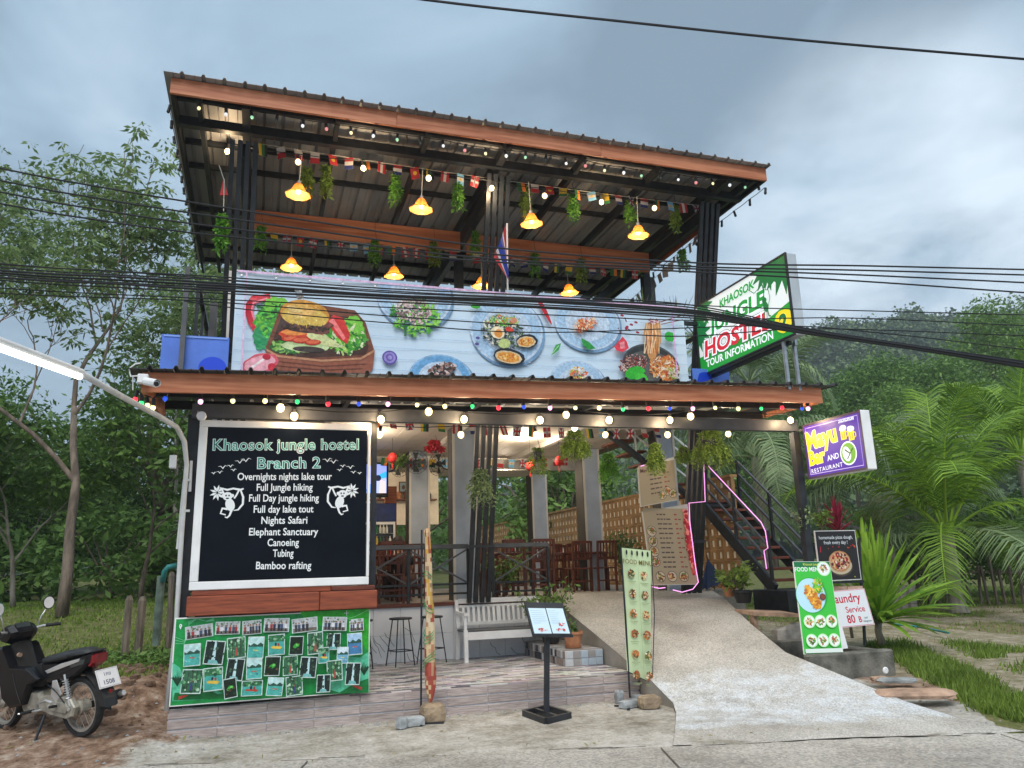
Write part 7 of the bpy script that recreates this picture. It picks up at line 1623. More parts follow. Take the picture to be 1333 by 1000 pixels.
# weeds and litter on the dirt bank
rngw = np.random.default_rng(3); t = thing('weed_patch', 'leafy weeds growing around the wooden posts', 'weeds', (-1.3, 12.2, .45))
cw = np.stack([-2.4 + rngw.random(90) * 1.6, 11.3 + rngw.random(90) * 1.6, np.full(90, .55)], 1); leafpart('foliage', clump_points(cw, np.full(90, .14), 1500, rngw), .075, rngw, 'leaf_mid', t)
lv = rngw.random((420, 2)) * np.array([4.5, 5.5]) + np.array([-5.0, 8.2]); lv = np.column_stack([lv, gh(lv[:, 0], lv[:, 1]) + .01]); v, f = leaves_np(lv, .06, rngw, droop=0); lv2 = rngw.random((260, 2)) * np.array([11.0, 2.6]) + np.array([-1.5, 6.3]); lv2 = lv2[road_s(lv2[:, 0], lv2[:, 1]) > -.25][:170]; lv2 = np.column_stack([lv2, np.maximum(gh(lv2[:, 0], lv2[:, 1]), .004) + .006]); v2, f2 = leaves_np(lv2, .035, rngw, droop=0); f = np.concatenate([f, f2 + len(v)]); v = np.concatenate([v, v2])
me = npmesh('leaf_litter', v, f, 'leaf_dry', rngw.random(len(f))); link('leaf_litter', me, kind='stuff')
# loose stones on shoulder and bank
mb = MB(); rg = random.Random(10)
for _ in range(520):
    x, y = rg.choice([(rg.uniform(-4.5, 0), rg.uniform(8, 10.4)), (rg.uniform(-1, 4.3), rg.gauss(8.85, .07)), (rg.uniform(6.6, 10), rg.uniform(5.6, 7.2)), (rg.uniform(8, 14), rg.uniform(7.5, 13))]); s_ = rg.uniform(.006, .022)
    if road_s(x, y) < .03: continue
    z = G(x, y); mb.add([(x - s_, y, z), (x, y - s_ * .8, z), (x + s_, y, z), (x, y + s_ * .9, z), (x + s_ * .2, y, z + s_ * .8)], [(0, 1, 4), (1, 2, 4), (2, 3, 4), (3, 0, 4)])
setting('loose_gravel', mb, 'stone_grey', kind='stuff')
mb = MB(); rg = random.Random(20)      # clods of earth on the bank
for k in range(260):
    x, y = rg.uniform(-3.6, -.95), rg.uniform(9.3, 11.7); s_ = rg.uniform(.012, .05) * (1.3 if y > 9.6 else .6); mb.rock((x, y, G(x, y) + s_ * .2), s_, s_ * .8, s_ * .6, k, 6, rg.random() * 3)
mat('clod', (0.09, 0.055, 0.038), .95, .3, 8, 1.0, 40, col2=(0.24, 0.16, 0.11)); setting('earth_clods', mb, 'clod', kind='stuff')

# --- coconut palms: each frond a part
def frond_mesh(seed, L_=3.2, n=58, wmax=.9, droop=1.0, mt_='leaf_palm', hang=.55):
    rng = np.random.default_rng(seed); pts = []; d = np.array([1, 0, .95]); d /= np.linalg.norm(d); p = np.zeros(3); K = 26
    for i in range(K + 1): pts.append(p.copy()); d = d + np.array([0, rng.normal() * .008, -.075 * droop * (0.35 + 1.0 * i / K)]); d /= np.linalg.norm(d); p = p + d * L_ / K
    pts = np.array(pts); vs = []; fs = []
    for i in range(n):
        t = .14 + .86 * (i + .5) / n; q = t * K; k = min(K - 1, int(q)); c = pts[k] * (1 - (q - k)) + pts[k + 1] * (q - k); tg = pts[k + 1] - pts[k]; tg /= np.linalg.norm(tg)
        ll = wmax * (math.sin(min(1, t * 1.25 + .12) * PI * .82) ** .6 + .08) * (.85 + rng.random() * .25); side0 = np.cross(tg, [0, 0, 1]); side0 /= np.linalg.norm(side0) + 1e-9; upv = np.cross(side0, tg)
        for sg in (-1, 1):
            dr = side0 * sg * .8 + tg * .55 + upv * .22 + rng.normal(size=3) * .05; dr /= np.linalg.norm(dr); a = c; wv = tg * .023; o_ = len(vs)
            m1 = a + dr * ll * .45 + np.array([0, 0, -.04 * ll]); d2 = dr + np.array([0, 0, -hang * (1.0 + .5 * rng.random())]); d2 /= np.linalg.norm(d2); m2 = m1 + d2 * ll * .33; d3 = d2 + np.array([0, 0, -hang]); d3 /= np.linalg.norm(d3); m3 = m2 + d3 * ll * .25
            vs += [a - wv * .5, a + wv * .5, m1 - wv * .8, m1 + wv * .8, m2 - wv * .5, m2 + wv * .5, m3, m3 + wv * .08]; fs += [(o_, o_ + 1, o_ + 3, o_ + 2), (o_ + 2, o_ + 3, o_ + 5, o_ + 4), (o_ + 4, o_ + 5, o_ + 7, o_ + 6)]
    mb = MB(); mb.tube([tuple(x) for x in pts[::2]], list(np.linspace(.035, .006, len(pts[::2]))), 5); o_ = len(vs); vs += [np.array(x) for x in mb.v]; fs += [tuple(i + o_ for i in f) for f in mb.f if len(f) == 4]
    tn = rng.random(len(fs)) * .7 + .1; tn[3 * 2 * n:] = 1.35
    return npmesh('frond', np.array(vs), np.array(fs), mt_, tn)
FR = [frond_mesh(k, droop=dr) for k, dr in enumerate((.55, .85, 1.15, 1.5))]; FRD = [frond_mesh(10 + k, droop=dr, mt_='leaf_palm_dark', hang=.8) for k, dr in enumerate((.9, 1.4, 1.8))]
FRY = [frond_mesh(20, droop=1.7, mt_='leaf_dry', L_=2.6, wmax=.5)]
def palm(label, base, th, n, seed, fr, sc=1.0, tr=.14, extra=None):
    t = thing('coconut_palm', label, 'palm tree', base); rg = random.Random(seed); b0 = V(*base)
    prof = [(tr * 1.5, 0), (tr * 1.1, .25)] + [(tr * (1.0 if k % 2 else .93), .25 + (th - .25) * k / 16) for k in range(1, 17)]
    part('trunk', MB().lathe(prof, b0, 12), 'pale_bark', t); c = V(0, 0, th)
    for k in range(n):
        a = k * 2.399 + rg.uniform(-.25, .25); el = rg.uniform(-.45, .5) + (.45 if k < n * .4 else 0) - (.5 if k > n * .75 else 0); m_ = fr[min(len(fr) - 1, int(k / n * len(fr)))]
        link('frond', m_, t, c + V(.05 * math.cos(a), .05 * math.sin(a), .04 * (n - k) / n), rot=(0, -el, a), scale=sc * rg.uniform(.85, 1.12))
    return t
c = at(1232, 690, Y=13.5); gz_ = G(c.x, c.y); palm('low coconut palm with bright arching fronds behind the long leaved yucca', (c.x, c.y, gz_), c.z - gz_ - .1, 17, 3, FR + FRD[:1], 1.1)
c = at(1150, 660, Y=16.5); palm('coconut palm behind the purple bar sign with hanging fronds', (c.x, c.y, G(c.x, c.y)), c.z - .3, 14, 8, FRD + [FRY[0]], 1.0)
c = at(1330, 600, Y=15); palm('coconut palm at the right picture edge', (c.x, c.y, G(c.x, c.y)), c.z - .3, 12, 12, FR, 1.05)
c = at(985, 600, Y=16.5); palm('dark coconut palm drooping behind the staircase', (c.x, c.y, G(c.x, c.y)), c.z - .35, 16, 15, FRD, 1.05)
c = at(975, 500, Y=19); palm('tall palm behind the awning under the jungle hostel sign', (c.x, c.y, G(c.x, c.y)), c.z - .4, 12, 19, FRD, .9)
# --- strap leaved yucca
def blade(L_, w_, bend, n=6, seed=0):
    vs = []; fs = []; p = V(0, 0, 0); d = V(1, 0, .15).normalized()
    for i in range(n + 1):
        t = i / n; ww = w_ * (math.sin(PI * (t * .86 + .1)) ** .6) * .5 if i < n else .002
        vs += [p + V(0, -ww, ww * .35), p + V(0, 0, 0), p + V(0, ww, ww * .35)]; d = (d + V(0, 0, -bend / n)).normalized(); p = p + d * L_ / n
    for i in range(n):
        for k in (0, 1): fs.append((i * 3 + k, i * 3 + k + 1, i * 3 + k + 4, i * 3 + k + 3))
    return np.array([tuple(v) for v in vs]), np.array(fs)
def rosette(name, label, base, h, n, L_, w_, mt_, seed, cat='plant', el=(-.2, 1.5), bend=(.1, .7), trunk=True, stemr=.05):
    t = thing(name, label, cat, base); rg = random.Random(seed); ms = []
    for k in range(4): v, f = blade(L_, w_, lerp(bend[0], bend[1], k / 3)); ms.append(npmesh('leaf', v, f, mt_, np.random.default_rng(k).random(len(f))))
    if trunk: part('trunk', MB().tube([V(*base), V(base[0] - .04, base[1], base[2] + h * .5), V(base[0], base[1], base[2] + h)], [stemr * 1.2, stemr, stemr], 8), 'pale_bark', t, smooth=True)
    for k in range(n):
        f_ = k / n; e_ = lerp(el[1], el[0], f_) + rg.uniform(-.12, .12); m_ = ms[min(3, int(f_ * 4))]; link('leaf', m_, t, V(0, 0, h + .10 - f_ * .18), rot=(rg.uniform(-.3, .3), -e_, k * 2.399 + rg.uniform(-.2, .2)), scale=rg.uniform(.8, 1.1))
    return t
c = at(1143, 800, Y=10.0); rosette('yucca', 'bright green yucca with long strap leaves right of the pizza board', (c.x, c.y, .3), max(.25, c.z - .36), 120, 1.35, .10, 'leaf_bright', 3, el=(.0, 1.5), bend=(.05, .55))
c = at(1092, 690, Y=10.1); rosette('cordyline', 'dark red cordyline behind the pizza board', (c.x, c.y, .4), c.z - .4, 26, .42, .05, 'leaf_red', 5, el=(.5, 1.5), bend=(.05, .5), stemr=.02)
rosette('spiky_plant', 'small spiky green plant at the end of the upper terrace beside the banner', (5.95, 10.9, UPZ), 1.0, 26, .7, .02, 'leaf_airy', 6, el=(.7, 1.5), bend=(.1, .6), stemr=.02); rosette('spiky_plant', 'thin grassy plant on the upper terrace next to the right pole cluster', (6.55, 10.9, UPZ), .95, 26, .75, .02, 'leaf_airy', 7, el=(.4, 1.5), bend=(.1, .6), stemr=.02)
rosette('spiky_plant', 'long leaved spiky plant behind the top of the jungle hostel sign', (7.35, 11.3, UPZ), .85, 22, .8, .025, 'leaf_palm_dark', 8, el=(.1, 1.3), bend=(.1, .7), stemr=.02)
# --- hanging ferns and other baskets
def fern(label, c, R_, drop, n, mt_, seed, leaf=.035, basket=True, top=3.9, name='hanging_fern', cat='hanging plant', wide=1.0, per=24):
    n = int(n * 1.7)
    rng = np.random.default_rng(seed); t = thing(name, label, cat, tuple(c)); c = np.array(c); pts = []; dirs = []
    for k in range(n):
        a = rng.random() * 2 * PI; r = R_ * (.35 + .65 * rng.random()); dz = drop * (.35 + .65 * rng.random())
        for j in range(per):
            s_ = (j + rng.random()) / per; rad = r * (1 - (1 - s_) ** 2) * wide; z = .12 * R_ / .25 * math.sin(min(1, s_ * 2.2) * PI) * (1 if s_ < .45 else 0) - dz * max(0, s_ - .2) ** 1.1 / .8
            pts.append(c + np.array([rad * math.cos(a), rad * math.sin(a), z])); dirs.append([math.cos(a) * .5, math.sin(a) * .5, -1.0 * s_])
    v, f = leaves_np(np.array(pts) - c, leaf, rng, normals=np.array(dirs), droop=.3, aspect=.35); me = npmesh('foliage', v, f, mt_, rng.random(len(f))); link('foliage', me, t, kind='stuff')
    if basket: part('pot', MB().lathe([(0, -.14), (R_ * .3, -.13), (R_ * .42, .02), (R_ * .38, .02), (0, 0)], tuple(c), 12), 'black_plastic', t)
    if top: part('wire', MB().tube([tuple(c + [R_ * .3, 0, .02]), (c[0], c[1], c[2] + .25), (c[0], c[1], max(top, c[2] + .26))], .004, 4), 'cable', t)
    return t
hf = [(748, 572, 10.4, .24, .32, 150, 'leaf_fern', 'round dense hanging fern left of the right grey column'), (853, 585, 10.2, .15, .42, 90, 'leaf_fern', 'narrow hanging fern in front of the small menu panel'), (925, 575, 10.4, .34, .46, 170, 'leaf_fern', 'largest bushy hanging fern above the staircase'),
      (791, 598, 11.6, .17, .42, 90, 'leaf_vine', 'light green trailing fern before the block wall'), (890, 588, 11.0, .14, .2, 50, 'leaf_fern', 'small hanging fern left of the biggest fern'), (700, 590, 11.2, .17, .4, 26, 'leaf_fern', 'yellow green dangling cactus plant near the ceiling')]
for k, (px, py, Y, R_, dr, n, m_, lab) in enumerate(hf): fern(lab, at(px, py, Y=Y), R_, dr, n, m_, 40 + k, .04)
q = at(566, 580, Y=13.5); fern('hanging basket of red flowers under the dining room ceiling', q, .17, .1, 60, 'red_flower', 60, .05, name='flower_basket'); q = at(625, 620, Y=10.9); fern('spiky grass plant tied to the middle raked poles', q, .2, .5, 60, 'leaf_palm_dark', 61, .06, basket=False, top=None, name='tied_plant', cat='plant', per=12)
vn = [(425, 222, 10.25, .45), (515, 232, 10.25, .45), (596, 245, 10.25, .4), (684, 252, 10.25, .5), (746, 258, 10.25, .42), (820, 266, 10.25, .42), (879, 274, 10.25, .42), (340, 300, 12.0, .4), (488, 318, 12.0, .42), (565, 320, 12.0, .4), (618, 308, 11.6, .4), (696, 335, 12.0, .4), (757, 342, 12.0, .4), (837, 335, 12.3, .35), (888, 330, 11.0, .35), (400, 225, 10.25, .3)]
for k, (px, py, Y, dr) in enumerate(vn):
    fern('hanging vine bunch number-free'.replace(' number-free', '') + ', %s along the %s row of the upper terrace' % (ordn(k if k < 7 else (k - 7) % 7), 'front' if k < 7 else ('back' if k < 14 else 'outer')), at(px, py, Y=Y), .13, dr, 30, 'leaf_vine' if k % 3 else 'leaf_fern', 70 + k, .055, False, 7.36, 'hanging_vine', 'vine', .75, 12)
q = at(290, 285, Y=10.1); fern('bright green vine bunch under red ribbon left of the left pole cluster', q, .07, .5, 34, 'leaf_vine', 99, .06, False, 7.4, 'hanging_vine', 'vine')
rb_ = thing('red_ribbon', 'small red cloth bow hanging above the bright green vine at upper left', 'ribbon', tuple(at(291, 245, Y=10.1))); p = at(291, 232, Y=10.1); r2 = at(286, 254, Y=10.1); r3 = at(297, 254, Y=10.1); part('cloth', MB().prism([p, r2, r3], (0, .02, 0)), 'red_cloth', rb_); part('cord', MB().tube([at(285, 215, Y=10.1), at(292, 235, Y=10.1), at(291, 275, Y=10.1)], .006, 5), 'trim', rb_)
# --- potted shrubs
def shrub(label, c, R_, H_, n, mt_, seed, leaf=.06, name='potted_shrub', cat='shrub', stems=6):
    rng = np.random.default_rng(seed); t = thing(name, label, cat, tuple(c)); mb = MB(); pts = []
    for k in range(stems):
        a = rng.random() * 2 * PI; r = R_ * (.4 + .6 * rng.random()); e_ = V(c[0] + r * math.cos(a), c[1] + r * math.sin(a), c[2] + H_ * (.55 + .45 * rng.random())); m_ = V(*c).lerp(e_, .5) + V(0, 0, H_ * .12); mb.tube([V(*c), m_, e_], [.012, .009, .004], 5, cap=False)
        for _ in range(n // stems): s_ = .25 + .8 * rng.random(); q = (V(*c).lerp(m_, s_ * 2) if s_ < .5 else m_.lerp(e_, (s_ - .5) * 2)); pts.append(np.array(q) + rng.normal(size=3) * R_ * .17)
    part('stems', mb, 'bark', t, kind='stuff'); leafpart('foliage', np.array(pts), leaf, rng, mt_, t); return t
shrub('leafy green shrub in black pot between the bench and the ramp', (4.12, 11.0, .7), .42, .68, 620, 'leaf_light', 1, .075, stems=9)
shrub('small dark leaved plant in the terracotta pot', (4.17, 10.28, .68), .16, .24, 70, 'leaf_dark', 2, .09)
shrub('dark bush beside the large menu panel at the block wall', tuple(at(818, 765, Z=FZ)), .45, 1.25, 900, 'leaf_dark', 3, .09, stems=12)
c = at(968, 786, Y=10.6); pot('flower_pot', 'black plastic pot at the foot of the staircase', (c.x, c.y, c.z), .15, .2, 'black_plastic', False); shrub('grassy bush in the black pot under the stair stringer', (c.x - .02, c.y, c.z + .18), .26, .38, 520, 'leaf_fern', 4, .08, stems=12)
c = at(950, 778, Y=10.9); pot('flower_pot', 'small terracotta pot left of the black pot by the staircase', (c.x, c.y, c.z), .1, .16, 'terracotta', False); shrub('yellowish leafy plant in the small terracotta pot by the staircase', (c.x, c.y, c.z + .14), .2, .3, 260, 'leaf_fern', 5, .07, stems=8)
shrub('shaggy grey green potted plant on the right awning post', tuple(at(1046, 700, Y=9.0)), .16, .42, 420, 'leaf_palm_dark', 6, .05, name='tied_plant', stems=12); shrub('small plant tuft in front of the pizza board top', tuple(at(1072, 690, Y=9.3)), .14, .3, 200, 'leaf_fern', 7, .06, name='tied_plant')
shrub('leafy plant behind the balustrade near the middle poles', tuple(at(655, 765, Y=12.3)), .3, .5, 380, 'leaf_light', 8, .09, stems=8); shrub('dark potted leaves on the counter beside the middle column', tuple(at(518, 610, Y=14.3)), .2, .3, 160, 'leaf_dark', 9, .09)
# --- greenery behind dining room and on the right
def zb(x, y): return G(x, y)
rt = [(9.8, 24, 1.9, 2.6, 'leaf_mid', 'behind the block wall seen between the columns'), (11, 31, 2.8, 4.2, 'leaf_dark', 'far behind the dining room right side'), (7.0, 35, 3.2, 3.6, 'leaf_mid', 'straight behind the dining room')]
for k, (x, y, r, h, m_, lab) in enumerate(rt): bushmass('leafy_tree', 'leafy green tree ' + lab, (x, y, zb(x, y) + h), (r, r, h), 200 + k, m_, .24, 150, 90, .6, base_z=zb(x, y))
# jungle trees right, nearer to farther
def bt_(px, py_top, Y, wpx, m_, lab, seed, leaf=.3, asp=1.0, ncl=200):
    leaf *= .68; ncl = int(ncl * 1.15)
    tp = at(px, py_top, Y=Y); z0 = G(tp.x, tp.y); H_ = tp.z - z0; r = wpx / 1000 * math.hypot(tp.x, tp.y) * .5; rz = min(H_ * .55, r * 1.25 * asp)
    bushmass('jungle_tree', lab, (tp.x, tp.y, tp.z - rz), (r, r, rz), seed, m_, leaf, ncl, 75, r * .27, base_z=z0, group='jungle trees on the right')
bt_(1295, 402, 38, 125, 'leaf_light', 'tall rounded light green tree rising against the hill at right', 301, .36, 1.5, 330); bt_(1215, 470, 36, 110, 'leaf_mid', 'rounded green tree left of the tall light green tree', 302, .34, 1, 260); bt_(1150, 468, 40, 100, 'leaf_mid', 'broad mid green tree above the purple sign', 303, .36, 1, 260)
bt_(1165, 500, 30, 80, 'leaf_light', 'feathery light green tree right of the purple sign', 304, .26, 1, 260); bt_(1095, 490, 44, 90, 'leaf_dark', 'dark green tree left of the purple sign top', 305, .38, 1, 220); bt_(1045, 505, 40, 90, 'leaf_dark', 'dark tree behind the awning right end', 306, .36, 1, 200)
bt_(1320, 480, 30, 90, 'leaf_mid', 'mid green tree at the right picture edge', 307, .28, 1.2, 260); bt_(1255, 515, 27, 90, 'leaf_dark', 'dark green tree behind the bright palm', 308, .26, 1, 220); bt_(1390, 430, 40, 140, 'leaf_mid', 'large tree beyond the right picture edge', 309, .36, 1.4, 240)
bt_(990, 545, 36, 110, 'leaf_dark', 'dark tree seen through the staircase rails', 310, .34, 1, 200); bt_(930, 560, 40, 110, 'leaf_dark', 'dark tree behind the upper stair landing', 311, .34, 1, 180)
# hedge at the back of the gravel track
for k, (px, py, Y, w_, h_, lab) in enumerate(((1170, 690, 17.5, 1.6, 1.0, 'left part of the dark hedge behind the gravel track'), (1250, 690, 17.5, 1.6, 1.1, 'middle part of the dark hedge behind the gravel track'), (1320, 650, 15.5, 1.5, 1.3, 'drooping dark hedge bush at the right picture edge'), (1120, 690, 19, 1.5, 1.3, 'dark bush behind the yucca'))):
    q = at(px, py, Y=Y); bushmass('hedge_bush', lab, (q.x, q.y, G(q.x, q.y) + h_), (w_, 1.0, h_), 330 + k, 'leaf_dark', .15, 110, 420, .32, cat='hedge', base_z=G(q.x, q.y), trunk=False)
# stick fence under the hedge
fc_ = thing('stick_fence', 'low rough stick fence under the dark hedge', 'fence', (15.5, 15.4, .4)); rg = random.Random(31); mbr = MB()
for k in range(16):
    q = at(1180 + k * 11, 800, Y=15.6 - k * .12); q.z = G(q.x, q.y); part('stick', MB().bar(q - V(0, 0, .1), q + V(rg.uniform(-.12, .12), 0, rg.uniform(.7, 1.2)), .05), 'post_wood', fc_)
a, b_ = at(1178, 745, Y=15.55), at(1350, 745, Y=13.7); part('cross_stick', MB().bar(a, b_, .04), 'post_wood', fc_)
gw = thing('garden_wall', 'low weathered grey block wall behind the yucca trunk', 'wall', tuple(at(1190, 800, Y=14.5))); a, b_ = at(1140, 800, Y=14.6), at(1200, 800, Y=14.2)
for i in range(5):
    for j in range(3): p = a.lerp(b_, i / 5); q = a.lerp(b_, (i + .97) / 5); z = .35 + j * .2; part('block', MB().box((p.x, p.y, z), (q.x, p.y + .15, z + .19)), 'cement', gw)
hs_ = single('hose', MB().tube([at(1158, 812, Z=.36), at(1195, 816, Z=.33), at(1235, 824, Z=.30)], .02, 6), 'teal_pipe', 'thin pale green hose lying on the grass at right', 'hose', tuple(at(1195, 816, Z=.33)))
# wooden posts on the left bank
for k, (px, y0, y1, w_, lab) in enumerate(((163, 870, 776, .085, 'left one of the pair of weathered wooden posts'), (180, 870, 777, .10, 'right thicker one of the pair of weathered wooden posts'), (222, 840, 745, .09, 'weathered wooden post half hidden by the black corner post'))):
    Y = 12.0 if k < 2 else 12.6; a = at(px - 2, y0, Y=Y); b_ = at(px + (6 if k < 2 else 2), y1, Y=Y); t = thing('wooden_post', lab, 'post', tuple(a), group='weathered fence posts')
    mb = MB(); n = 10; rg = random.Random(k)
    prof = [(w_ * .62, -.1), (w_ * .6, .3), (w_ * .56, .7), (w_ * .58, (b_ - a).length - .05), (w_ * .35, (b_ - a).length), (0, (b_ - a).length + .01)]
    mb.lathe(prof, (0, 0, 0), 9, wob=lambda i, t_: .12 * math.sin(t_ * 2 + k) + .06 * math.sin(5 * t_)); R_ = (b_ - a).to_track_quat('Z', 'Y'); mb.v = [tuple(Vector(v) @ Matrix.Identity(3)) for v in mb.v]; me = mb.mesh('timber', 'post_wood'); link('timber', me, t, rot=R_.to_euler())
lg = single('fallen_branch', MB().tube([(-7.2, 17.5, G(-7.2, 17.5) + .06), (-5.6, 17.4, G(-5.6, 17.4) + .05), (-4.6, 17.6, G(-4.6, 17.6) + .05)], .045, 7), 'pale_bark', 'fallen pale branch lying at the foot of the tall tree', 'branch', (-5.6, 17.4, .9))
# --- jungle hill, terrain plus its far forest
def hillz(x, y):
    r = np.hypot(x, y); az = np.degrees(np.arctan2(x, y))
    prof = np.interp(az, [-80, -40, -15, 10, 25, 34, 38, 41, 45, 50, 55, 70, 90], [14, 16, 18, 22, 34, 50, 59, 63, 64, 60, 56, 50, 40])
    return prof * sm(120, 265, r) * (1 + .02 * np.sin(az * 1.1) + .02 * np.sin(az * 2.7 + 1) + .01 * np.sin(az * 6)) * np.interp(r, [265, 420, 600], [1, .95, .5]) + 1.0
azs = np.radians(np.arange(-80, 91, 1.0)); rs_ = np.linspace(110, 600, 40); A_, R2 = np.meshgrid(azs, rs_); X_, Y_ = R2 * np.sin(A_), R2 * np.cos(A_); v = np.stack([X_.ravel(), Y_.ravel(), hillz(X_, Y_).ravel() - 1.5], 1); nx_, ny_ = len(azs), len(rs_)
i_ = np.arange(nx_ * ny_).reshape(ny_, nx_); f = np.stack([i_[:-1, :-1].ravel(), i_[:-1, 1:].ravel(), i_[1:, 1:].ravel(), i_[1:, :-1].ravel()], 1)
mat('hill_ground', (0.03, 0.055, 0.02), .95, .4, .05); setting('hill', npmesh('hill', v, f, 'hill_ground', smooth=True))
rng = np.random.default_rng(55); nT = 3000; az = np.radians(rng.uniform(22, 58, nT)); r = 115 + (rng.random(nT) ** .8) * 200; hx, hy = r * np.sin(az), r * np.cos(az); hz2 = hillz(hx, hy); crv = []; 
cr_ = 2.4 + 2.6 * rng.random(nT) + (rng.random(nT) < .06) * 2.0; ctr = np.stack([hx, hy, hz2 + cr_ * (.8 + .5 * rng.random(nT))], 1); m_ = 190
d = rng.normal(size=(nT, m_, 3)); d /= np.linalg.norm(d, axis=2)[..., None]; d[..., 2] = np.abs(d[..., 2]) * .95 - .15; lump = 1 + .22 * np.sin(d[..., 0] * 5 + r[:, None]) * np.sin(d[..., 1] * 6 + az[:, None] * 50)
pts = (ctr[:, None, :] + d * (cr_[:, None] * lump * (.8 + .25 * rng.random((nT, m_))))[..., None]).reshape(-1, 3)
v, f = leaves_np(pts, .9, rng, droop=.1, aspect=.8, jitter=.4); tn = np.repeat(rng.random(nT), m_) * .7 + rng.random(nT * m_) * .3
me = npmesh('hill_forest', v, f, 'leaf_hill', tn); o = link('hill_forest', me, kind='stuff'); o['label'] = 'jungle covered hill fading into haze at the right'; o['category'] = 'forest'
mb = MB()
for k in range(60):
    j = rng.integers(0, nT); mb.tube([tuple(ctr[j] - [0, 0, cr_[j] * 2]), tuple(ctr[j] + [0, 0, cr_[j] * .8])], [.35, .2], 5)
tk = setting('hill_trunks', mb, 'pale_bark', kind='stuff')
# left far tree line
rng = np.random.default_rng(56); nT = 420; az = np.radians(rng.uniform(-50, 16, nT)); r = 45 + rng.random(nT) * 60; cr_ = 2.2 + 1.8 * rng.random(nT); ctr = np.stack([r * np.sin(az), r * np.cos(az), 1 + cr_ * (.8 + 1.2 * rng.random(nT)) + (r - 45) * .03], 1); m_ = 160
d = rng.normal(size=(nT, m_, 3)); d /= np.linalg.norm(d, axis=2)[..., None]; d[..., 2] *= .8; pts = (ctr[:, None] + d * (cr_[:, None] * (.75 + .3 * rng.random((nT, m_))))[..., None]).reshape(-1, 3)
v, f = leaves_np(pts, .6, rng, droop=.1, aspect=.6); me = npmesh('far_wood', v, f, 'leaf_dark', rng.random(len(f))); o = link('far_wood', me, kind='stuff'); o['label'] = 'far dark wood behind the field on the left'; o['category'] = 'forest'

# ================================================================ motorcycle, local frame: x forward, rear wheel at the origin, z up
mc = thing('motorcycle', 'black underbone motorcycle on its side stand seen from the left rear', 'motorcycle', (0, 0, 0))
WR, WB = .28, 1.21
def whl(cx, name):
    t = part('wheel', MB().lathe([(WR - .045, -.034), (WR - .012, -.038), (WR, -.018), (WR + .003, 0), (WR, .018), (WR - .012, .038), (WR - .045, .034), (WR - .05, 0), (WR - .045, -.034)], (cx, 0, WR), 40, 'Y'), 'rubber', mc, local=True, smooth=False)
    def lk(nm, mb, mt_): link(nm, mb.mesh(nm, mt_, smooth=False), t)
    lk('rim', MB().lathe([(WR - .047, -.026), (WR - .07, -.024), (WR - .078, 0), (WR - .07, .024), (WR - .047, .026), (WR - .052, 0), (WR - .047, -.026)], (cx, 0, WR), 36, 'Y'), 'rim_metal')
    lk('hub', MB().lathe([(0, -.07), (.035, -.07), (.065, -.05), (.07, .05), (.035, .07), (0, .07)], (cx, 0, WR), 18, 'Y'), 'cast_metal')
    mb = MB()
    for k in range(18):
        a = k * 2 * PI / 18; b2 = a + (.5 if k % 2 else -.5); s_ = .03 if k % 4 < 2 else -.03; mb.tube([(cx + .06 * math.cos(b2), s_, WR + .06 * math.sin(b2)), (cx + (WR - .07) * math.cos(a), 0, WR + (WR - .07) * math.sin(a))], .0025, 4)
    lk('spokes', mb, 'rim_metal')
whl(0, 'rear'); whl(WB, 'front')
def mp(name, mb, mt_, smooth=False, label=None): return part(name, mb, mt_, mc, local=True, smooth=smooth, label=label)
def slab(poly, y0, y1, taper=.0):
    "side outline (x, z) given thickness across the machine, softened"
    mb = MB(); n = len(poly); cx = sum(p[0] for p in poly) / n; cz = sum(p[1] for p in poly) / n; ys = [y0, lerp(y0, y1, .2), lerp(y0, y1, .8), y1]; sc_ = [1 - taper, 1, 1, 1 - taper]; vs = []
    for y, s_ in zip(ys, sc_): vs += [(cx + (x - cx) * s_, y, cz + (z - cz) * s_) for x, z in poly]
    fs = [tuple(range(n)), tuple(range(3 * n, 4 * n))[::-1]] + [(k * n + i, (k + 1) * n + i, (k + 1) * n + (i + 1) % n, k * n + (i + 1) % n) for k in range(3) for i in range(n)]
    return mb.add(vs, fs)
# saddle
sv = []; stn = [(-.18, .80, .05, .02), (-.10, .80, .10, .04), (.05, .775, .12, .055), (.22, .745, .125, .06), (.38, .715, .115, .055), (.52, .70, .08, .045), (.58, .695, .04, .03)]
mb = MB(); n = 10
for x, z, wy, hz2_ in stn:
    for k in range(n): a = 2 * PI * k / n; mb.v.append((x, wy * math.cos(a), z + hz2_ * math.sin(a) * (1 if math.sin(a) > 0 else .7)))
for i in range(len(stn) - 1):
    for k in range(n): mb.add([], []); mb.f.append((i * n + k, i * n + (k + 1) % n, (i + 1) * n + (k + 1) % n, (i + 1) * n + k)); mb.c.append(None)
mb.f += [tuple(range(n))[::-1], tuple((len(stn) - 1) * n + k for k in range(n))]; mb.c += [None, None]; mp('saddle', mb, 'seat_vinyl', True)
mp('tail_fairing', slab([(-.24, .80), (-.22, .71), (-.05, .60), (.2, .50), (.42, .50), (.52, .68), (.2, .70), (-.05, .755)], -.115, .115, .12), 'gloss_black')
mp('side_panel', slab([(-.12, .755), (-.1, .725), (.12, .665), (.36, .60), (.4, .625), (.16, .70)], .116, .125, .1), 'silver', label='silver stripe on the side fairing'); mp('side_panel', slab([(-.12, .755), (-.1, .725), (.12, .665), (.36, .60), (.4, .625), (.16, .70)], -.125, -.116, .1), 'silver', label='silver stripe on the side fairing')
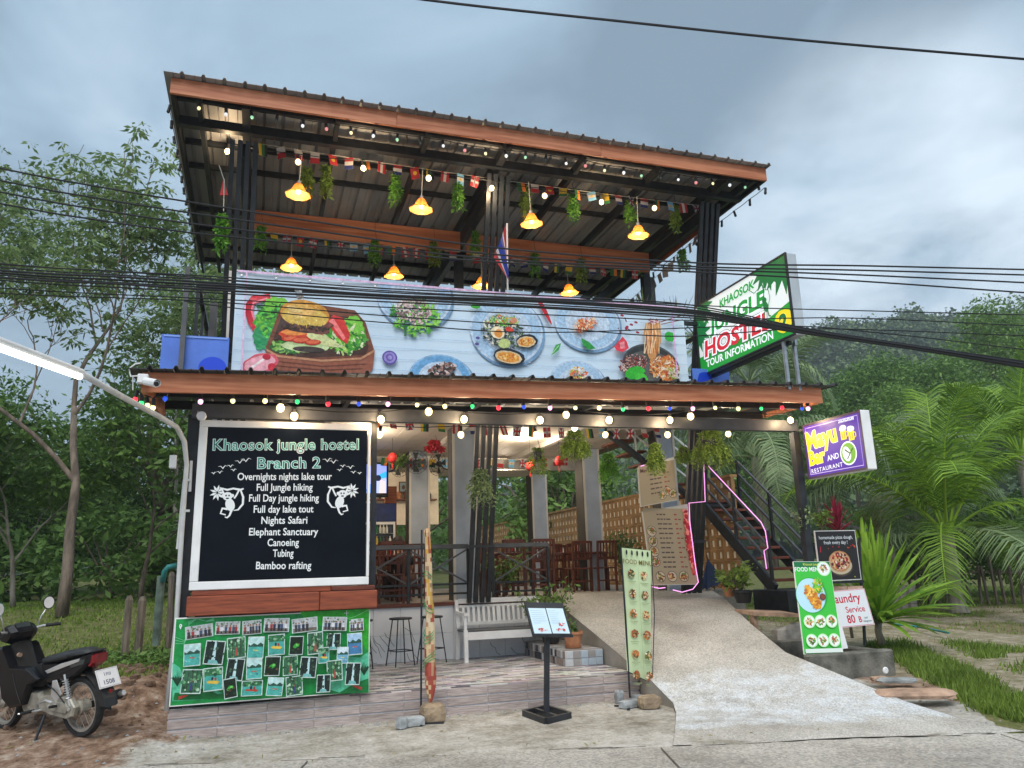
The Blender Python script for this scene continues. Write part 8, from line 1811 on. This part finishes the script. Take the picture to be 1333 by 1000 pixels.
mp('tail_light', slab([(-.27, .785), (-.25, .70), (-.19, .66), (-.13, .69), (-.15, .76), (-.21, .785)], -.08, .08, .2), 'red_lens'); mp('indicator', slab([(-.18, .745), (-.16, .70), (.02, .66), (.08, .69), (-.04, .745)], .098, .118, .1), 'glass_dark'); mp('indicator', slab([(-.18, .745), (-.16, .70), (.02, .66), (.08, .69), (-.04, .745)], -.118, -.098, .1), 'glass_dark')
mp('grab_rail', MB().tube([(.05, .125, .775), (-.15, .12, .80), (-.24, 0, .81), (-.15, -.12, .80), (.05, -.125, .775)], .012, 8), 'black_plastic', True)
mud = MB(); segs = 14; pr2 = []
for i in range(segs + 1): a = math.radians(lerp(30, 185, i / segs)); pr2.append((( WR + .055) * math.cos(a), WR + (WR + .055) * math.sin(a)))
for i in range(segs + 1):
    x, z = pr2[i]; mud.v += [(x, -.06, z - .01), (x, 0, z + .02), (x, .06, z - .01)]
for i in range(segs):
    for k in (0, 1): mud.f.append((i * 3 + k, i * 3 + k + 1, i * 3 + k + 4, i * 3 + k + 3)); mud.c.append(None)
mp('rear_mudguard', mud, 'dusty_black', True); mp('mud_flap', slab([(-.30, .54), (-.40, .38), (-.42, .30), (-.34, .30), (-.27, .46)], -.07, .07, .1), 'black_plastic')
a_ = Vector((-.37, 0, .62)); pn_ = Vector((-.80, 0, .35)).normalized(); upv_ = Vector((.35, 0, .8)).normalized()
mp('plate_bracket', MB().bar((-.2, 0, .62), (-.34, 0, .56), .09, .02), 'black_plastic')
pc_ = Vector((-.36, 0, .56)); hw, hh_ = .115, .09; q4 = [pc_ + Vector((0, hw, 0)) - upv_ * hh_, pc_ - Vector((0, hw, 0)) - upv_ * hh_, pc_ - Vector((0, hw, 0)) + upv_ * hh_, pc_ + Vector((0, hw, 0)) + upv_ * hh_]
plate = mp('number_plate', MB().prism(q4, pn_ * .004), 'plate_white'); P = Print(q4[0] + pn_ * .0045, (0, -1, 0), upv_, .0004, n=pn_); P.text('1กข', .115, .112, .05, srgb(70, 80, 110), .01); P.text('1508', .115, .03, .062, srgb(60, 70, 100), .012)
P.line([(.01, .008), (.22, .008), (.22, .172), (.01, .172), (.01, .006)], .003, srgb(120, 120, 140)); pr0 = P.mb.mesh('print', 'print'); link('print', pr0, plate)
# engine, transmission, shock, exhaust, frame
mp('transmission_case', slab([(-.07, .30), (-.04, .22), (.05, .19), (.3, .22), (.46, .26), (.5, .33), (.42, .39), (.2, .40), (.0, .38)], .075, .135, .06), 'cast_metal'); mp('case_cover', slab([(.0, .30), (.05, .245), (.25, .26), (.33, .30), (.25, .345), (.05, .345)], .136, .15, .1), 'cast_metal')
mp('engine', slab([(.42, .25), (.52, .20), (.74, .22), (.80, .34), (.72, .42), (.5, .42)], -.11, .12, .12), 'cast_metal'); mp('cylinder', MB().tube([(.7, 0, .33), (.9, 0, .38)], .07, 14), 'dusty_black')
for s_ in (-1, 1):
    sh0 = mp('shock_absorber', MB().tube([(.0, s_ * .125, .31), (.04, s_ * .125, .40)], .017, 8).tube([(.04, s_ * .125, .40), (.1, s_ * .125, .60)], .011, 8), 'silver'); mb = MB(); mb.tube([(.03 + .06 * t + .027 * math.cos(t * 50), s_ * .125 + .027 * math.sin(t * 50), .38 + .18 * t) for t in np.linspace(0, 1, 56)], .005, 5); link('spring', mb.mesh('spring', 'silver'), sh0)
mp('exhaust', MB().tube([(.75, -.1, .24), (.5, -.14, .2), (.2, -.17, .24), (-.28, -.19, .36)], [.02, .024, .045, .05], 12), 'dusty_black', True); mp('exhaust_tip', MB().tube([(-.28, -.19, .36), (-.34, -.19, .375)], .025, 10), 'silver')
mp('frame_tube', MB().tube([(.1, 0, .62), (.45, 0, .45), (.8, 0, .5), (1.02, 0, .80)], .03, 8), 'black_steel', True)
mp('chain_guard', slab([(.12, .42), (.2, .55), (.26, .54), (.28, .40), (.2, .33)], .13, .14, .05), 'silver')
mp('foot_peg', MB().tube([(.18, .13, .31), (.16, .23, .32)], .014, 8), 'rubber'); mp('foot_peg', MB().tube([(.56, .1, .24), (.56, .25, .245)], .016, 8), 'rubber'); mp('foot_bar', MB().tube([(.18, .14, .32), (.36, .13, .35), (.5, .12, .3)], .014, 7), 'silver', True); mp('gear_lever', MB().tube([(.42, .14, .26), (.66, .15, .22), (.70, .19, .22)], .009, 6), 'silver')
mp('side_stand', MB().tube([(.42, .1, .2), (.36, .22, .03), (.35, .235, .005)], [.014, .013, .013], 8), 'black_steel'); mp('stand_foot', MB().box((.31, .20, -.004), (.39, .27, .008)), 'silver')
# leg shield, bodywork
for s_ in (-1, 1): mp('leg_shield', slab([(.40, .56), (.56, .50), (.66, .30), (.86, .26), (.98, .34), (1.06, .60), (1.10, .84), (1.0, .86), (.86, .66), (.6, .66)], s_ * .10, s_ * .19, .08), 'gloss_black')
mp('step_cover', slab([(.40, .54), (.5, .69), (.66, .62), (.86, .64), (.98, .88), (1.06, .86), (.98, .5), (.7, .46), (.5, .46)], -.098, .098, .05), 'dusty_black'); mp('key_cover', MB().lathe([(0, -.02), (.022, -.02), (.022, .01), (0, .012)], (.88, .08, .76), 12, 'X'), 'stone_red')
mp('handlebar_cover', slab([(.90, .99), (.93, .92), (1.0, .86), (1.12, .88), (1.16, .96), (1.08, 1.05), (.98, 1.06)], -.14, .14, .25), 'gloss_black'); mp('speedometer', MB().add([(.905, -.07, .985), (.905, .07, .985), (.985, .075, 1.062), (.985, -.075, 1.062), (.90, -.07, .98), (.90, .07, .98), (.98, .075, 1.07), (.98, -.075, 1.07)], [(4, 5, 6, 7)]), 'glass_dark')
mp('headlight', MB().ball((1.12, 0, .95), .075, 14, (.6, 1.2, 1)), 'silver', True)
for s_ in (-1, 1):
    mp('handlebar', MB().tube([(1.0, s_ * .1, .98), (.97, s_ * .22, 1.0), (.90, s_ * .34, 1.0)], .012, 8), 'silver'); mp('grip', MB().tube([(.955, s_ * .24, 1.0), (.885, s_ * .365, .998)], .018, 10), 'rubber'); mp('brake_lever', MB().tube([(1.0, s_ * .2, .99), (.98, s_ * .33, .985)], .007, 6), 'silver')
    mi = mp('mirror', MB().lathe([(0, .012), (.05, .01), (.062, 0), (.06, -.008), (0, -.008)], (0, 0, 0), 20, 'X'), 'teal_pipe' if s_ > 0 else 'black_plastic'); mi.location = (.94, s_ * .26, 1.235); mi.rotation_euler = (0, .0, s_ * .25); mi.scale = (1, .95, 1.15)
    g_ = link('mirror_glass', MB().lathe([(0, -.0095), (.052, -.0095), (.052, -.0085)], (0, 0, 0), 20, 'X').mesh('mirror_glass', 'plate_white'), mi)
    mp('mirror_stem', MB().tube([(.99, s_ * .17, 1.0), (.97, s_ * .20, 1.10), (.945, s_ * .25, 1.19)], .007, 7), 'silver', True)
for s_ in (-1, 1): mp('fork_leg', MB().tube([(WB, s_ * .075, WR), (1.07, s_ * .075, .66)], .022, 10), 'silver')
fm_ = MB(); pr3 = []
for i in range(segs + 1): a = math.radians(lerp(20, 160, i / segs)); pr3.append((WB + (WR + .035) * math.cos(a), WR + (WR + .035) * math.sin(a)))
for i in range(segs + 1): x, z = pr3[i]; fm_.v += [(x, -.055, z - .02), (x, 0, z + .015), (x, .055, z - .02)]
for i in range(segs):
    for k in (0, 1): fm_.f.append((i * 3 + k, i * 3 + k + 1, i * 3 + k + 4, i * 3 + k + 3)); fm_.c.append(None)
mp('front_mudguard', fm_, 'gloss_black', True)
for s_ in (-1, 1): mp('control_cable', MB().tube([(1.0, s_ * .16, .97), (1.08, s_ * .2, .90), (1.12, s_ * .1, .78), (1.06, s_ * .04, .62)], .006, 6), 'cable', True)
for s_ in (-1, 1):
    for pts in (([(.42, .56), (.56, .63), (.7, .645), (.86, .64)]), ([(-.1, .69), (.1, .63), (.34, .57), (.42, .52)]), ([(.66, .32), (.74, .45), (.8, .6)])): mp('panel_seam', MB().tube([(x, s_ * (.192 if x > .41 and z < .68 and pts[0][0] != -.1 else .118), z) for x, z in pts], .004, 5), 'dusty_black')
mp('brake_hose', MB().tube([(.02, .14, .3), (.16, .16, .44), (.34, .13, .5)], .006, 6), 'cable', True); mp('bolt', MB().lathe([(0, 0), (.016, 0), (.016, .012), (0, .012)], (0, .14, .285), 8, 'Y'), 'silver'); mp('bolt', MB().lathe([(0, 0), (.012, 0), (.012, .01), (0, .01)], (.28, .151, .3), 8, 'Y'), 'silver'); mp('reflector', MB().lathe([(0, -.004), (.018, -.004), (.018, .002), (0, .002)], (-.40, 0, .44), 10, 'X'), 'red_lens')
# stand it on the dirt: rear wheel right, front wheel left and farther away
def onground(px, py):
    return min((at(px, py, Y=7.5 + .02 * k) for k in range(160)), key=lambda q: abs(q.z - G(q.x, q.y)))
rp_ = onground(107, 959); fp2 = onground(4, 947); hd = math.atan2(fp2.y - rp_.y, fp2.x - rp_.x)
mc.location = (rp_.x, rp_.y, G(rp_.x, rp_.y)); mc.rotation_euler = (-.09, 0, hd); mc.scale = (1.0,) * 3

# ================================================================ air: damp haze over the valley
hv = bpy.data.materials.new('haze_air'); hv.use_nodes = True; hn = hv.node_tree.nodes; hl = hv.node_tree.links; hn.remove(hn['Principled BSDF'])
pv = hn.new('ShaderNodeVolumePrincipled'); pv.inputs['Color'].default_value = (0.80, 0.88, 0.96, 1); pv.inputs['Density'].default_value = 0.0010; pv.inputs['Anisotropy'].default_value = 0.2
hl.new(pv.outputs[0], hn['Material Output'].inputs['Volume']); MATS['haze_air'] = hv
setting('haze', MB().box((-1000, -400, -1.4), (1000, 1000, 96)), 'haze_air', kind='stuff')
